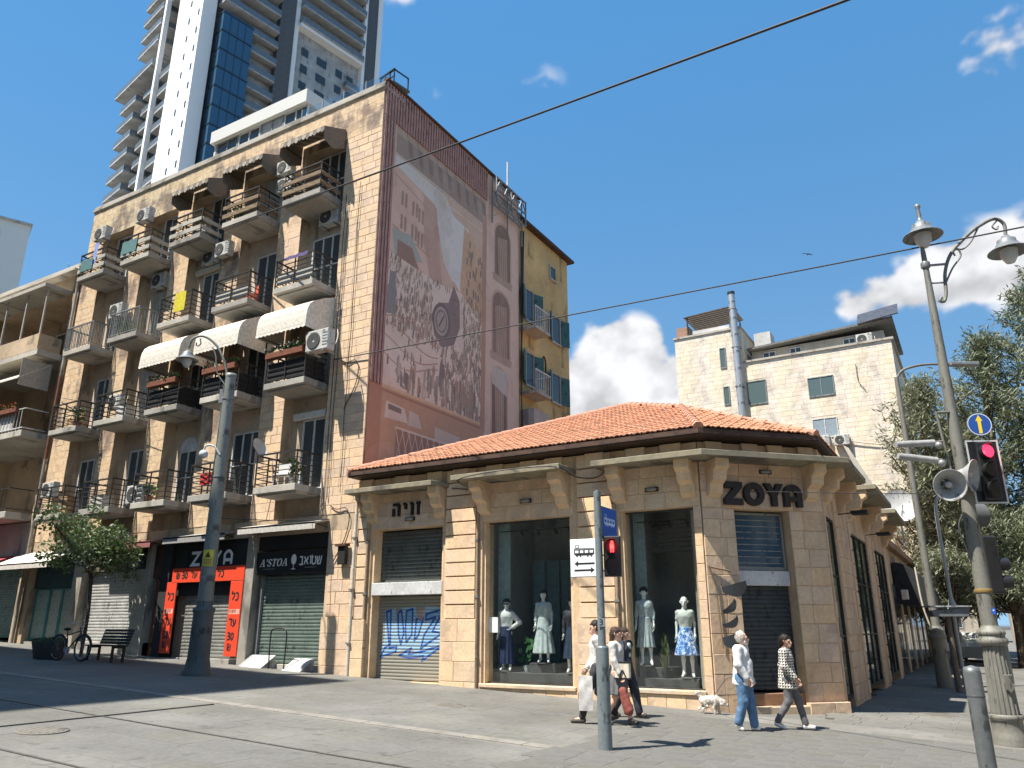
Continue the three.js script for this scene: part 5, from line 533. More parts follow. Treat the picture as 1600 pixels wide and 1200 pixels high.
    // painted house front with arched openings
    P([[6.45, 18.35], [9.05, 18.35], [9.05, 8.6], [6.45, 8.2]], '#d4b5a4'); P([[6.2, 17.4], [6.5, 17.4], [6.5, 8.4], [6.2, 8.5]], '#a5806e'); for (const [a, b, y1, y0, oc] of [[7.15, 8.35, 17.0, 15.2, '#6e5a50'], [7.0, 8.3, 13.9, 11.8, '#7d6358'], [7.0, 8.1, 10.6, 8.3, '#6a5348']]) { c.fillStyle = '#bb9c8c'; c.beginPath(); c.ellipse(X((a + b) / 2), Yy(y1), X((b - a) / 2 + 0.12), 0.72 / 14 * h, 0, Math.PI, 0); c.fill(); P([[a - 0.1, y1], [b + 0.1, y1], [b + 0.1, y0], [a - 0.1, y0]], '#bb9c8c'); c.fillStyle = oc; c.beginPath(); c.ellipse(X((a + b) / 2), Yy(y1), X((b - a) / 2), 0.6 / 14 * h, 0, Math.PI, 0); c.fill(); P([[a, y1], [b, y1], [b, y0], [a, y0]], oc); P([[a + 0.2, y1 - 0.1], [b - 0.25, y1 + 0.1], [b - 0.2, y0], [a + 0.3, y0]], '#a58a7a'); P([[a - 0.2, y0], [b + 0.2, y0], [b + 0.12, y0 - 0.32], [a - 0.12, y0 - 0.32]], '#a88a78'); for (let k = 0; k < 6; k++) Ln([[a + 0.15 + k * 0.15, y1], [a + 0.2 + k * 0.16, y0]], '#55483f', 3); }
    c.fillStyle = '#c1beb6'; P([[7.0, 11.2], [8.1, 11.2], [8.1, 10.2], [7.0, 10.5]], '#b9b2a9');
    c.fillStyle = 'rgba(196,172,152,0.22)'; c.fillRect(0, 0, w, h); for (let i = 0; i < 160; i++) { const a = r() * w, b = r() * h, q = 20 + r() * 90; c.fillStyle = ['rgba(150,116,96,0.07)', 'rgba(214,200,186,0.08)', 'rgba(120,104,92,0.06)'][i % 3]; c.beginPath(); c.ellipse(a, b, q * 0.5, q, r() * 3, 0, 7); c.fill(); }
    for (let i = 0; i < 5200; i++) { const k = r() > 0.5 ? 255 : 60; c.fillStyle = `rgba(${k},${k * 0.9 | 0},${k * 0.85 | 0},0.035)`; c.fillRect(r() * w, r() * h, 2 + r() * 14, 2 + r() * 22); }
  }, { roughness: 0.92 });
  const mp = mesh('mural', new THREE.PlaneGeometry(9.0, 13.9), mural, apt); mp.rotation.y = Math.PI / 2; mp.position.set(0.006, 12.5, -4.54); mp.userData.label = 'faded pinkish crowd scene painted on the side wall';
  const rib = (z0, z1, y0, y1, name) => { const g = new MB(), n = Math.round((z0 - z1) / 0.15); for (let i = 0; i < n; i++) { const z = z0 + (z1 - z0) * (i + 0.5) / n; g.box(0.01, 0.055, y0, y1, z - 0.045, z + 0.045); } g.box(0.006, 0.02, y0, y1, z1, z0); return g.build(name, M.redRib, apt); };
  rib(-0.02, -6.5, 18.12, 19.46, 'ribbed_cladding'); rib(-0.02, -0.62, 8.7, 18.1, 'ribbed_cladding');
  const cp = new MB(); cp.box(-0.1, 0.12, 19.46, 19.54, -9.05, 0.0); cp.build('wall_coping', M.rust, apt);
  const lat = thing('roof_scaffold', 'pale steel lattice scaffold at the roof end of the mural', 'scaffold', [LX + 0.14, 17.2, -23.4]); const b = (p, q, w = 0.035) => { const g = new MB(); g.bar(p, q, w, w); g.build('strut', M.grayMetal, lat); };
  for (const z of [0, -1.2, -2.4]) { b([0, 0, z], [0, 2.1, z + 0.0001], 0.05); b([0.2, 0.9, z], [0.2, 2.1, z + 0.0001], 0.05); } for (const y of [0.9, 1.5, 2.05]) { b([0, y, 0], [0, y, -2.4], 0.05); b([0.2, y, 0], [0.2, y, -2.4], 0.05); } for (let i = 0; i < 8; i++) { b([0, 0.9 + (i % 2) * 0.6, -i * 0.3], [0, 1.5 - (i % 2) * 0.6, -(i + 1) * 0.3]); b([0.2, 1.5 + (i % 2) * 0.55, -i * 0.3], [0.2, 2.05 - (i % 2) * 0.55, -(i + 1) * 0.3]); } for (let i = 0; i < 5; i++) b([0, i * 0.3, 0], [0, (i + 1) * 0.3, -0.4 * (i % 2)], 0.03);
  const an = thing('antenna_pole', 'short white antenna pole at the roof end above the mural', 'antenna', [LX - 0.1, 19.5, -25.0]); new MB().rod([0, 0, 0], [0, 1.5, 0], 0.045, 0.04, 8).build('mast', M.whitePaint, an); new MB().box(-0.06, 0.06, 0, 0.1, -0.06, 0.06).build('foot', M.grayMetal, an);
}
// ---------------------------------------------------------------- yellow house behind
{
  const t = thing('yellow_house', 'tall ochre yellow house with teal shutters behind the mural wall', 'building', [LX - 0.05, 0, -25.8]);
  new MB().box(-9, 0, 0.2, 18.5, -4.75, 0.03).build('wall', M.yellowWall, t); new MB().box(-9.2, 0.28, 18.5, 18.62, -5.0, 0.03).box(-9, -0.3, 18.62, 19.3, -4.5, 0).build('roof', M.brown, t);
  const win = (z, y, w, h, sh) => { const g = new THREE.Group(); g.name = 'window'; t.add(g); g.position.set(0, y, z); g.rotation.y = Math.PI / 2; const f = new MB(); f.box(-w / 2 - 0.07, w / 2 + 0.07, -0.08, 0, 0, 0.1).box(-w / 2 - 0.06, -w / 2, 0, h, 0, 0.06).box(w / 2, w / 2 + 0.06, 0, h, 0, 0.06).box(-w / 2 - 0.06, w / 2 + 0.06, h, h + 0.06, 0, 0.06); f.build('frame', M.concreteLt, g); new MB().box(-w / 2, w / 2, 0, h, 0.005, 0.02).build('pane', M.pane, g);
    if (sh) for (const s of [-1, 1]) { const q = new MB(); q.box(0, 0.52, 0, h, -0.02, 0.02); for (let i = 0; i < 12; i++) q.box(0.05, 0.47, h * (i + 0.3) / 12, h * (i + 0.8) / 12, 0.02, 0.035); const m = q.build('shutter', mat(0.07, 0.19, 0.19), g); m.position.set(s * (w / 2 + 0.06), 0, 0.05); m.rotation.y = s > 0 ? -0.4 : Math.PI + 0.4; } };
  win(-3.15, 16.95, 0.5, 0.62, false); win(-3.4, 13.9, 0.75, 1.25, true); win(-3.3, 11.05, 0.75, 1.3, true); win(-0.9, 14.1, 0.6, 1.4, true); win(-0.9, 11.2, 0.6, 1.4, true);
  for (const y of [13.55, 10.75]) { const g = new THREE.Group(); g.name = 'balcony'; t.add(g); new MB().box(0, 0.75, y - 0.12, y, -1.45, -0.15).build('slab', M.concreteLt, g); const rl = new MB(); for (let i = 0; i < 9; i++) rl.box(0.71, 0.735, y, y + 0.85, -1.43 + i * 0.155, -1.41 + i * 0.155); rl.box(0.7, 0.74, y + 0.85, y + 0.9, -1.45, -0.15).box(0, 0.7, y + 0.85, y + 0.9, -1.45, -1.41); rl.build('railing', M.whitePaint, g); }
  new MB().box(0, 0.6, 8.6, 10.0, -1.5, -0.2).build('closed_balcony', mat(0.62, 0.55, 0.48, { map: 'plaster' }), t); const cb = new MB(); for (let k = 0; k < 5; k++) cb.tube([[0.1 + 0.03 * k, 18, -0.06 - 0.02 * k], [0.12, 14, -0.05 - k * 0.03], [0.1, 11, -0.08], [0.14, 8, -0.06 - k * 0.04]], 0.02, 4); cb.build('cable_bundle', M.wire, t);
  new MB().tube([[0.03, 12.6, -2.0], [0.04, 12.9, -2.2], [0.04, 12.6, -2.35], [0.04, 12.0, -2.3], [0.03, 11.7, -2.45]], 0.03, 5).build('loose_cable', M.wire, t);
}
// ---------------------------------------------------------------- residential tower far behind
{
  const t = thing('residential_tower', 'tall modern residential tower with white shaft and stacked balconies', 'tower', [-86.7, 0, -55.7], -10.5 * R); const S = 0.92, FH = 3.25;
  const wA = mat(0.82, 0.81, 0.78, { map: null }), gA = mat(0.52, 0.53, 0.51, { map: 'plaster' }), dA = mat(0.15, 0.147, 0.14, { map: 'metal', roughness: 0.6 }), rail = mat(0.26, 0.29, 0.30, { roughness: 0.3, metalness: 0.3 }), slabM = mat(0.62, 0.62, 0.60, { map: 'plaster' });
  new MB().box(-7.4, 1.05, 40, 118, -2.1, 0).build('shaft', wA, t); new MB().box(-24, 0.9, 20, 118, -30, -3.2).build('core', gA, t); new MB().box(-13.2, -12.5, 40, 118, -0.7, 0).build('fin', wA, t);
  for (let f = 0; f < 19; f++) for (const u of [-2.85, 0.05]) { const y = 56 + f * FH; const m = mesh('window', boxUV(strip(new THREE.BoxGeometry(0.42, 1.05, 0.06))), M.pane, t); m.position.set(u, y, 0.02); }
  const bal = (parent, name, x0, x1, y, z0, z1) => { const g = new THREE.Group(); g.name = name; t.add(g); new MB().box(x0, x1, y - 0.3, y, z0, z1).build('slab', slabM, g); const b = new MB(); b.box(x0, x1, y, y + 0.95, z1 - 0.05, z1).box(x0, x0 + 0.05, y, y + 0.95, z0, z1 - 0.05).box(x1 - 0.05, x1, y, y + 0.95, z0, z1 - 0.05); b.build('railing', rail, g); };
  for (let f = 0; f < 10; f++) { const y = 56.5 + f * FH; if (y < 85) { bal(t, 'balcony', -25.5 + 0.15 * f, -18.5, y, -3.2, 0.2); bal(t, 'balcony', -18.2, -13.4, y + 0.6, -3.2, -0.8); bal(t, 'balcony', -12.3, -7.6, y + 1.2, -3.2, -0.6); } }
  bal(t, 'terrace', -27, -13.3, 86.6, -3.2, 0.5); for (let f = 0; f < 8; f++) { const y = 91.5 + f * FH; bal(t, 'balcony', -20.5, -13.4, y, -3.2, 0.2); if (f > 1) bal(t, 'balcony', -12.3, -7.6, y + 1, -3.2, -0.6); }
  // right flank, seen receding
  const gl = mat(0.055, 0.125, 0.19, { map: null, roughness: 0.12, metalness: 0.3 }); new MB().box(0.95, 2.6, 40, 89.2, -7.4, -2.6).build('glass_bay', gl, t); const tr = new MB(); for (let f = 0; f < 16; f++) { const y = 40 + f * FH; tr.box(0.9, 2.66, y, y + 0.25, -7.45, -2.54); } for (let i = 1; i < 4; i++) tr.box(2.6, 2.64, 40, 89, -2.6 - i * 1.2 - 0.03, -2.6 - i * 1.2 + 0.03); tr.build('mullion', mat(0.05, 0.08, 0.1, { roughness: 0.4, metalness: 0.4 }), t);
  for (let f = 0; f < 20; f++) { const y = 52 + f * FH; if (y > 89.5) bal(t, 'balcony', 0.9, 2.9, y, -11.6, -2.4); else bal(t, 'balcony', 0.9, 2.2, y + 1, -12.0, -7.6); }
  new MB().box(0.85, 2.0, 40, 118, -14.6, -12.0).build('dark_panel', dA, t); new MB().box(0.85, 1.6, 40, 118, -15.6, -14.6).build('pilaster', wA, t);
  for (let f = 0; f < 9; f++) bal(t, 'balcony', 0.9, 2.6, 96.3 + f * FH, -28.2, -15.6); new MB().box(0.85, 2.4, 95.4, 96.0, -28.3, -15.5).build('soffit', wA, t); new MB().box(0.85, 0.95, 60, 95.4, -28.3, -15.5).build('lower_wall', slabM, t);
  for (let f = 0; f < 9; f++) for (const z of [-17.5, -20.8, -24.3, -26.6]) { const m = mesh('window', boxUV(strip(new THREE.BoxGeometry(0.08, 1.5, z === -20.8 ? 1.9 : 1.3))), M.pane, t); m.position.set(0.98, 66 + f * FH, z); }
  for (let f = 0; f < 6; f++) bal(t, 'balcony', 0.9, 1.9, 70.5 + f * 2 * FH, -27.9, -25.4);
  new MB().box(0.7, 1.9, 40, 120, -28.9, -28.3).box(-24, 1.6, 40, 118, -32.4, -31.4).build('end_pilaster', wA, t); new MB().box(-2, 1.5, 40, 118, -31.4, -28.9).build('dark_recess', dA, t);
  // dark rooftop terrace frame of a nearer block
  const p = thing('roof_terrace_frame', 'dark steel roof terrace frame behind the apartment roof corner', 'terrace frame', [-27.1, 33.95, -31.0], -10.5 * R); new MB().box(-0.8, 0.3, -20, 0, -1, 0).build('wall', gA, p); new MB().box(-0.9, 0.55, 0, 0.12, -1.1, 0.3).build('slab', dA, p); const ff = new MB(); for (const x of [-0.85, -0.4, 0.05, 0.45]) ff.box(x, x + 0.07, 0.12, 1.0, 0.15, 0.22); ff.box(-0.9, 0.55, 0.98, 1.06, 0.12, 0.26).box(-0.9, 0.55, 0.5, 0.55, 0.15, 0.22).box(0.45, 0.52, 0.12, 1.0, -1, -0.93).box(0.45, 0.52, 0.98, 1.05, -1, 0.1); ff.build('frame', M.black, p);
}
// ---------------------------------------------------------------- white stone building down the side street
{
  const Z = -54, t = thing('white_building', 'white stone building with steel flue and roof pergola', 'building', [0, 0, Z]), wl = stoneSet(0.83, 0.77, 0.66, 41, 7, 0.045);
  const base = new MB(); base.box(-17.3, -12.27, 0, 22.6, -12, 0.0).box(-12.27, -2.56, 0, 19.85, -14, 0.0); const bm = base.build('wall', mat(0.70, 0.62, 0.49, { map: 'stone' }), t); const rest = new MB();
  const holes = [[-12.2, -10.85, 16.65, 18.4], [-8.08, -6.4, 16.6, 18.0], [-8.1, -6.5, 13.7, 15.07], [-13.95, -13.5, 19.7, 21.3], [-13.9, -13.45, 16.9, 18.3], [-12.0, -10.6, 11.5, 13.2]];
  stones(bm, wl, { u0: -17.3, u1: -12.27, y0: 4, y1: 22.6, h: 0.33, w: [0.5, 0.9], seed: 5, holes, gap: 0.012 }, { n: 0 }, rest); stones(bm, wl, { u0: -12.27, u1: -2.56, y0: 4, y1: 19.85, h: 0.33, w: [0.5, 0.95], seed: 6, holes, gap: 0.012 }, { n: 0 }, rest); cladding('stone_cladding', rest, bm);
  holes.forEach(([a, b, c, d], i) => glazed(t, 'window', a, b, c, d, 0.004, i === 2 || i === 1 ? 2 : 1, i === 2 ? M.whitePaint : M.grayMetal, i === 2 ? mat(0.32, 0.38, 0.42, { map: 'cloth', roughness: 0.3 }) : mat(0.09, 0.13, 0.13, { map: null, roughness: 0.1 })));
  new MB().box(-12.3, -2.4, 19.85, 20.0, -14, 0.12).box(-17.4, -12.2, 22.6, 22.75, -12, 0.1).build('coping', M.concreteLt, t);
  new MB().box(-11.9, -3.0, 20.0, 21.0, -9, -1.2).build('attic_wall', mat(0.62, 0.57, 0.48, { map: 'plaster' }), t); new MB().ext([[-12.1, 21.0], [-2.3, 21.55], [-2.3, 21.7], [-12.1, 21.15]], 8.6, 0, 0, -9.2).build('attic_roof', mat(0.22, 0.22, 0.21, { map: 'metal' }), t);
  for (const [a, b] of [[-11.1, -10.2], [-9.2, -8.4], [-5.6, -4.8]]) glazed(t, 'attic_window', a, b, 20.1, 20.8, -1.19, 2); new MB().box(-11.9, -10.7, 21.2, 22.9, -4, -2.5).build('stair_head', M.white, t);
  const pg = thing('roof_pergola', 'dark slatted pergola on the white building roof', 'pergola', [-16.4, 22.75, Z - 0.4]); const pm = new MB(); pm.box(0, 0.1, 0, 1.7, -0.1, 0).box(3.3, 3.4, 0, 1.9, -0.1, 0).box(0, 0.1, 0, 1.7, -3.1, -3).box(3.3, 3.4, 0, 1.9, -3.1, -3); pm.build('post', M.iron, pg); for (let i = 0; i < 9; i++) { const m = mesh('slat', boxUV(strip(new THREE.BoxGeometry(3.8, 0.07, 0.22))), mat(0.16, 0.14, 0.12, { map: 'wood' }), pg); m.position.set(1.7, 1.78, -0.05 - i * 0.38); m.rotation.z = 0.05; } new MB().box(-0.9, 0.1, 0, 1.0, -1.2, -0.2).build('brick_stack', mat(0.36, 0.22, 0.16, { map: 'stone' }), pg); new MB().box(0.4, 3.2, 0.0, 0.5, -0.25, -0.1).build('parapet_rail', M.white, pg);
  const fl = thing('flue_pipe', 'tall shiny steel flue pipe up the white building', 'flue', [-12.62, 4, Z + 0.42]); new MB().rod([0, 0, 0], [0, 21.2, 0], 0.25, 0.25, 18).build('pipe', M.zinc, fl); new MB().rod([0, 21.2, 0], [0, 21.4, 0], 0.27, 0.27, 18).build('cap', M.black, fl); for (let y = 2; y < 21; y += 3) new MB().box(-0.27, 0.27, y, y + 0.06, -0.45, 0.26).build('clamp', M.grayMetal, fl);
  const sp = thing('solar_panel', 'tilted dark solar panel at the end of the white building roof', 'solar panel', [-3.2, 21.3, Z - 1]); const q = new MB().box(-1.3, 1.3, -0.04, 0.04, -0.8, 0.8).build('panel', mat(0.10, 0.10, 0.11, { roughness: 0.3 }), sp); q.rotation.set(0.75, 0, 0.12); q.position.y = 0.85; new MB().rod([-0.8, 0, 0], [-0.8, 0.9, -0.3], 0.03).rod([0.8, 0, 0], [0.8, 1.0, -0.3], 0.03).build('stand', M.grayMetal, sp);
  acUnit(-7.6, 13.05, Z + 0.25, 0, 'air conditioner under the curtained window of the white building', 1.2); acUnit(-6.35, 13.05, Z + 0.25, 0, 'second air conditioner under the curtained window of the white building', 1.1); acUnit(-4.2, 20.02, Z - 0.7, 0, 'air conditioner on the white building roof ledge', 1.2);
  const cr = thing('cable_run', 'drooping cable on the white building wall', 'cable', [0, 0, Z + 0.05]); new MB().tube([[-5.9, 13.3, 0.1], [-4.8, 13.0, 0.08], [-3.7, 12.9, 0.08], [-3.2, 13.6, 0.06], [-3.1, 15.2, 0.05]], 0.035, 5).build('cable', M.concreteLt, cr); new MB().tube([[-4.9, 18.5, 0.04], [-4.85, 17.2, 0.04], [-4.5, 16.6, 0.04]], 0.02, 5).build('short_cable', M.iron, cr);
  new MB().ext([[-6.3, 13.0], [-6.0, 12.8], [-3.4, 7.0], [-4.2, 7.0]], 0.3, 0, 0, 0.05).build('chute', M.concreteLt, cr);
}
// ---------------------------------------------------------------- low shops along the side street
{
  const r = rng(31); const t = thing('side_shops', 'row of low shaded shops beyond the corner shop', 'shop row', [-2.95, 0, -32.4]);
  new MB().box(-6, 0, -0.3, 4.6, -22, 0).build('wall', mat(0.70, 0.56, 0.41, { map: 'old' }), t); new MB().box(-6, 0.25, 4.6, 4.85, -22, 0).build('parapet', mat(0.48, 0.30, 0.20, { map: 'old' }), t);
  for (let i = 0; i < 6; i++) { const z = -0.6 - i * 3.5; const g = new MB(); g.box(0.005, 0.06, -0.2, 3.2, z - 2.8, z); g.build('shop_front', i % 2 ? M.blackMat : mat(0.07, 0.06, 0.05), t); new MB().box(0.06, 0.09, 0.1, 2.7, z - 1.5, z - 0.3).box(0.06, 0.09, 0.1, 2.7, z - 2.7, z - 1.7).build('pane', M.pane, t); new MB().box(-0.02, 0.12, -0.3, 4.4, z, z + 0.65).build('pier', mat(0.70, 0.54, 0.40, { map: 'old' }), t); }
  for (let i = 0; i < 4; i++) { const a = thing('shop_awning', ['black domed awning at the end of the corner shop side wall', 'black domed awning with white lettering on the side street', 'dark brown awning further down the side street', 'dark awning at the far side street shops'][i], 'awning', [-2.9, 2.6, -35 - i * 4.2], Math.PI / 2, 'dark awnings on the side street'); const p = []; for (let k = 0; k <= 8; k++) { const q = k / 8 * Math.PI / 2; p.push([1.25 * Math.sin(q), 1.5 * Math.cos(q)]); } p.push([1.22, -0.25], [0, -0.1]); new MB().ext(p, 3.2, 3.2, 0, 0, 0, -Math.PI / 2, 0).build('fabric', i === 2 ? mat(0.07, 0.035, 0.03, { map: 'cloth' }) : M.blackMat, a); if (i === 1) { const m = face('lettering', 2.2, 0.22, canvasMat(512, 52, (c, w, h) => { c.fillStyle = '#0b0b0b'; c.fillRect(0, 0, w, h); strokes(c, 'תיב רכומ', 60, 42, 32, 8, '#e8e4da'); }), a, 1.6, -0.12, 1.262); m.rotation.y = 0; } }
  const um = thing('closed_parasol', 'closed dark red parasol on the side street footway', 'parasol', [-1.6, g0(-1.6), -46]); new MB().lathe([[0.02, 3.0], [0.16, 2.6], [0.24, 1.5], [0.2, 1.0], [0.03, 0.95]], 0, 0, 0, 10).build('canopy', mat(0.22, 0.02, 0.04, { map: 'cloth' }), um); new MB().rod([0, 0, 0], [0, 3.1, 0], 0.03).build('pole', M.iron, um);
  const dish = thing('satellite_dish', 'white round satellite dish behind the side canopies', 'dish', [-2.35, 6.35, -35.5], 0.35); new MB().lathe([[0, 0], [0.3, 0.03], [0.55, 0.11], [0.68, 0.18]], 0, 0, 0, 24, 1.35).build('reflector', M.dish, dish); new MB().rod([0, -1.6, -0.05], [0, 0, -0.05], 0.035).build('mast', M.grayMetal, dish); new MB().rod([0, -0.5, 0.05], [0, 0.0, 0.5], 0.014).build('feed_arm', M.iron, dish);
  for (let i = 0; i < 3; i++) { const p = thing('hanging_lamp', 'pale lantern hung on the side street shop front, number of dark doors past the corner'.replace('number of dark doors past the corner', ['next to the last canopy', 'below the lettered awning', 'past the brown awning'][i]), 'lamp', [-2.45, 2.6, -33.2 - i * 5.5]); new MB().box(-0.12, 0.12, 0, 0.35, -0.08, 0.08, 0.03).build('body', M.cream, p); new MB().rod([0, 0.35, 0], [-0.4, 0.6, 0], 0.012).build('arm', M.iron, p); }
}
// tall office block across the street, outside the picture: its shadow lies over the tram street
{
  const t = thing('opposite_building', 'plain tall stone-clad block across the street that shades the tramway', 'building', [-23.6, 0, 1.2]);
  new MB().box(-40, 0, -0.5, 38, 0, 22).build('wall', mat(0.6, 0.52, 0.4, { map: 'stone' }), t);
  for (let f = 0; f < 10; f++) for (let i = 0; i < 9; i++) { const m = mesh('window', boxUV(strip(new THREE.BoxGeometry(1.8, 1.9, 0.1))), M.pane, t); m.position.set(-2.6 - i * 4.2, 3.5 + f * 3.4, -0.02); }
  new MB().box(-40.1, 0.1, 38, 38.3, -0.1, 22).build('coping', M.concreteLt, t);
}
// lower stone houses opposite, outside the picture: they stand in the shop glass and close the side street
for (const [x0, x1, z0, z1, h, l] of [[-23.2, 6, 16, 30, 14, 'low stone house across the street that the shop glass mirrors'], [10.5, 26, -70, -4, 10, 'stone house row along the other side of the side street']]) {
  const t = thing('opposite_building', l, 'building', [x0, 0, z0]); new MB().box(0, x1 - x0, -0.5, h, 0, z1 - z0).build('wall', mat(0.6, 0.5, 0.37, { map: 'stone' }), t); new MB().box(-0.15, x1 - x0 + 0.15, h, h + 0.3, -0.15, z1 - z0 + 0.15).build('coping', M.concreteLt, t);
  const along = x0 < 0 ? x1 - x0 : z1 - z0; for (let f = 0; f < (h > 11 ? 4 : 3); f++) for (let i = 0; i < Math.floor(along / 3.4); i++) { const m = mesh('window', boxUV(strip(x0 < 0 ? new THREE.BoxGeometry(1.3, 1.7, 0.1) : new THREE.BoxGeometry(0.1, 1.7, 1.3))), M.pane, t); if (x0 < 0) m.position.set(2 + i * 3.4, 2 + f * 3.4, -0.02); else m.position.set(-0.02, 2 + f * 3.4, 2 + i * 3.4); }
}
// ---------------------------------------------------------------- lamp posts, signs, signals
function bell(t, x, y, z, s, finial) { // street lantern: bell hood, opal glass
  const a = new MB(); a.lathe([[0.03, 0.34], [0.07, 0.33], [0.1, 0.28], [0.17, 0.24], [0.175, 0.17], [0.2, 0.15], [0.22, 0.1], [0.36, 0.0], [0.37, -0.02], [0.34, -0.015], [0.2, 0.06], [0, 0.08]].map(([p, q]) => [p * s, q * s]), x, y, z, 22); a.build('lamp_hood', mat(0.26, 0.28, 0.29, { roughness: 0.5, metalness: 0.2 }), t);
  const b = new MB(); b.lathe([[0.0, -0.28], [0.08, -0.25], [0.15, -0.12], [0.165, 0.02]].map(([p, q]) => [p * s, q * s]), x, y, z, 16); b.build('lamp_glass', mat(0.62, 0.64, 0.62, { map: null, roughness: 0.35, transmission: 0.35, thickness: 0 }), t);
  if (finial) new MB().lathe([[0, 0.72], [0.05, 0.7], [0.055, 0.64], [0.03, 0.6], [0.045, 0.45], [0.03, 0.4], [0.05, 0.37], [0.05, 0.33]].map(([p, q]) => [p * s, q * s]), x, y, z, 12).build('finial', M.grayMetal, t);
}
{ // tall tram and lamp pole on the uphill footway
  const t = thing('lamp_post', 'tall grey-green tapered tram pole with curled lamp arm and dark base', 'lamp post', [-17.24, g0(-17.24) - 0.01, -13.69], 30.5 * R);
  new MB().lathe([[0.37, 0], [0.37, 0.1], [0.32, 0.16], [0.29, 0.32], [0.27, 0.42], [0.25, 1.5], [0.275, 1.53], [0.275, 1.62], [0.2, 1.66], [0.195, 1.8]], 0, 0, 0, 24).build('base', M.poleDark, t);
  new MB().lathe([[0.195, 1.8], [0.172, 4], [0.138, 7.85], [0.152, 7.87], [0.152, 7.95], [0, 7.98]], 0, 0, 0, 20).build('pole', M.poleGreen, t);
  new MB().tube([[-0.1, 7.9, 0], [-0.25, 8.35, 0], [-0.55, 8.85, 0], [-0.95, 9.1, 0], [-1.22, 9.0, 0], [-1.3, 8.75, 0]], 0.035, 8, 40).tube([[-1.0, 9.02, 0], [-0.98, 8.85, 0], [-1.08, 8.8, 0], [-1.1, 8.9, 0]], 0.02, 6, 20).tube([[-0.12, 7.6, 0], [-0.4, 8.0, 0], [-0.5, 8.5, 0], [-0.62, 8.75, 0]], 0.02, 6, 20).build('lamp_arm', M.poleGreen, t); bell(t, -1.3, 8.38, 0, 0.85, false);
  const yl = new THREE.CylinderGeometry(0.193, 0.197, 0.42, 14, 1, true, -0.7, 1.5); const ym = mesh('warning_sticker', yl, canvasMat(96, 96, (c) => { c.fillStyle = '#b9a93c'; c.fillRect(0, 0, 96, 96); c.fillStyle = '#c9bd3f'; c.fillRect(0, 0, 96, 44); c.fillStyle = '#2a2a22'; c.beginPath(); c.moveTo(48, 8); c.lineTo(72, 44); c.lineTo(24, 44); c.closePath(); c.fill(); c.fillStyle = '#5b5a3a'; for (let i = 0; i < 4; i++) c.fillRect(14, 54 + i * 9, 68, 4); }), t); ym.position.y = 2.87;
  new MB().tube([[0, 5.6, 0.15], [-0.2, 5.85, 0.16], [-0.4, 5.85, 0.16], [-0.44, 5.72, 0.16]], 0.025, 6, 20).build('camera_arm', M.whitePaint, t); new MB().ball(-0.44, 5.62, 0.16, 0.12, 1, 1, 1, 14).build('dome_camera', M.whitePaint, t);
  new MB().rod([-0.19, 4.2, 0.02], [-0.155, 7.6, 0.02], 0.018).box(-0.25, -0.14, 7.1, 7.5, -0.05, 0.05).build('conduit', M.grayMetal, t); for (const y of [2.35, 5.0, 7.2]) new MB().lathe([[0.185 - y * 0.003, y], [0.206 - y * 0.006, y], [0.206 - y * 0.006, y + 0.05], [0.185 - y * 0.003, y + 0.05]], 0, 0, 0, 18).build('clamp_band', M.grayMetal, t);
}
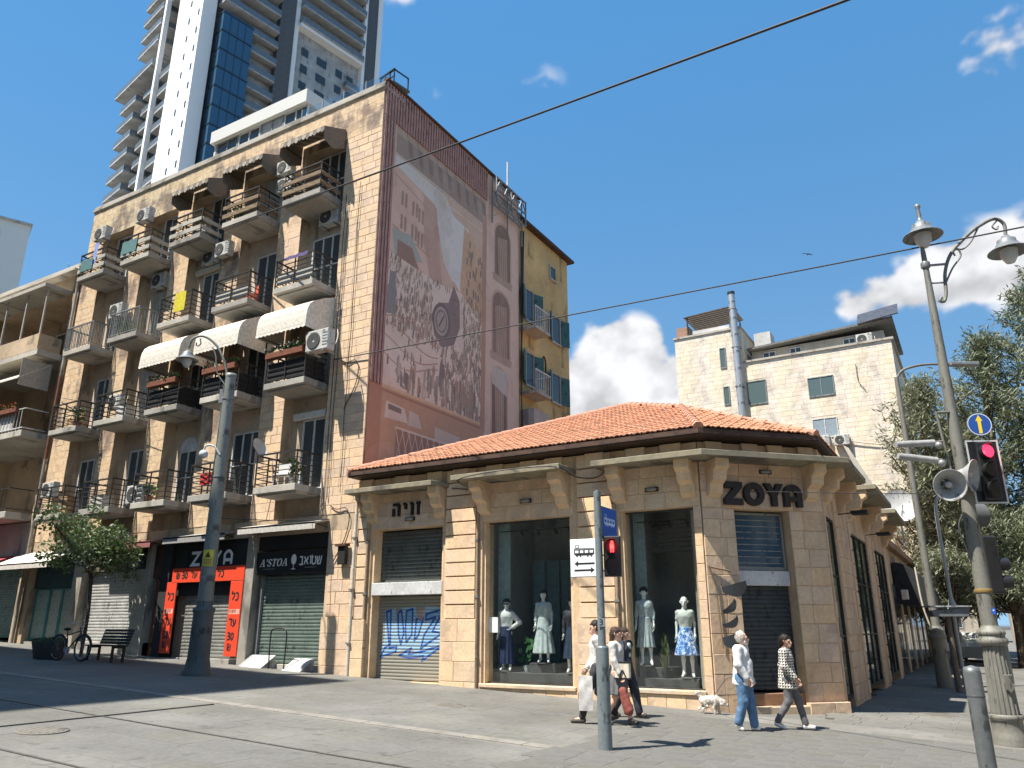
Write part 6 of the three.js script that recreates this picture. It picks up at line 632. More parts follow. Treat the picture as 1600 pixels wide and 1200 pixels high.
{ // signal post by the crossing: pole, then things mounted on it
  const t = thing('sign_post', 'slim grey post with tram signs and red pedestrian signal', 'sign post', [-4.89, g0(-4.89), -10.9]);
  new MB().lathe([[0.10, 0], [0.095, 1.36], [0.09, 1.38], [0.058, 1.4], [0.056, 3.66], [0, 3.68]], 0, 0, 0, 18).build('pole', mat(0.27, 0.32, 0.33, { roughness: 0.5, metalness: 0.2 }), t);
  face('number_sticker', 0.1, 0.12, canvasMat(48, 58, (c) => { c.fillStyle = '#7f8a8c'; c.fillRect(0, 0, 48, 58); strokes(c, '3', 12, 48, 38, 8, '#22282a'); }), t, 0.03, 1.72, 0.065, 0.4);
  const s1 = thing('blue_tram_sign', 'blue square sign with pale tram symbol', 'sign', [-4.87, 2.93, -10.98], Math.PI / 2); new MB().box(0.0, 0.56, 0, 0.5, -0.014, 0.014, 0.004).build('board', M.grayMetal, s1);
  const tramIcon = (c, x, y, w, h, col, bg) => { c.fillStyle = col; c.fillRect(x, y + h * 0.28, w, h * 0.06); c.fillRect(x, y + h * 0.36, w, h * 0.5); c.fillStyle = bg; for (let i = 0; i < 4; i++) c.fillRect(x + w * (0.05 + i * 0.24), y + h * 0.44, w * 0.17, h * 0.2); c.fillRect(x, y + h * 0.78, w * 0.06, h * 0.1); c.fillRect(x + w * 0.94, y + h * 0.78, w * 0.06, h * 0.1); c.fillStyle = col; for (const k of [0.15, 0.32, 0.68, 0.85]) { c.beginPath(); c.arc(x + w * k, y + h * 0.9, h * 0.07, 0, 7); c.fill(); } c.strokeStyle = col; c.lineWidth = h * 0.05; c.strokeRect(x + w * 0.08, y + h * 0.04, w * 0.16, h * 0.2); };
  face('print', 0.54, 0.48, canvasMat(256, 228, (c, w, h) => { c.fillStyle = '#1d53a6'; c.fillRect(0, 0, w, h); tramIcon(c, 30, 50, 196, 90, '#b9c8dc', '#1d53a6'); }), s1, 0.28, 0.25, 0.017);
  const s2 = thing('white_tram_sign', 'white box sign with tram symbol and two opposed arrows', 'sign', [-5.36, 2.36, -10.86], 4 * R); new MB().box(0, 0.47, 0, 0.57, -0.09, 0, 0.012).build('housing', M.whitePaint, s2);
  face('print', 0.45, 0.55, canvasMat(256, 312, (c, w, h) => { c.fillStyle = '#e9ecec'; c.fillRect(0, 0, w, h); tramIcon(c, 34, 44, 188, 110, '#1b1d1f', '#e9ecec'); const arrow = (y, d) => { c.fillStyle = '#17191b'; c.fillRect(d > 0 ? 34 : 64, y - 9, 158, 18); c.beginPath(); const tx = d > 0 ? 222 : 34, bx = d > 0 ? 186 : 70; c.moveTo(tx, y); c.lineTo(bx, y - 26); c.lineTo(bx, y + 26); c.closePath(); c.fill(); }; arrow(206, -1); arrow(262, 1); }), s2, 0.235, 0.285, 0.004);
  const s3 = thing('pedestrian_signal', 'small black pedestrian signal showing a red standing man', 'traffic signal', [-4.7, 2.36, -10.96], 22 * R); new MB().box(-0.13, 0.13, 0, 0.6, -0.14, 0, 0.02).build('housing', M.black, s3); for (const y of [0.44, 0.16]) { const v = new MB(); v.at(new THREE.CylinderGeometry(0.115, 0.115, 0.13, 18, 1, true, -Math.PI / 2 - 1.9, 3.8), 0, y, 0.065, Math.PI / 2, 0, 0); v.build('visor', M.black, s3); new MB().rod([0, y, 0.001], [0, y, 0.006], 0.1, 0.1, 20).build('lens', mat(0.03, 0.006, 0.006, { map: null, roughness: 0.2 }), s3); }
  const red = new THREE.MeshStandardMaterial({ color: C3(0.5, 0.02, 0.02), emissive: C3(1, 0.05, 0.05), emissiveIntensity: 1.6, roughness: 0.4 }); const mm = new MB(); mm.ball(0, 0.505, 0.008, 0.024, 1, 1, 0.3).box(-0.03, 0.03, 0.41, 0.485, 0.006, 0.012).box(-0.028, -0.006, 0.355, 0.41, 0.006, 0.012).box(0.006, 0.028, 0.355, 0.41, 0.006, 0.012); mm.build('lit_red_man', red, s3); const pl = new THREE.PointLight(new THREE.Color(1, 0.08, 0.06), 0.05, 3); pl.position.set(0, 0.44, 0.06); pl.castShadow = true; s3.add(pl);
}
{ // ornate double lamp post at the corner
  const B = [0.05, g0(0.05) - 0.01, -16.0], t = thing('ornate_lamp_post', 'ornate tan lamp post with fluted base and two bell lanterns', 'lamp post', B, 30.5 * R);
  new MB().lathe([[0.28, 0], [0.28, 0.06], [0.265, 0.1], [0.27, 0.16], [0.24, 0.2], [0.235, 0.3], [0.235, 0.4], [0.265, 0.42], [0.265, 0.47], [0.24, 0.49]], 0, 0, 0, 28).build('plinth', M.poleTan, t);
  { const sh = [], n = 18; for (let i = 0; i < n * 4; i++) { const a = i / (n * 4) * Math.PI * 2, r = 1 - 0.09 * [0, 1, 1, 0][i % 4]; sh.push([Math.cos(a) * r, Math.sin(a) * r]); } const g = new MB(); g.ext(sh, 1, 0, 0, 0, -Math.PI / 2, 0, 0); const m = g.geo(); const p = m.attributes.position; for (let i = 0; i < p.count; i++) { const y = p.getY(i), s = mix(0.215, 0.17, y); p.setXYZ(i, p.getX(i) * s, 0.48 + y * 1.1, p.getZ(i) * s); } m.computeVertexNormals(); mesh('fluted_shaft', m, M.poleTan, t); }
  new MB().lathe([[0.2, 1.56], [0.235, 1.6], [0.235, 1.66], [0.2, 1.69], [0.2, 1.73], [0.22, 1.75], [0.215, 1.8], [0.14, 1.86], [0.13, 1.9], [0.12, 3.2], [0.1, 5.6], [0.075, 7.4], [0.045, 8.95], [0.03, 9.1]], 0, 0, 0, 20).build('pole', M.poleTan, t);
  new MB().ext([[-0.07, 0.12], [0.07, 0.12], [0.075, 0.0], [0.05, -0.1], [0, -0.15], [-0.05, -0.1], [-0.075, 0.0]], 0.03, 0.02, 0.98, 0.195, -0.04, 0, 0, 0.008).build('shield_emblem', M.poleTan, t); new MB().lathe([[0.126, 2.42], [0.14, 2.43], [0.14, 2.48], [0.126, 2.49]], 0, 0, 0, 16).build('clamp_band', mat(0.35, 0.22, 0.06), t); face('blue_sticker', 0.07, 0.1, canvasMat(32, 32, (c) => { c.fillStyle = '#2a62c4'; c.fillRect(0, 0, 32, 32); c.fillStyle = '#dfe6ef'; c.fillRect(10, 8, 12, 8); }), t, 0.03, 2.12, 0.14);
  bell(t, 0.05, 9.32, 0, 1.0, true); bell(t, 1.7, 8.98, 0, 1.0, false);
  new MB().tube([[0.2, 7.98, 0], [0.16, 7.9, 0], [0.24, 7.9, 0], [0.3, 8.04, 0], [0.36, 8.5, 0], [0.52, 8.88, 0], [0.78, 9.18, 0], [1.22, 9.54, 0], [1.58, 9.7, 0], [1.72, 9.6, 0], [1.71, 9.3, 0]], 0.034, 8, 70).build('scroll_arm', M.poleTan, t); new MB().tube([[0.34, 8.29, 0], [0.52, 8.6, 0], [0.74, 8.9, 0], [0.7, 9.02, 0], [0.6, 8.97, 0], [0.62, 8.88, 0]], 0.018, 6, 36).tube([[0.7, 9.14, 0], [0.66, 9.05, 0], [0.78, 9.02, 0], [0.95, 9.14, 0], [1.13, 9.4, 0], [1.2, 9.52, 0]], 0.018, 6, 36).tube([[1.6, 9.66, 0], [1.48, 9.52, 0], [1.56, 9.46, 0], [1.6, 9.54, 0]], 0.016, 6, 24).build('scroll', M.poleTan, t); new MB().rod([0, 8.66, 0], [0.42, 8.7, 0], 0.025).rod([0, 8.28, 0], [0.34, 8.3, 0], 0.018).lathe([[0.06, 8.6], [0.085, 8.62], [0.085, 8.72], [0.06, 8.74]], 0, 0, 0, 12).each('bracket', M.grayMetal, t);
  const dv = (lat, h, d = 0) => [B[0] + lat * Math.cos(30.5 * R) + d * Math.sin(30.5 * R), B[1] + h, B[2] - lat * Math.sin(30.5 * R) + d * Math.cos(30.5 * R)];
  const sg = thing('traffic_signal', 'black traffic signal with white border showing red', 'traffic signal', dv(0.37, 3.95, 0.12), 27 * R); new MB().box(-0.27, 0.27, 0, 1.15, -0.015, 0.0, 0.004).build('backboard', M.black, sg); const bd = new MB(); bd.box(-0.285, -0.255, 0, 1.15, 0.001, 0.008).box(0.255, 0.285, 0, 1.15, 0.001, 0.008).box(-0.255, 0.255, 1.122, 1.15, 0.001, 0.008).box(-0.255, 0.255, 0, 0.028, 0.001, 0.008); bd.build('white_border', M.whitePaint, sg); new MB().box(-0.15, 0.15, 0.06, 1.1, -0.02, 0.09, 0.02).build('housing', M.black, sg);
  for (const [y, c] of [[0.92, 1], [0.58, 0], [0.24, 0]]) { const v = new MB(); v.at(new THREE.CylinderGeometry(0.135, 0.135, 0.16, 20, 1, true, -Math.PI / 2 - 1.9, 3.8), 0, y, 0.16, Math.PI / 2, 0, 0); v.build('visor', M.black, sg); if (!c) new MB().rod([0, y, 0.09], [0, y, 0.1], 0.12, 0.12, 22).build('lens', mat(0.01, 0.012, 0.012, { map: null, roughness: 0.25 }), sg); }
  new MB().rod([0, 0.92, 0.09], [0, 0.92, 0.13], 0.128, 0.122, 24).build('lit_red_lens', new THREE.MeshStandardMaterial({ color: C3(0.5, 0.02, 0.04), emissive: C3(1, 0.035, 0.10), emissiveIntensity: 1.0, roughness: 0.35 }), sg); const pl = new THREE.PointLight(new THREE.Color(1, 0.06, 0.1), 0.12, 4); pl.position.set(0, 0.92, 0.25); pl.castShadow = true; sg.add(pl);
  const rs = thing('round_arrow_sign', 'round blue sign with a yellow upward arrow', 'sign', dv(0.4, 5.4, 0.12), 22 * R); new MB().rod([0, 0, -0.012], [0, 0, 0.0], 0.215, 0.215, 30).build('disc', M.grayMetal, rs); const dm = mesh('print', new THREE.CircleGeometry(0.205, 30), canvasMat(256, 256, (c) => { c.fillStyle = '#d5dde6'; c.fillRect(0, 0, 256, 256); c.fillStyle = '#164a94'; c.beginPath(); c.arc(128, 128, 120, 0, 7); c.fill(); c.fillStyle = '#f0c81e'; c.fillRect(110, 84, 36, 150); c.beginPath(); c.moveTo(128, 18); c.lineTo(166, 88); c.lineTo(90, 88); c.closePath(); c.fill(); }), rs); dm.position.z = 0.004; new MB().rod([0, -0.6, -0.03], [0, 0.1, -0.03], 0.02).build('stalk', M.grayMetal, rs);
  const horn = (lat, h, d, ry, rx, label) => { const a = thing('horn_loudspeaker', label, 'loudspeaker', dv(lat, h, d), ry); const g = new THREE.Group(); g.name = 'horn'; g.rotation.x = rx; a.add(g); new MB().lathe([[0.06, -0.3], [0.08, -0.2], [0.12, -0.1], [0.2, 0.0], [0.27, 0.06], [0.285, 0.065], [0.285, 0.05], [0.2, -0.02], [0.1, -0.12]], 0, 0, 0, 26, Math.PI / 2).build('bell', mat(0.52, 0.52, 0.5, { roughness: 0.5 }), g); new MB().ball(0, 0, -0.02, 0.06).rod([0, 0, -0.3], [0, 0, 0], 0.05).build('driver', mat(0.6, 0.6, 0.58), g); new MB().rod([0, 0, -0.2], [0.16, -0.05, -0.4], 0.02).build('yoke', M.grayMetal, a); };
  horn(-0.45, 4.25, 0.3, 20 * R, 0.25, 'grey horn loudspeaker facing the street'); horn(-0.06, 4.42, 0.32, 72 * R, 0.2, 'grey horn loudspeaker turned towards the side street');
  const br = thing('camera_bracket', 'rectangular pipe bracket holding cameras on the ornate post', 'bracket', dv(0, 0, 0), 30.5 * R); br.position.y = B[1]; new MB().rod([0.02, 5.66, 0.05], [-0.32, 5.64, 0.05], 0.025).rod([-0.32, 5.66, 0.05], [-0.22, 4.45, 0.05], 0.025).rod([-0.22, 4.47, 0.05], [0.0, 4.5, 0.05], 0.02).rod([-0.3, 5.1, 0.05], [-0.5, 5.08, 0.05], 0.02).rod([-0.27, 4.76, 0.05], [-0.5, 4.76, 0.05], 0.02).build('pipe', M.poleTan, br);
  for (const [h, l, rz] of [[5.07, 'upper tube camera pointing up the street', 0.05], [4.74, 'lower tube camera pointing up the street', -0.12]]) { const a = thing('tube_camera', l, 'camera', dv(-0.45, h, 0.05), 30.5 * R); const g = new THREE.Group(); g.name = 'camera_tube'; g.rotation.z = rz; a.add(g); new MB().rod([0, 0, 0], [-0.4, 0, 0], 0.06, 0.06, 14).rod([-0.4, 0, 0], [-0.7, 0.0, 0], 0.065, 0.055, 14).build('body', mat(0.45, 0.45, 0.43), g); new MB().ball(0.05, -0.06, 0.05, 0.07).build('mount', M.grayMetal, a); }
  // signals seen from behind and from the side on a second post
  const p2 = thing('signal_post', 'dark post with side-on signals behind the ornate lamp post', 'signal post', dv(0.62, 0.0, -1.0), 30.5 * R); new MB().lathe([[0.16, 0], [0.15, 0.06], [0.1, 0.1], [0.095, 1.9], [0.075, 1.95], [0.07, 4.7], [0, 4.72]], 0, 0, 0, 16).build('pole', M.poleGreen, p2); new MB().box(0.05, 0.33, 2.45, 3.5, -0.12, 0.12, 0.03).build('housing', M.black, p2); for (const y of [2.66, 2.98]) { new MB().rod([0.32, y, 0.0], [0.5, y, 0.02], 0.12, 0.12, 16).build('visor', M.black, p2); } new MB().rod([0.0, 3.9, -0.05], [0.26, 3.9, -0.05], 0.22, 0.22, 24).build('sign_back', mat(0.12, 0.125, 0.13), p2); new MB().tube([[-0.06, 2.6, 0.05], [-0.25, 3.2, 0.1], [-0.3, 3.7, 0.05], [-0.1, 4.0, 0]], 0.018, 5, 24).tube([[-0.08, 1.0, 0.1], [-0.16, 1.6, 0.1], [-0.14, 2.3, 0.08]], 0.03, 5, 20).each('cable', M.wire, p2); new MB().box(-0.13, 0.13, 0.9, 1.6, 0.06, 0.2, 0.02).build('control_box', M.poleGreen, p2);
}
{ // further street furniture on the side street
  const b = thing('steel_bollard', 'tall plain steel bollard on the stone paving', 'bollard', [-0.19, g0(-0.19), -9.18]); new MB().lathe([[0.078, 0], [0.078, 1.42], [0.07, 1.47], [0.0, 1.49]], 0, 0, 0, 20).build('post', mat(0.22, 0.235, 0.235, { roughness: 0.45, metalness: 0.3 }), b); new MB().lathe([[0.079, 1.2], [0.081, 1.205], [0.081, 1.215], [0.079, 1.22]], 0, 0, 0, 20).build('groove_ring', M.poleDark, b);
  const p = thing('street_lamp', 'plain tan street lamp with long arm behind the side canopies', 'street lamp', [-1.37, g0(-1.37), -28.48], 30.5 * R); new MB().lathe([[0.22, 0], [0.2, 1.4], [0.26, 1.44], [0.26, 1.55], [0.2, 1.6], [0.24, 1.66], [0.2, 1.75], [0.13, 1.85], [0.12, 3], [0.07, 10]], 0, 0, 0, 18).build('pole', M.poleTan, p); new MB().tube([[0, 9.95, 0], [0.25, 10.25, 0], [0.9, 10.45, 0], [2.0, 10.5, 0]], 0.045, 8, 30).build('arm', M.poleTan, p); new MB().box(1.9, 2.9, 10.42, 10.55, -0.12, 0.12, 0.03).build('lamp_head', M.grayMetal, p); new MB().tube([[-0.2, 1.7, 0.1], [-0.35, 2.4, 0.1], [-0.42, 3.6, 0.1]], 0.03, 5, 16).build('cable', M.cream, p);
  const m = thing('parking_meter', 'grey slanted-lid meter box on a post', 'meter', [-0.95, g0(-0.95), -27], 0.4); new MB().rod([0, 0, 0], [0, 2.1, 0], 0.09, 0.08, 12).build('post', mat(0.2, 0.15, 0.12), m); new MB().ext([[-0.45, 2.1], [0.5, 2.1], [0.55, 2.35], [-0.5, 2.25]], 0.5, 0, 0, -0.25, 0, 0, 0, 0.01).build('box', mat(0.2, 0.22, 0.24), m); new MB().box(-0.55, 0.6, 2.36, 2.4, -0.32, 0.32).build('lid', mat(0.5, 0.52, 0.53), m);
  const h = thing('hooked_pole', 'slim pale pole with hooked top beside the meter', 'pole', [-0.85, g0(-0.85), -29.5], 0.5); new MB().tube([[0, 0, 0], [0, 3, 0], [0, 5.6, 0], [0.1, 5.95, 0], [0.4, 6.15, 0], [0.7, 6.1, 0]], 0.06, 8, 50).lathe([[0.2, 2.2], [0.06, 2.7]], 0, 0, 0, 12).build('pole', mat(0.5, 0.5, 0.46), h);
  const o = thing('orange_sign_box', 'orange hoarding panel down the side street', 'hoarding', [-1.0, g0(-1) , -60]); new MB().box(-0.9, 1.1, 4.2, 5.7, -0.1, 0, 0.02).build('panel', mat(0.75, 0.22, 0.02), o); new MB().rod([-0.7, 0, -0.05], [-0.7, 4.2, -0.05], 0.06).rod([0.9, 0, -0.05], [0.9, 4.2, -0.05], 0.06).build('leg', M.iron, o);
  const car = (x, z, ry, col, label) => { const t = thing('parked_car', label, 'car', [x, g0(x), z], ry, 'cars on the side street'); const bp = [[-2.1, 0.3], [-2.12, 0.75], [-1.9, 0.92], [-1.2, 0.98], [-0.6, 1.42], [0.9, 1.46], [1.7, 1.05], [2.1, 0.98], [2.15, 0.3]]; new MB().ext(bp, 1.6, 0, 0, -0.8, 0, 0, 0, 0.08).build('body', mat(...col, { map: null, roughness: 0.3, clearcoat: 0.6 }), t); new MB().ext([[-1.08, 1.0], [-0.56, 1.36], [0.86, 1.4], [1.5, 1.06]], 1.79, 0, 0, -0.895).build('window_band', M.pane, t); for (const [a, s] of [[-1.35, -0.8], [-1.35, 0.8], [1.35, -0.8], [1.35, 0.8]]) { const w = new THREE.Group(); w.name = 'wheel'; t.add(w); new MB().rod([a, 0.32, s - 0.1], [a, 0.32, s + 0.1], 0.32, 0.32, 18).build('tyre', M.blackMat, w); new MB().rod([a, 0.32, s - 0.11], [a, 0.32, s + 0.11], 0.19, 0.19, 14).build('rim', M.grayMetal, w); } for (const s of [-0.6, 0.6]) new MB().box(-2.22, -2.1, 0.6, 0.75, s - 0.18, s + 0.18, 0.02).build('headlight', mat(0.7, 0.7, 0.7, { map: null, roughness: 0.1 }), t); };
  car(4.6, -68, 1.35, [0.75, 0.75, 0.75], 'white parked car far down the side street'); car(-0.6, -52, 1.5, [0.6, 0.6, 0.58], 'pale car parked past the meter box'); car(7.2, -74, 1.4, [0.1, 0.1, 0.11], 'dark car parked behind the white car');
  // houses closing the view
  for (const [x, z, w, hh, col, l] of [[9, -105, 13, 14.5, [0.7, 0.6, 0.46], 'cream house behind the trees at the end of the side street'], [-7, -118, 14, 12, [0.66, 0.58, 0.47], 'sand-coloured house closing the side street beside the cream one'], [41, -130, 16, 13, [0.68, 0.62, 0.52], 'pale house past the pinkish one'], [24, -115, 14, 12, [0.62, 0.45, 0.36], 'pinkish house at the end of the side street']]) { const t = thing('distant_house', l, 'house', [x, 0, z]); new MB().box(-w / 2, w / 2, -0.3, hh, -10, 0).build('wall', mat(...col, { map: 'plaster' }), t); new MB().box(-w / 2 - 0.3, w / 2 + 0.3, hh, hh + 0.3, -10.3, 0.3).build('roof', M.concreteLt, t); for (let f = 0; f < 4; f++) for (let i = 0; i < 4; i++) glazed(t, 'window', -w / 2 + 1 + i * 3, -w / 2 + 2.4 + i * 3, 1.4 + f * 3.2, 3 + f * 3.2, 0.01, 2, M.whitePaint); for (let f = 1; f < 4; f++) new MB().box(-w / 2 + 0.5, w / 2 - 4, f * 3.2 + 0.6, f * 3.2 + 0.8, 0, 1.2).build('balcony', M.concreteLt, t); }
}
// ---------------------------------------------------------------- bench, bicycle, planter
{
  const t = thing('bench', 'dark slatted street bench beside the bicycle', 'bench', [-22.0, g0(-22), -14.35], -0.12); for (let i = 0; i < 5; i++) { const m = mesh('seat_slat', boxUV(strip(cbox(1.7, 0.035, 0.075, 0.006))), mat(0.035, 0.032, 0.03, { map: 'wood' }), t); m.position.set(0, 0.45, 0.28 - i * 0.09); } for (let i = 0; i < 5; i++) { const m = mesh('back_slat', boxUV(strip(cbox(1.7, 0.075, 0.03, 0.006))), mat(0.035, 0.032, 0.03, { map: 'wood' }), t); m.position.set(0, 0.52 + i * 0.085, -0.13 - i * 0.025); m.rotation.x = -0.25; } for (const u of [-0.72, 0.72]) new MB().box(u - 0.03, u + 0.03, 0, 0.44, -0.1, -0.04).box(u - 0.03, u + 0.03, 0, 0.44, 0.22, 0.28).box(u - 0.03, u + 0.03, 0.38, 0.43, -0.04, 0.22).build('leg', M.iron, t);
}
{
  const t = thing('bicycle', 'dark bicycle with mudguards leaning by the bench', 'bicycle', [-22.6, g0(-22.6) + 0.01, -13.55], 0.08); const r = 0.335, blk = M.black, sp = M.zinc;
  for (const x of [-0.53, 0.53]) { const w = new THREE.Group(); w.name = 'wheel'; t.add(w); const ty = mesh('tyre', boxUV(strip(new THREE.TorusGeometry(r, 0.024, 8, 40))), blk, w); ty.position.set(x, r + 0.02, 0); const rm = mesh('rim', boxUV(strip(new THREE.TorusGeometry(r - 0.035, 0.011, 6, 40))), M.zinc, w); rm.position.set(x, r + 0.02, 0); const s = new MB(); for (let i = 0; i < 24; i++) { const a = i / 24 * 6.283; s.rod([x, r + 0.02, i % 2 ? 0.02 : -0.02], [x + Math.cos(a) * (r - 0.03), r + 0.02 + Math.sin(a) * (r - 0.03), 0], 0.0015, 0.0015, 3); } s.build('spokes', sp, w); const mg = new MB(); mg.at(new THREE.TorusGeometry(r + 0.04, 0.014, 5, 24, 2.4), x, r + 0.02, 0, 0, 0, x < 0 ? 0.5 : 0.2); mg.build('mudguard', blk, w); }
  const f = new MB(); f.rod([-0.53, 0.355, 0], [-0.12, 0.3, 0], 0.013).rod([-0.12, 0.3, 0], [-0.22, 0.78, 0], 0.017).rod([-0.2, 0.7, 0], [0.33, 0.82, 0], 0.017).rod([-0.12, 0.3, 0], [0.35, 0.72, 0], 0.02).rod([0.3, 0.92, 0], [0.42, 0.6, 0], 0.02).rod([0.42, 0.6, 0.03], [0.53, 0.355, 0.03], 0.014).rod([0.42, 0.6, -0.03], [0.53, 0.355, -0.03], 0.014).rod([-0.53, 0.355, 0], [-0.21, 0.72, 0], 0.011); f.build('frame', mat(0.06, 0.07, 0.08, { roughness: 0.4 }), t);
  new MB().ball(-0.25, 0.87, 0, 0.13, 1, 0.35, 0.6).rod([-0.22, 0.78, 0], [-0.24, 0.86, 0], 0.013).build('saddle', blk, t); new MB().tube([[0.3, 0.92, 0], [0.28, 1.0, 0], [0.26, 1.02, 0.12], [0.16, 1.02, 0.28]], 0.012, 6, 20).tube([[0.28, 1.0, 0], [0.26, 1.02, -0.12], [0.16, 1.02, -0.28]], 0.012, 6, 20).build('handlebar', M.zinc, t); new MB().rod([-0.12, 0.3, -0.02], [-0.12, 0.3, 0.05], 0.09, 0.09, 18).rod([-0.12, 0.3, 0.06], [-0.02, 0.17, 0.06], 0.012).rod([-0.02, 0.17, 0.06], [-0.02, 0.17, 0.14], 0.02).build('crank', M.zinc, t);
}
{
  const t = thing('planter_pot', 'squat dark planter with clipped low shrub', 'planter', [-23.75, g0(-23.75), -13.6]); new MB().lathe([[0.3, 0], [0.36, 0.02], [0.46, 0.45], [0.48, 0.5], [0.44, 0.5], [0.42, 0.44], [0, 0.44]], 0, 0, 0, 22).build('pot', mat(0.10, 0.10, 0.095, { map: 'plaster' }), t); const r = rng(71), l = new MB(); for (let i = 0; i < 500; i++) { const a = r() * 6.28, q = Math.sqrt(r()) * 0.45, y = 0.48 + r() * 0.13 * (1 - q); l.at(new THREE.PlaneGeometry(0.05, 0.035), Math.cos(a) * q, y, Math.sin(a) * q, r() * 3, r() * 3, r() * 3); } const m = l.build('foliage', M.leafDark, t); m.userData.kind = 'stuff';
}
// ---------------------------------------------------------------- overhead wires
{
  const wire = (a, b, sag, r, label) => { const p = []; for (let i = 0; i <= 24; i++) { const s = i / 24; p.push([mix(a[0], b[0], s), mix(a[1], b[1], s) - sag * 4 * s * (1 - s), mix(a[2], b[2], s)]); } const o = new MB().tube(p, r, 6, 60).build('overhead_wire', M.wire); tag(o, label, 'wire'); };
  const along = (a, b, k) => a.map((v, i) => v + (b[i] - v) * k);
  const A1 = [-23.3, 15.9, -16.65], B1 = [-0.62, 9.6, -9.2]; wire(A1, along(A1, B1, 1.9), 0.12, 0.022, 'thick overhead wire from the upper balconies across the sky'); const A2 = [-16.2, 9.55, -16.62], B2 = [1.85, 9.05, -16.3]; wire(A2, along(A2, B2, 2.2), 0.1, 0.016, 'overhead wire from the large air conditioner across the ornate lanterns');
  wire([-31.3, 10.6, -16.6], [-22.0, 9.3, -15.6], 0.35, 0.012, 'thin cable slung along the far balconies'); wire([-17.2, 4.4, -13.7], [-15.9, 4.6, -16.6], 0.05, 0.012, 'short stay cable from the tram pole to the corner pier');
  wire([-4.0, 4.46, -17.0], [2.0, 4.3, -19.5], 0.05, 0.008, 'thin pale cable crossing the metal letters');
}
{ const t = thing('bird', 'small dark bird gliding against the blue sky', 'bird', [-3.78, 15.5, -29.2], 0.8); t.scale.setScalar(0.45); const g = new MB(); g.ball(0, 0, 0, 0.1, 0.6, 0.55, 1.6); g.ext([[0, 0], [0.34, 0.1], [0.6, 0.02], [0.34, -0.08], [0, -0.12]], 0.01, 0, 0.03, 0, -1.35, 0, 0.2).ext([[0, 0], [-0.34, 0.1], [-0.6, 0.02], [-0.34, -0.08], [0, -0.12]], 0.01, 0, 0.03, 0, -1.35, 0, -0.2).ext([[-0.04, 0], [0.04, 0], [0.08, -0.2], [-0.08, -0.2]], 0.01, 0, 0, -0.14, -1.57, 0, 0); g.build('body', mat(0.03, 0.03, 0.032, { map: null }), t); }
// ---------------------------------------------------------------- figures: distance fields meshed with surface nets
function nets(f, lo, hi, cell) {
  const n = [0, 1, 2].map((k) => Math.max(2, Math.ceil((hi[k] - lo[k]) / cell) + 1)), [nx, ny, nz] = n, S = new Float32Array(nx * ny * nz), id = (i, j, k) => i + nx * (j + ny * k);
  for (let k = 0; k < nz; k++) for (let j = 0; j < ny; j++) for (let i = 0; i < nx; i++) S[id(i, j, k)] = f(lo[0] + i * cell, lo[1] + j * cell, lo[2] + k * cell);
  const vi = new Int32Array(nx * ny * nz).fill(-1), pos = [], idx = [];
  for (let k = 0; k < nz - 1; k++) for (let j = 0; j < ny - 1; j++) for (let i = 0; i < nx - 1; i++) {
    let m = 0; const c = []; for (let q = 0; q < 8; q++) { const v = S[id(i + (q & 1), j + (q >> 1 & 1), k + (q >> 2))]; c.push(v); if (v < 0) m |= 1 << q; } if (m === 0 || m === 255) continue;
    let x = 0, y = 0, z = 0, t = 0; for (const [a, b] of nets.E) { if ((c[a] < 0) === (c[b] < 0)) continue; const s = c[a] / (c[a] - c[b]); x += (a & 1) + s * ((b & 1) - (a & 1)); y += (a >> 1 & 1) + s * ((b >> 1 & 1) - (a >> 1 & 1)); z += (a >> 2) + s * ((b >> 2) - (a >> 2)); t++; }
    vi[id(i, j, k)] = pos.length / 3; pos.push(lo[0] + (i + x / t) * cell, lo[1] + (j + y / t) * cell, lo[2] + (k + z / t) * cell);
  }
  for (let k = 1; k < nz - 1; k++) for (let j = 1; j < ny - 1; j++) for (let i = 1; i < nx - 1; i++) {
    const a = S[id(i, j, k)] < 0; const quad = (p, q, r, s, fl) => { if (p < 0 || q < 0 || r < 0 || s < 0) return; fl ? idx.push(p, q, r, p, r, s) : idx.push(p, r, q, p, s, r); };
    if (a !== S[id(i + 1, j, k)] < 0) quad(vi[id(i, j - 1, k - 1)], vi[id(i, j, k - 1)], vi[id(i, j, k)], vi[id(i, j - 1, k)], a);
    if (a !== S[id(i, j + 1, k)] < 0) quad(vi[id(i - 1, j, k - 1)], vi[id(i - 1, j, k)], vi[id(i, j, k)], vi[id(i, j, k - 1)], a);
    if (a !== S[id(i, j, k + 1)] < 0) quad(vi[id(i - 1, j - 1, k)], vi[id(i, j - 1, k)], vi[id(i, j, k)], vi[id(i - 1, j, k)], a);
  }
  const g = new THREE.BufferGeometry(); g.setAttribute('position', new THREE.Float32BufferAttribute(pos, 3)); g.setIndex(idx); g.computeVertexNormals(); return strip(g);
}
nets.E = [[0, 1], [2, 3], [4, 5], [6, 7], [0, 2], [1, 3], [4, 6], [5, 7], [0, 4], [1, 5], [2, 6], [3, 7]];
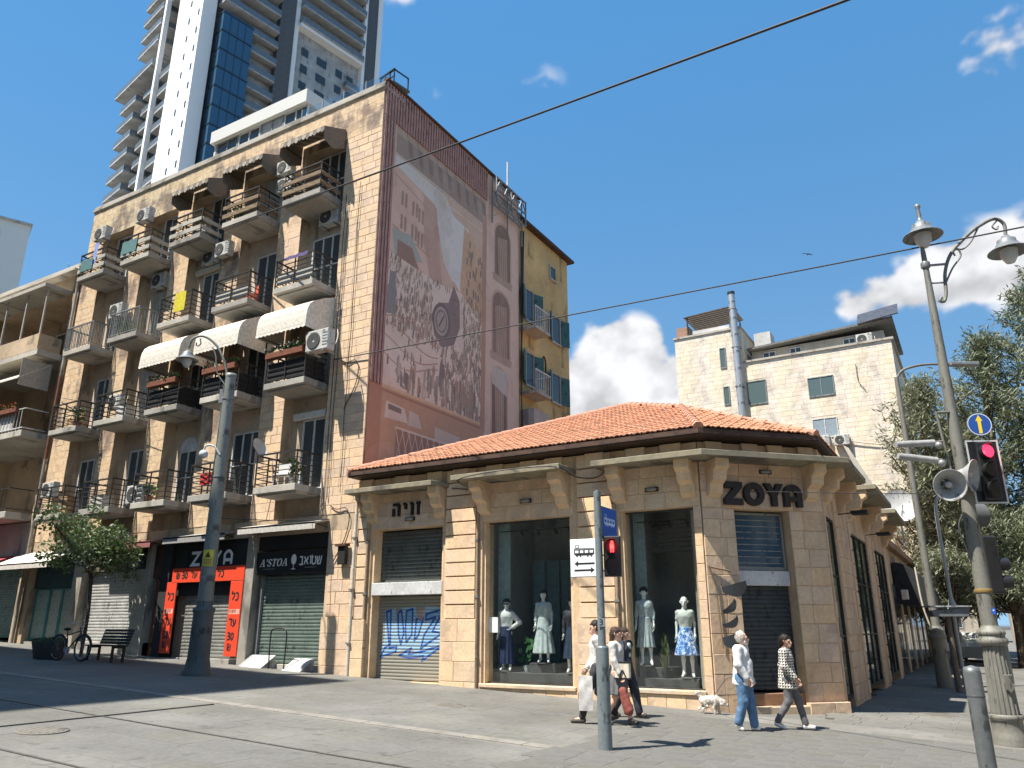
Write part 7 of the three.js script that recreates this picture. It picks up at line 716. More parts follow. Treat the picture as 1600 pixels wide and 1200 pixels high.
// tapered capsule; fx and fz squash it (elliptical sections)
function caps(list, k = 0.03, extra) {
  const L = list.map(([a, b, ra, rb = ra, fz = 1, fx = 1]) => ({ a, ab: [b[0] - a[0], b[1] - a[1], b[2] - a[2]], ra, rb, fz, fx })); for (const c of L) { c.l2 = (c.ab[0] * c.fx) ** 2 + c.ab[1] ** 2 + (c.ab[2] * c.fz) ** 2 + 1e-9; }
  return (x, y, z) => { let d = 9; for (const c of L) { const px = (x - c.a[0]) * c.fx, py = y - c.a[1], pz = (z - c.a[2]) * c.fz, ax = c.ab[0] * c.fx, az = c.ab[2] * c.fz; let t = (px * ax + py * c.ab[1] + pz * az) / c.l2; t = t < 0 ? 0 : t > 1 ? 1 : t; const q = Math.hypot(px - t * ax, py - t * c.ab[1], pz - t * az) - (c.ra + (c.rb - c.ra) * t); const h = Math.max(k - Math.abs(d - q), 0) / k; d = Math.min(d, q) - h * h * k * 0.25; } return extra ? d + extra(x, y, z) : d; };
}
function bounds(list, pad) { const lo = [9, 9, 9], hi = [-9, -9, -9]; for (const [a, b, ra, rb = ra, fz = 1, fx = 1] of list) { const r = Math.max(ra, rb) + pad; for (const p of [a, b]) for (let k = 0; k < 3; k++) { const f = k === 0 ? fx : k === 2 ? fz : 1; lo[k] = Math.min(lo[k], p[k] - r / Math.min(1, f)); hi[k] = Math.max(hi[k], p[k] + r / Math.min(1, f)); } } return [lo, hi]; }
function blob(list, cell, k, extra) { const [lo, hi] = bounds(list, 0.04); return nets(caps(list, k, extra), lo, hi, cell); }
const add3 = (a, b, s = 1) => [a[0] + b[0] * s, a[1] + b[1] * s, a[2] + b[2] * s], lerp3 = (a, b, t) => a.map((v, i) => v + (b[i] - v) * t);
const wrinkle = (s, f = 14, ph = 0) => (x, y, z) => s * perlin.noise(x * f + ph, y * f * 0.7, z * f) + s * 0.5 * perlin.noise(x * f * 2.3, y * f * 2 + ph, z * f * 2.3);
function handParts(w, dir, fwd, s) { // palm, four fingers of different length, thumb from the side of the palm
  const d = V(...dir).normalize(), f = V(...fwd).addScaledVector(d, -V(...fwd).dot(d)).normalize(), n = d.clone().cross(f), P = (a, b, c) => V(...w).addScaledVector(d, a).addScaledVector(f, b).addScaledVector(n, c).toArray(), L = [];
  L.push([P(0, 0, 0), P(0.03, 0.0, 0), 0.026, 0.026], [P(0.04, 0.024, 0), P(0.085, 0.03, 0.004), 0.015, 0.013], [P(0.04, -0.024, 0), P(0.08, -0.028, 0.004), 0.015, 0.012], [P(0.03, 0, 0), P(0.085, 0, 0), 0.018, 0.014]);
  [[0.030, 0.072], [0.010, 0.08], [-0.010, 0.075], [-0.028, 0.058]].forEach(([o, l]) => { const k1 = P(0.085, o, 0.002), k2 = P(0.085 + l * 0.5, o * 1.05, 0.012), k3 = P(0.085 + l * 0.86, o, 0.036); L.push([k1, k2, 0.0095, 0.0085], [k2, k3, 0.0085, 0.007]); });
  L.push([P(0.02, 0.026, 0.004), P(0.06, 0.052, 0.016), 0.0115, 0.0095], [P(0.06, 0.052, 0.016), P(0.092, 0.05, 0.03), 0.0095, 0.0075]); return L.map(([a, b, r, q]) => [a, b, r * s, q * s]);
}
function figure(t, o) {
  const s = o.s || 1, J = o.J, ml = (p) => p.map((v) => v * s), j = {}; for (const k in J) j[k] = ml(J[k]); const H = j.head, tn = o.turn || 0, rot = (x, y, z) => add3(H, [s * (x * Math.cos(tn) + z * Math.sin(tn)), s * y, s * (z * Math.cos(tn) - x * Math.sin(tn))]);
  const fat = o.fat || 1, limb = o.limb || 1; const arms = [], legs = [];
  for (const q of ['L', 'R']) { arms.push([j['sh' + q], j['el' + q], 0.047 * s * limb, 0.038 * s * limb], [j['el' + q], j['wr' + q], 0.037 * s * limb, 0.026 * s * limb]); legs.push([j['hip' + q], j['kn' + q], 0.083 * s * limb, 0.055 * s * limb], [j['kn' + q], lerp3(j['kn' + q], j['an' + q], 0.35), 0.054 * s * limb, 0.054 * s * limb], [lerp3(j['kn' + q], j['an' + q], 0.35), j['an' + q], 0.053 * s * limb, 0.036 * s * limb]); }
  const torso = [[j.pelvis, j.waist, 0.135 * s * fat, 0.118 * s * fat, 1.25], [j.waist, j.chest, 0.118 * s * fat, 0.14 * s, 1.3, 0.92], [j.shL, j.shR, (limb < 1 ? 0.045 : 0.06) * s, (limb < 1 ? 0.045 : 0.06) * s], [j.chest, j.neck, 0.1 * s, 0.05 * s], [j.neck, add3(H, [0, -0.05 * s, -0.015 * s]), 0.05 * s, 0.047 * s]];
  if (o.belly) torso.push([add3(j.waist, [0, -0.02 * s, 0.05 * s]), add3(j.waist, [0, 0.08 * s, 0.06 * s]), o.belly * s, o.belly * 0.9 * s]);
  const feet = ['L', 'R'].map((q) => [j['an' + q], j['to' + q], 0.036 * s, 0.028 * s]);
  const geos = [blob([...torso, ...arms, ...legs, ...feet], 0.017 * s, 0.03)];
  const head = [[rot(0, 0.045, -0.018), rot(0, 0.02, -0.012), 0.083 * s, 0.082 * s, 0.95, 1.08], [rot(0, -0.02, 0.02), rot(0, -0.075, 0.05), 0.066 * s, 0.036 * s], [rot(0, 0.012, 0.083), rot(0, -0.022, 0.103), 0.011 * s, 0.014 * s], [rot(0, -0.056, 0.083), rot(0, -0.058, 0.084), 0.019 * s, 0.019 * s], [rot(0.035, 0.03, 0.066), rot(-0.035, 0.03, 0.066), 0.017 * s, 0.017 * s], [rot(0.08, 0.0, -0.005), rot(0.085, 0.025, -0.012), 0.013 * s, 0.016 * s], [rot(-0.08, 0.0, -0.005), rot(-0.085, 0.025, -0.012), 0.013 * s, 0.016 * s], [rot(0, -0.05, -0.01), j.neck, 0.05 * s, 0.05 * s]];
  geos.push(blob(head, 0.0085 * s, 0.018 * s)); for (const q of ['L', 'R']) if (!o.noHands) geos.push(blob(handParts(j['wr' + q], [0, 1, 2].map((k) => j['wr' + q][k] - j['el' + q][k]), o.handFwd || [0, 0, 1], s), 0.0055 * s, 0.008 * s));
  mesh('body', boxUV(mergeGeometries(geos)), o.skin, t);
  if (o.eyes !== false) for (const e of [-1, 1]) { const m = mesh('eye', boxUV(strip(new THREE.SphereGeometry(0.0105 * s, 8, 6))), mat(0.03, 0.02, 0.015, { map: null, roughness: 0.2 }), t); m.position.set(...rot(e * 0.031, 0.008, 0.083)); }
  if (o.mouth !== false && o.eyes !== false) { const m = mesh('mouth', boxUV(strip(new THREE.SphereGeometry(0.02 * s, 8, 6))), mat(0.35, 0.12, 0.1, { map: null }), t); m.position.set(...rot(0, -0.055, 0.096)); m.scale.set(1, 0.28, 0.4); m.rotation.y = tn; }
  if (o.beard) { const b = [[rot(0.05, -0.05, 0.03), rot(0, -0.085, 0.062), 0.03 * s, 0.03 * s], [rot(-0.05, -0.05, 0.03), rot(0, -0.085, 0.062), 0.03 * s, 0.03 * s]]; mesh('beard', boxUV(blob(b, 0.009 * s, 0.02)), o.beard, t); }
  if (o.hair) { const hl = [[rot(0, 0.055, -0.026), rot(0, 0.03, -0.03), 0.094 * s, 0.092 * s, 0.95, 1.05], ...(o.hairMore ? o.hairMore(rot, s) : [])], hf = caps(hl, 0.03), [lo, hi] = bounds(hl, 0.03), c = Math.cos(tn), sn = Math.sin(tn), line = o.hairline ?? 0.045; mesh('hair', boxUV(nets((x, y, z) => { const dx = x - H[0], dz = z - H[2], fz = dz * c + dx * sn, fy = y - H[1]; const cut = Math.min(fz - 0.03 * s, line * s - fy + 0.25 * (0.0)); return Math.max(hf(x, y, z), Math.min(fz - 0.02 * s, line * s - fy), fz > 0.02 * s && fy < line * s ? 0.01 : -1) + 0.003 * perlin.noise(x * 60, y * 25, z * 60); }, lo, hi, 0.009 * s)), o.hair, t); fuzz(t.children[t.children.length - 1].geometry, 900, 0.022 * s, o.hair, t, 5, 'hair_strands'); }
  // clothes
  if (o.top) { const sl = o.sleeve ?? 1, inf = (o.topLoose ?? 0.014) * s, L = [[add3(j.pelvis, [0, o.topLow ?? -0.02, 0]), j.waist, (0.14 * fat + ((o.topLow ?? 0) < -0.1 ? 0.022 : 0)) * s + inf, 0.125 * fat * s + inf, (o.topLow ?? 0) < -0.1 ? 1.0 : 1.2], [j.waist, j.chest, 0.125 * fat * s + inf, 0.145 * s + inf, 1.25, 0.92], [j.shL, j.shR, (limb < 1 ? 0.047 : 0.062) * s + inf, (limb < 1 ? 0.047 : 0.062) * s + inf], [j.chest, add3(j.neck, [0, -0.02 * s, 0]), 0.1 * s + inf, 0.058 * s + inf * 0.5]]; if (o.belly) L.push([add3(j.waist, [0, -0.02 * s, 0.05 * s]), add3(j.waist, [0, 0.08 * s, 0.06 * s]), o.belly * s + inf, o.belly * 0.9 * s + inf]); for (const q of ['L', 'R']) { L.push([j['sh' + q], sl < 1 ? lerp3(j['sh' + q], j['el' + q], Math.min(1, sl * 2)) : j['el' + q], 0.054 * s * limb + inf, 0.046 * s * limb + inf]); if (sl > 0.5) L.push([j['el' + q], lerp3(j['el' + q], j['wr' + q], sl >= 1 ? 0.94 : (sl - 0.5) * 2), 0.045 * s * limb + inf, 0.036 * s * limb + inf]); } const wf = wrinkle(0.009 * s, 13, o.ph || 0), hem = (j.pelvis[1] + (o.topLow ?? -0.02)) - 0.05 * s; const f = caps(L, 0.03), [lo, hi] = bounds(L, 0.04); const armR = 0.085 * s; mesh(o.topName || 'shirt', boxUV(nets((x, y, z) => { const d = f(x, y, z) + wf(x, y, z); let near = 9; for (const q of ['L', 'R']) { const a = j['el' + q], b = j['wr' + q]; for (let k = 0; k <= 3; k++) { const p = lerp3(a, b, k / 3); near = Math.min(near, Math.hypot(x - p[0], y - p[1], z - p[2])); } } return near < armR ? d : Math.max(d, hem - y); }, lo, hi, 0.0145 * s)), o.top, t); }
  if (o.trousers) { const inf = (o.legLoose ?? 0.014) * s, L = [[j.pelvis, add3(j.pelvis, [0, 0.06 * s, 0]), 0.137 * fat * s + inf * 0.5, 0.13 * fat * s, 1.22]]; for (const q of ['L', 'R']) L.push([j['hip' + q], j['kn' + q], 0.087 * s * limb + inf, 0.06 * s * limb + inf], [j['kn' + q], add3(j['an' + q], [0, 0.02 * s, 0]), 0.06 * s * limb + inf, 0.045 * s * limb + inf * (o.flare || 1)]); mesh('trousers', boxUV(blob(L, 0.0145 * s, 0.03, wrinkle(0.009 * s, 13, 3))), o.trousers, t); }
  if (o.skirt) { const [len, r0, r1] = o.skirt; const L = [[add3(j.pelvis, [0, 0.06 * s, 0]), add3(j.pelvis, [0, -len * s, 0.0]), r0 * s, r1 * s, 1.15]]; const f = caps(L, 0.03), [lo, hi] = bounds(L, 0.05), yb = j.pelvis[1] - len * s; mesh('skirt', boxUV(nets((x, y, z) => Math.max(f(x, y, z) + 0.016 * s * Math.sin(Math.atan2(x, z) * 11) * smooth(j.pelvis[1], yb, y) + wrinkle(0.004, 14)(x, y, z), yb - y, y - j.pelvis[1] - 0.11 * s), lo, hi, 0.0145 * s)), o.skirtMat, t); }
  if (o.shoes) for (const q of ['L', 'R']) { const a = j['an' + q], b = j['to' + q]; const m = blob([[add3(a, [0, -0.03 * s, -0.025 * s]), add3(a, [0, 0.01, 0]), 0.042 * s, 0.045 * s], [add3(a, [0, -0.035 * s, -0.02 * s]), b, 0.042 * s, 0.036 * s, 1, 1.0]], 0.011 * s, 0.02); mesh('shoe', boxUV(m), o.shoes, t); }
}
// poses in metres for a figure 1.70 m tall, z is forward
const walk = (a = 1) => ({ pelvis: [0, 0.94, 0], waist: [0, 1.06, 0], chest: [0, 1.27, 0.01], neck: [0, 1.43, 0.0], head: [0, 1.57, 0.02], shL: [0.165, 1.38, 0.02], shR: [-0.165, 1.38, -0.02], elL: [0.21, 1.12, -0.09 * a], elR: [-0.21, 1.12, 0.02 * a], wrL: [0.2, 0.88, -0.05 * a], wrR: [-0.2, 0.9, 0.14 * a], hipL: [0.085, 0.9, 0.01], hipR: [-0.085, 0.9, -0.01], knL: [0.09, 0.5, 0.16 * a], knR: [-0.09, 0.5, -0.02 * a], anL: [0.09, 0.085, 0.25 * a], anR: [-0.09, 0.13, -0.26 * a], toL: [0.1, 0.045, 0.4 * a], toR: [-0.1, 0.04, -0.14 * a] });
const skinA = mat(0.52, 0.30, 0.20, { map: null, roughness: 0.6 }), skinB = mat(0.60, 0.36, 0.26, { map: null, roughness: 0.6 }), hairD = mat(0.02, 0.014, 0.011, { map: null, roughness: 0.7 }), shoeW = mat(0.78, 0.77, 0.74, { map: null, roughness: 0.6 });
const houndT = (() => { const c = document.createElement('canvas'); c.width = c.height = 64; const x = c.getContext('2d'); x.fillStyle = '#d9d3c8'; x.fillRect(0, 0, 64, 64); x.fillStyle = '#1d1b1b'; x.fillRect(0, 0, 32, 32); x.beginPath(); x.moveTo(32, 0); x.lineTo(64, 0); x.lineTo(32, 32); x.fill(); x.beginPath(); x.moveTo(0, 32); x.lineTo(32, 32); x.lineTo(0, 64); x.fill(); const t = new THREE.CanvasTexture(c); t.wrapS = t.wrapT = THREE.RepeatWrapping; t.repeat.set(22, 22); t.colorSpace = THREE.SRGBColorSpace; return t; })();
const floralT = (() => { const c = document.createElement('canvas'); c.width = c.height = 256; const x = c.getContext('2d'), r = rng(8); x.fillStyle = '#dfe6ee'; x.fillRect(0, 0, 256, 256); for (let i = 0; i < 110; i++) { x.fillStyle = ['#2f6cc0', '#4d8ad6', '#234f9a', '#8fb6e4'][i % 4]; const a = r() * 256, b = r() * 256; for (let k = 0; k < 5; k++) { const q = k * 1.256 + r(), s = 7 + r() * 8; for (const ox of [-256, 0, 256]) for (const oy of [-256, 0, 256]) { x.beginPath(); x.ellipse(a + ox + Math.cos(q) * s, b + oy + Math.sin(q) * s, s * 0.8, s * 0.4, q, 0, 7); x.fill(); } } } const t = new THREE.CanvasTexture(c); t.wrapS = t.wrapT = THREE.RepeatWrapping; t.repeat.set(2.2, 2.2); t.colorSpace = THREE.SRGBColorSpace; return t; })();
{
  const p = (label, x, z, ry) => thing('person', label, 'person', [x, g0(x) + 0.008, z], ry * R);
  // man in a white shirt and blue jeans
  let J = walk(0.45); Object.assign(J, { elL: [0.22, 1.12, -0.05], wrL: [0.2, 0.9, 0.08], elR: [-0.23, 1.13, -0.02], wrR: [-0.17, 0.9, 0.1], head: [0, 1.565, 0.05], neck: [0, 1.42, 0.015] });
  figure(p('person in a loose white shirt and blue jeans strolling past the corner door', -3.78, -14.33, 92), { s: 0.95, J, turn: 0.25, fat: 1.06, limb: 1.1, belly: 0.115, skin: skinB, hair: mat(0.55, 0.5, 0.45, { map: null }), hairline: 0.2, beard: mat(0.6, 0.56, 0.52, { map: null }), top: mat(0.80, 0.80, 0.79, { map: 'cloth' }), topLow: -0.12, topLoose: 0.026, trousers: mat(0.11, 0.22, 0.38, { map: 'cloth' }), legLoose: 0.026, shoes: shoeW });
  // woman in a checked jacket
  J = walk(0.95); Object.assign(J, { elR: [-0.22, 1.12, -0.02], wrR: [-0.17, 0.92, 0.14], elL: [0.22, 1.14, -0.1], wrL: [0.2, 0.93, 0.02], head: [0, 1.57, 0.04] });
  figure(p('person in a black and white checked jacket and grey leggings, hair tied back', -3.2, -15.12, 98), { s: 0.925, J, turn: -0.35, fat: 1.0, skin: skinA, hair: hairD, hairMore: (r, s) => [[r(0, 0.02, -0.1), r(0.0, -0.12, -0.12), 0.045 * s, 0.03 * s]], top: mat(1, 1, 1, { map: null }), topLow: -0.16, topLoose: 0.026, topName: 'jacket', trousers: mat(0.16, 0.155, 0.165, { map: 'cloth' }), legLoose: 0.014, shoes: shoeW });
  { const j = scene.children[scene.children.length - 1].children.find((c) => c.name === 'jacket'); j.material = new THREE.MeshStandardMaterial({ map: houndT, roughness: 0.95, side: THREE.DoubleSide }); }
  // young man walking uphill with a white bag
  J = walk(1.15); const t1 = p('person in a white shirt and dark trousers walking uphill with a white bag', -6.08, -13.3, -62);
  figure(t1, { s: 1.0, J, skin: skinB, hair: hairD, hairline: 0.05, top: mat(0.82, 0.80, 0.75, { map: 'cloth' }), topLow: -0.04, topLoose: 0.012, trousers: mat(0.035, 0.035, 0.04, { map: 'cloth' }), shoes: mat(0.10, 0.085, 0.07, { map: null }) });
  const bag = thing('shopping_bag', 'long white shopping bag held by the person walking uphill', 'bag', [-6.2, g0(-6.2) + 0.16, -13.06], -62 * R); { const g = new THREE.BoxGeometry(0.12, 0.56, 0.24, 4, 8, 4), q = g.attributes.position; for (let i = 0; i < q.count; i++) { const y = q.getY(i); q.setX(i, q.getX(i) * (1 - 0.5 * smooth(0, 0.31, y)) + 0.015 * perlin.noise(q.getY(i) * 9, q.getZ(i) * 9, 1)); } g.computeVertexNormals(); const m = mesh('sack', boxUV(strip(g)), mat(0.74, 0.71, 0.67, { map: 'cloth' }), bag); m.position.y = 0.34; new MB().tube([[0, 0.6, -0.08], [0, 0.74, -0.04], [0, 0.74, 0.04], [0, 0.6, 0.08]], 0.01, 5, 16).build('handle', M.white, bag); }
  // woman in a long dark coat
  J = walk(0.9); figure(p('person in a navy jacket over a white top and dark trousers', -6.02, -14.45, 84), { s: 0.93, J, turn: 0.15, skin: skinB, hair: mat(0.05, 0.03, 0.02, { map: null }), hairMore: (r, s) => [[r(0.04, -0.02, -0.07), r(0.03, -0.1, -0.07), 0.05 * s, 0.045 * s], [r(-0.04, -0.02, -0.07), r(-0.03, -0.1, -0.07), 0.05 * s, 0.045 * s]], top: mat(0.03, 0.036, 0.05, { map: 'cloth' }), topLow: -0.12, topName: 'jacket', topLoose: 0.018, trousers: mat(0.03, 0.033, 0.045, { map: 'cloth' }), legLoose: 0.03, shoes: mat(0.05, 0.045, 0.04, { map: null }) });
  { const t = scene.children[scene.children.length - 1]; mesh('blouse', boxUV(blob([[[0, 1.05, 0.08], [0, 1.26, 0.095], 0.06, 0.055, 1.4]], 0.014, 0.02)), mat(0.8, 0.79, 0.77, { map: 'cloth' }), t); }
  // companion mostly hidden behind the post
  J = walk(0.8); const t2 = p('person in a pale top and grey skirt mostly hidden behind the sign post', -5.72, -13.35, 96); figure(t2, { s: 0.94, J, skin: skinB, hair: mat(0.06, 0.035, 0.025, { map: null }), hairMore: (r, s) => [[r(0, -0.02, -0.08), r(0, -0.16, -0.09), 0.06 * s, 0.05 * s]], top: mat(0.70, 0.66, 0.61, { map: 'cloth' }), topLow: -0.06, topLoose: 0.016, skirt: [0.42, 0.15, 0.2], skirtMat: mat(0.16, 0.17, 0.175, { map: 'cloth' }), shoes: mat(0.07, 0.075, 0.06, { map: null }) });
  const rb = thing('patterned_bag', 'red patterned cloth bag hanging beside the sign post', 'bag', [-5.5, g0(-5.5) + 0.2, -13.15], 96 * R); { const m = mesh('sack', boxUV(blob([[[0, 0.08, 0.05], [0, 0.38, -0.04], 0.09, 0.07, 1.0, 1.4]], 0.016, 0.02, wrinkle(0.012, 14))), mat(0.28, 0.07, 0.05, { map: 'cloth' }), rb); new MB().tube([[0, 0.5, -0.1], [0, 0.72, -0.04], [0, 0.5, 0.06]], 0.012, 5, 16).build('strap', M.black, rb); }
  const sb = thing('shoulder_bag', 'white shoulder bag with black edges beside the sign post', 'bag', [-5.55, g0(-5.55) + 0.78, -13.2], 96 * R); new MB().box(-0.04, 0.04, 0, 0.26, -0.14, 0.14, 0.02).build('pouch', M.cream, sb); new MB().box(-0.045, 0.045, -0.012, 0.01, -0.145, 0.145).box(-0.045, 0.045, 0.25, 0.27, -0.145, 0.145).build('edging', M.black, sb);
}
function fuzz(geo, n, len, material, parent, seed, name) { const p = geo.attributes.position, q = geo.attributes.normal, r = rng(seed), P = []; for (let i = 0; i < n; i++) { const k = (r() * p.count) | 0, a = V(p.getX(k), p.getY(k), p.getZ(k)), d = V(q.getX(k), q.getY(k) - 0.6, q.getZ(k)).add(V(r() - 0.5, r() - 0.5, r() - 0.5)).normalize(), s = V(r() - 0.5, r() - 0.5, r() - 0.5).normalize().multiplyScalar(len * 0.16), e = a.clone().addScaledVector(d, len * (0.5 + r())); P.push(a.x - s.x, a.y - s.y, a.z - s.z, a.x + s.x, a.y + s.y, a.z + s.z, e.x, e.y, e.z); } const g = new THREE.BufferGeometry(); g.setAttribute('position', new THREE.Float32BufferAttribute(P, 3)); g.computeVertexNormals(); const m = mesh(name, boxUV(g), material, parent); m.userData.kind = 'stuff'; }
// small white dog trotting along the wall
{
  const t = thing('dog', 'small fluffy white dog beside the corner stone', 'dog', [-4.95, g0(-4.95) + 0.006, -16.2], 100 * R), fur = mat(0.74, 0.68, 0.60, { map: 'cloth', roughness: 1 }); const L = [[[0, 0.25, -0.15], [0, 0.26, 0.1], 0.078, 0.088], [[0, 0.26, 0.1], [0, 0.235, 0.18], 0.065, 0.055], [[0, 0.23, 0.2], [0, 0.22, 0.24], 0.062, 0.054], [[0, 0.2, 0.25], [0, 0.17, 0.31], 0.036, 0.026], [[0.045, 0.26, 0.2], [0.065, 0.19, 0.21], 0.024, 0.028], [[-0.045, 0.26, 0.2], [-0.065, 0.19, 0.21], 0.024, 0.028], [[0, 0.3, -0.2], [0, 0.38, -0.27], 0.026, 0.03], [[0, 0.38, -0.27], [0, 0.4, -0.21], 0.03, 0.02]];
  for (const s of [-1, 1]) { const f = s * 0.04; L.push([[s * 0.045, 0.22, 0.1], [s * 0.045, 0.12, 0.09 + f], 0.034, 0.025], [[s * 0.045, 0.12, 0.09 + f], [s * 0.045, 0.025, 0.11 + f], 0.024, 0.022], [[s * 0.05, 0.22, -0.15], [s * 0.05, 0.14, -0.11 - f], 0.045, 0.03], [[s * 0.05, 0.14, -0.11 - f], [s * 0.05, 0.09, -0.2 - f], 0.026, 0.021], [[s * 0.05, 0.09, -0.2 - f], [s * 0.05, 0.025, -0.18 - f], 0.022, 0.023]); }
  mesh('body', boxUV(blob(L, 0.011, 0.025, (x, y, z) => 0.012 * perlin.noise(x * 45, y * 45, z * 45))), fur, t); fuzz(t.children[0].geometry, 4200, 0.016, fur, t, 4, 'fur'); for (const s of [-1, 1]) { const m = mesh('eye', boxUV(strip(new THREE.SphereGeometry(0.008, 8, 6))), M.black, t); m.position.set(s * 0.027, 0.235, 0.288); } const n = mesh('nose', boxUV(strip(new THREE.SphereGeometry(0.012, 8, 6))), M.black, t); n.position.set(0, 0.172, 0.336); const c = mesh('collar', boxUV(strip(new THREE.TorusGeometry(0.06, 0.008, 6, 20))), M.iron, t); c.position.set(0, 0.25, 0.15); c.rotation.x = 0.3;
  const ld = new MB().tube([[-4.85, 0.33, -16.1], [-4.6, 0.5, -15.6], [-4.2, 0.75, -14.9], [-3.85, 0.82, -14.45]], 0.006, 4, 20).build('dog_lead', M.wire); tag(ld, 'thin dark lead from the white dog to the strolling person', 'lead');
}
// ---------------------------------------------------------------- mannequins in the display windows
{
  const shell = mat(0.80, 0.79, 0.76, { map: null, roughness: 0.35 });
  const stand = (a = 0.06, b = 0.0) => { const J = walk(0); Object.assign(J, { anL: [0.11, 0.085, 0.05], anR: [-0.09, 0.085, -0.03], toL: [0.13, 0.04, 0.19], toR: [-0.12, 0.04, 0.11], knL: [0.1, 0.5, 0.04], knR: [-0.09, 0.5, 0.0], elL: [0.19, 1.13, -0.03], wrL: [0.2, 0.88, 0.04], elR: [-0.19, 1.13, -0.03], wrR: [-0.2, 0.88, 0.03], shL: [0.138, 1.355, 0], shR: [-0.138, 1.355, 0] }); return J; };
  const put = (x, y, z, ry, label, o, J = stand()) => { const t = thing('mannequin', label, 'mannequin', [x, y, z], ry * R, 'mannequins in the shop windows'); figure(t, { s: 1.0, J, skin: shell, eyes: false, limb: 0.84, fat: 0.88, topLoose: 0.01, ...o }); new MB().rod([0, 0, 0], [0, 0.012, 0], 0.16, 0.16, 20).build('stand', M.zinc, t); return t; };
  const wht = mat(0.78, 0.77, 0.73, { map: 'cloth' }), navy = mat(0.02, 0.035, 0.10, { map: 'cloth' }), pale = mat(0.62, 0.68, 0.66, { map: 'cloth' }); const wig = mat(0.025, 0.02, 0.02, { map: null, roughness: 0.6 });
  const long = (r, s) => [[r(0.06, 0.0, -0.02), r(0.09, -0.26, 0.06), 0.04 * s, 0.03 * s], [r(-0.06, 0.0, -0.02), r(-0.09, -0.26, 0.06), 0.04 * s, 0.03 * s], [r(0, 0, -0.08), r(0, -0.2, -0.09), 0.06 * s, 0.05 * s]];
  let J = stand(); Object.assign(J, { elL: [0.34, 1.14, 0.0], wrL: [0.18, 1.02, 0.1] }); const m1 = put(-10.32, 0.6, -17.25, 18, 'mannequin in white blouse and long navy skirt wearing sunglasses', { hair: wig, top: wht, topLoose: 0.02, topLow: 0.02, skirt: [0.78, 0.145, 0.2], skirtMat: navy, hairMore: (r, s) => [[r(0, 0, -0.07), r(0, -0.08, -0.07), 0.07 * s, 0.05 * s]] }, J); new MB().box(-0.075, 0.075, 1.56, 1.6, 0.1, 0.125, 0.01).build('sunglasses', M.black, m1);
  put(-9.32, 0.8, -17.35, 20, 'mannequin in pale long dress with long dark hair', { hair: wig, hairMore: long, top: pale, sleeve: 0.8, topLow: 0.04, skirt: [0.72, 0.145, 0.27], skirtMat: pale }); put(-8.5, 0.6, -17.25, 24, 'mannequin in dark top and dark blue skirt', { hair: wig, hairMore: long, top: mat(0.045, 0.045, 0.06, { map: 'cloth' }), skirt: [0.62, 0.145, 0.22], skirtMat: mat(0.03, 0.055, 0.10, { map: 'cloth' }) });
  put(-6.68, 0.8, -17.3, 18, 'mannequin in pale belted midi dress', { hair: wig, top: pale, sleeve: 0.75, topLow: 0.04, topLoose: 0.012, skirt: [0.55, 0.14, 0.2], skirtMat: pale, hairline: 0.03 }); put(-5.72, 0.58, -17.25, 14, 'bald mannequin in cream tee and blue floral skirt', { top: mat(0.72, 0.74, 0.66, { map: 'cloth' }), sleeve: 0.3, topLow: 0.03, topLoose: 0.014, skirt: [0.48, 0.145, 0.27], skirtMat: new THREE.MeshStandardMaterial({ map: floralT, roughness: 0.9, side: THREE.DoubleSide }) });
  const plant = (x, y, z, h, n, label, col, wide) => { const t = thing('potted_plant', label, 'plant', [x, y, z]), r = rng(n * 7 + 1); new MB().lathe([[0.08, 0], [0.12, 0.16], [0.1, 0.16], [0, 0.14]], 0, 0, 0, 14).build('pot', wide ? M.white : M.blackMat, t); const l = new MB(); for (let i = 0; i < n; i++) { const a = r() * 6.28, q = r(), hh = h * (0.3 + 0.7 * r()), o = wide ? 0.3 * q : 0.1 * q, dx = Math.cos(a) * o, dz = Math.sin(a) * o; l.tube([[0, 0.12, 0], [dx * 0.4, hh * 0.7, dz * 0.4], [dx, hh, dz]], 0.004, 3, 6); if (wide) l.at(new THREE.CircleGeometry(0.07, 7), dx, hh, dz, -1 + r(), a, r()); else l.at(new THREE.PlaneGeometry(0.02, 0.22), dx, hh, dz, r() * 0.6, a, r() * 0.6 - 0.3); } l.build('leaves', mat(...col, { map: null }), t); };
  plant(-9.85, 0.58, -17.5, 0.85, 34, 'leafy green plant between two mannequins', [0.03, 0.11, 0.03], true); plant(-6.22, 0.56, -17.25, 0.85, 60, 'tall grassy plant between the midi dress and the floral skirt', [0.16, 0.19, 0.07], false);
  const nt = thing('paper_notice', 'pale paper notice on the window glass', 'notice', [-10.53, 1.5, CZ - 0.215]); new MB().box(-0.14, 0.16, 0, 0.36, -0.006, 0, 0.001).build('sheet', mat(0.66, 0.7, 0.68, { map: null }), nt);
}
// ---------------------------------------------------------------- trees
function leafCloud(mb, cx, cy, cz, rx, ry, rz, n, size, r, needle) { for (let i = 0; i < n; i++) { let x, y, z; do { x = r() * 2 - 1; y = r() * 2 - 1; z = r() * 2 - 1; } while (x * x + y * y + z * z > 1); const s = size * (0.6 + 0.8 * r()); const a = r() * 6.28, e = (r() - 0.5) * 2.2, b = r() * 6.28; const u = [Math.cos(a) * Math.cos(e), Math.sin(e), Math.sin(a) * Math.cos(e)], v = [Math.cos(b), Math.sin(b) * 0.6, Math.sin(b + 1)]; const w = needle ? 0.11 : 0.45; const p = [cx + x * rx, cy + y * ry, cz + z * rz]; const q = [0, 1, 2].map((k) => p[k] + u[k] * s), m1 = [0, 1, 2].map((k) => p[k] + u[k] * s * 0.5 + v[k] * s * w), m2 = [0, 1, 2].map((k) => p[k] + u[k] * s * 0.5 - v[k] * s * w); mb.P.push(...p, ...m1, ...q, ...p, ...q, ...m2); } }
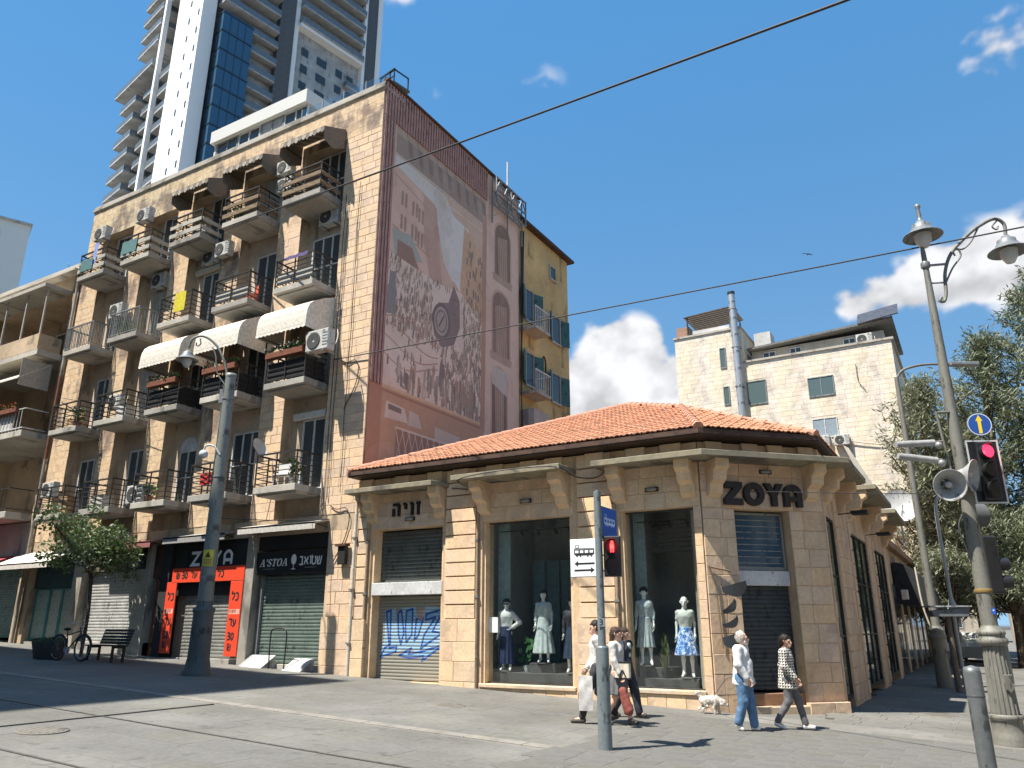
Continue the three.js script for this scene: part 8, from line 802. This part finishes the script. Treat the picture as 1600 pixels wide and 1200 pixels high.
function leafMesh(name, P, material, parent) { const g = new THREE.BufferGeometry(); g.setAttribute('position', new THREE.Float32BufferAttribute(P, 3)); g.computeVertexNormals(); boxUV(g); return mesh(name, g, material, parent); }
const leafA = mat(0.115, 0.175, 0.055, { map: null, roughness: 0.7, transmission: 0.4, thickness: 0 }), leafB = mat(0.215, 0.225, 0.125, { map: null, roughness: 0.8, transmission: 0.4, thickness: 0 }), leafC = mat(0.175, 0.20, 0.11, { map: null, roughness: 0.8, transmission: 0.4, thickness: 0 }), leafD = mat(0.18, 0.21, 0.09, { map: null, roughness: 0.7, transmission: 0.4, thickness: 0 });
{ // street tree before the white shutter
  const x = -24.4, t = thing('street_tree', 'small leafy street tree in front of the white shutter shop', 'tree', [x, g0(x), -15.0]), r = rng(15), tr = new MB(); tr.tube([[0, 0, 0], [0.04, 1.2, 0], [-0.1, 2.3, 0], [-0.25, 3.1, 0.05]], 0.055, 8, 24); const limbs = []; for (let i = 0; i < 9; i++) { const a = i * 2.4, l = 0.9 + r() * 0.7, e = [-0.3 + Math.cos(a) * l * 1.1, 2.7 + r() * 1.6, Math.sin(a) * l * 0.8]; limbs.push(e); tr.tube([[-0.15, 2.2 + r() * 0.7, 0.02], [e[0] * 0.5 - 0.1, (e[1] + 2.6) / 2, e[2] * 0.5], e], 0.022, 5, 12); } tr.build('trunk', M.bark, t);
  const mb = { P: [] }; for (const e of limbs) { leafCloud(mb, e[0], e[1] + 0.1, e[2], 0.64, 0.5, 0.55, 290, 0.135, r); leafCloud(mb, e[0] * 0.6 - 0.1, e[1] - 0.1, e[2] * 0.6, 0.55, 0.45, 0.5, 160, 0.12, r); } for (let i = 0; i < 14; i++) leafCloud(mb, -0.3 + (r() - 0.5) * 2.9, 3.4 + (r() - 0.5) * 2.0, (r() - 0.5) * 1.6, 0.3, 0.25, 0.3, 70, 0.12, r); leafMesh('crown', mb.P, leafA, t);
}
function conifer(x, z, h, w, seed, label, lm, skew = 0) { // casuarina-like: upswept feathery sprays on a bare leader
  const t = thing('conifer', label, 'tree', [x, g0(x), z]), r = rng(seed), tr = new MB(), mb = { P: [] }; tr.tube([[0, 0, 0], [skew * 0.2, h * 0.4, 0], [skew * 0.6, h * 0.75, 0], [skew, h * 0.97, 0]], 0.2, 8, 30); const n = 64;
  for (let i = 0; i < n; i++) { const s = 0.16 + 0.82 * (i / n), y = h * s, a = i * 2.4 + r(), l = w * (0.35 + 0.65 * Math.sin(Math.PI * Math.min(1, (1.05 - s) * 1.0))) * (0.55 + 0.6 * r()) * (s > 0.85 ? 0.6 : 1), bx = skew * s * s, e = [bx + Math.cos(a) * l, y + l * (0.35 + 0.5 * r()), Math.sin(a) * l]; tr.tube([[bx, y, 0], [bx + Math.cos(a) * l * 0.5, y + l * 0.12, Math.sin(a) * l * 0.5], e], 0.045, 4, 7); for (let k = 0; k < 6; k++) { const q = 0.35 + 0.65 * k / 5; const c = [mix(bx, e[0], q), mix(y, e[1], q * q), mix(0, e[2], q)]; leafCloud(mb, c[0], c[1] + 0.25, c[2], 0.5 + 0.25 * r(), 0.34 + 0.3 * r(), 0.5 + 0.25 * r(), s > 0.65 ? 40 : 58, 0.36, r, true); } }
  tr.build('trunk', M.bark, t); leafMesh('crown', mb.P, lm, t);
}
conifer(1.5, -49, 17.6, 2.8, 3, 'tall feathery conifer rising behind the blue arrow sign', leafC, 0.7); conifer(-1.5, -46.5, 14.6, 2.3, 5, 'slimmer conifer next to the white building', leafB, 0.3); conifer(4.4, -51, 21.2, 3.1, 7, 'tallest conifer past the traffic signal', leafC, 0.6); conifer(7.4, -48, 18, 3.0, 9, 'wide conifer beyond the second lantern', leafB, -0.5); conifer(-0.2, -54, 14, 2.6, 11, 'low conifer between the slimmer and the tall feathery one', leafC, 0.2);
function broad(x, z, h, w, seed, label, lm) { const t = thing('leafy_tree', label, 'tree', [x, g0(x), z]), r = rng(seed), tr = new MB(), mb = { P: [] }; tr.tube([[0, 0, 0], [0.1, h * 0.3, 0], [0.0, h * 0.55, 0.1]], 0.17, 8, 16); for (let i = 0; i < 16; i++) { const a = i * 2.4, l = w * Math.sqrt((i + 1) / 16), e = [Math.cos(a) * l, h * (0.42 + 0.5 * r()), Math.sin(a) * l * 0.8]; tr.tube([[0, h * 0.35, 0], [e[0] * 0.5, e[1] * 0.7, e[2] * 0.5], e], 0.05, 5, 8); for (let k = 0; k < 3; k++) leafCloud(mb, e[0] * (1 - k * 0.2), e[1] + (r() - 0.3) * 0.6, e[2] * (1 - k * 0.2), w * 0.32, h * 0.12, w * 0.32, 210, 0.3, r, true); } tr.build('trunk', M.bark, t); leafMesh('crown', mb.P, lm, t); }
broad(-1.4, -44, 6.2, 1.8, 21, 'round leafy tree at the end of the dark awnings', leafB); broad(1.2, -46, 7.2, 2.3, 22, 'leafy tree below the tall feathery conifer', leafC); broad(4.0, -47, 7, 2.4, 23, 'leafy tree behind the traffic signal', leafD); broad(8.6, -78, 9, 4.2, 24, 'broad tree in front of the cream house', leafA); broad(15, -84, 10, 5, 26, 'broad tree in front of the pinkish house', leafD);
scene.traverse((o) => { if (o.isMesh) { o.castShadow = true; o.receiveShadow = true; } });
renderer.render(scene, camera);
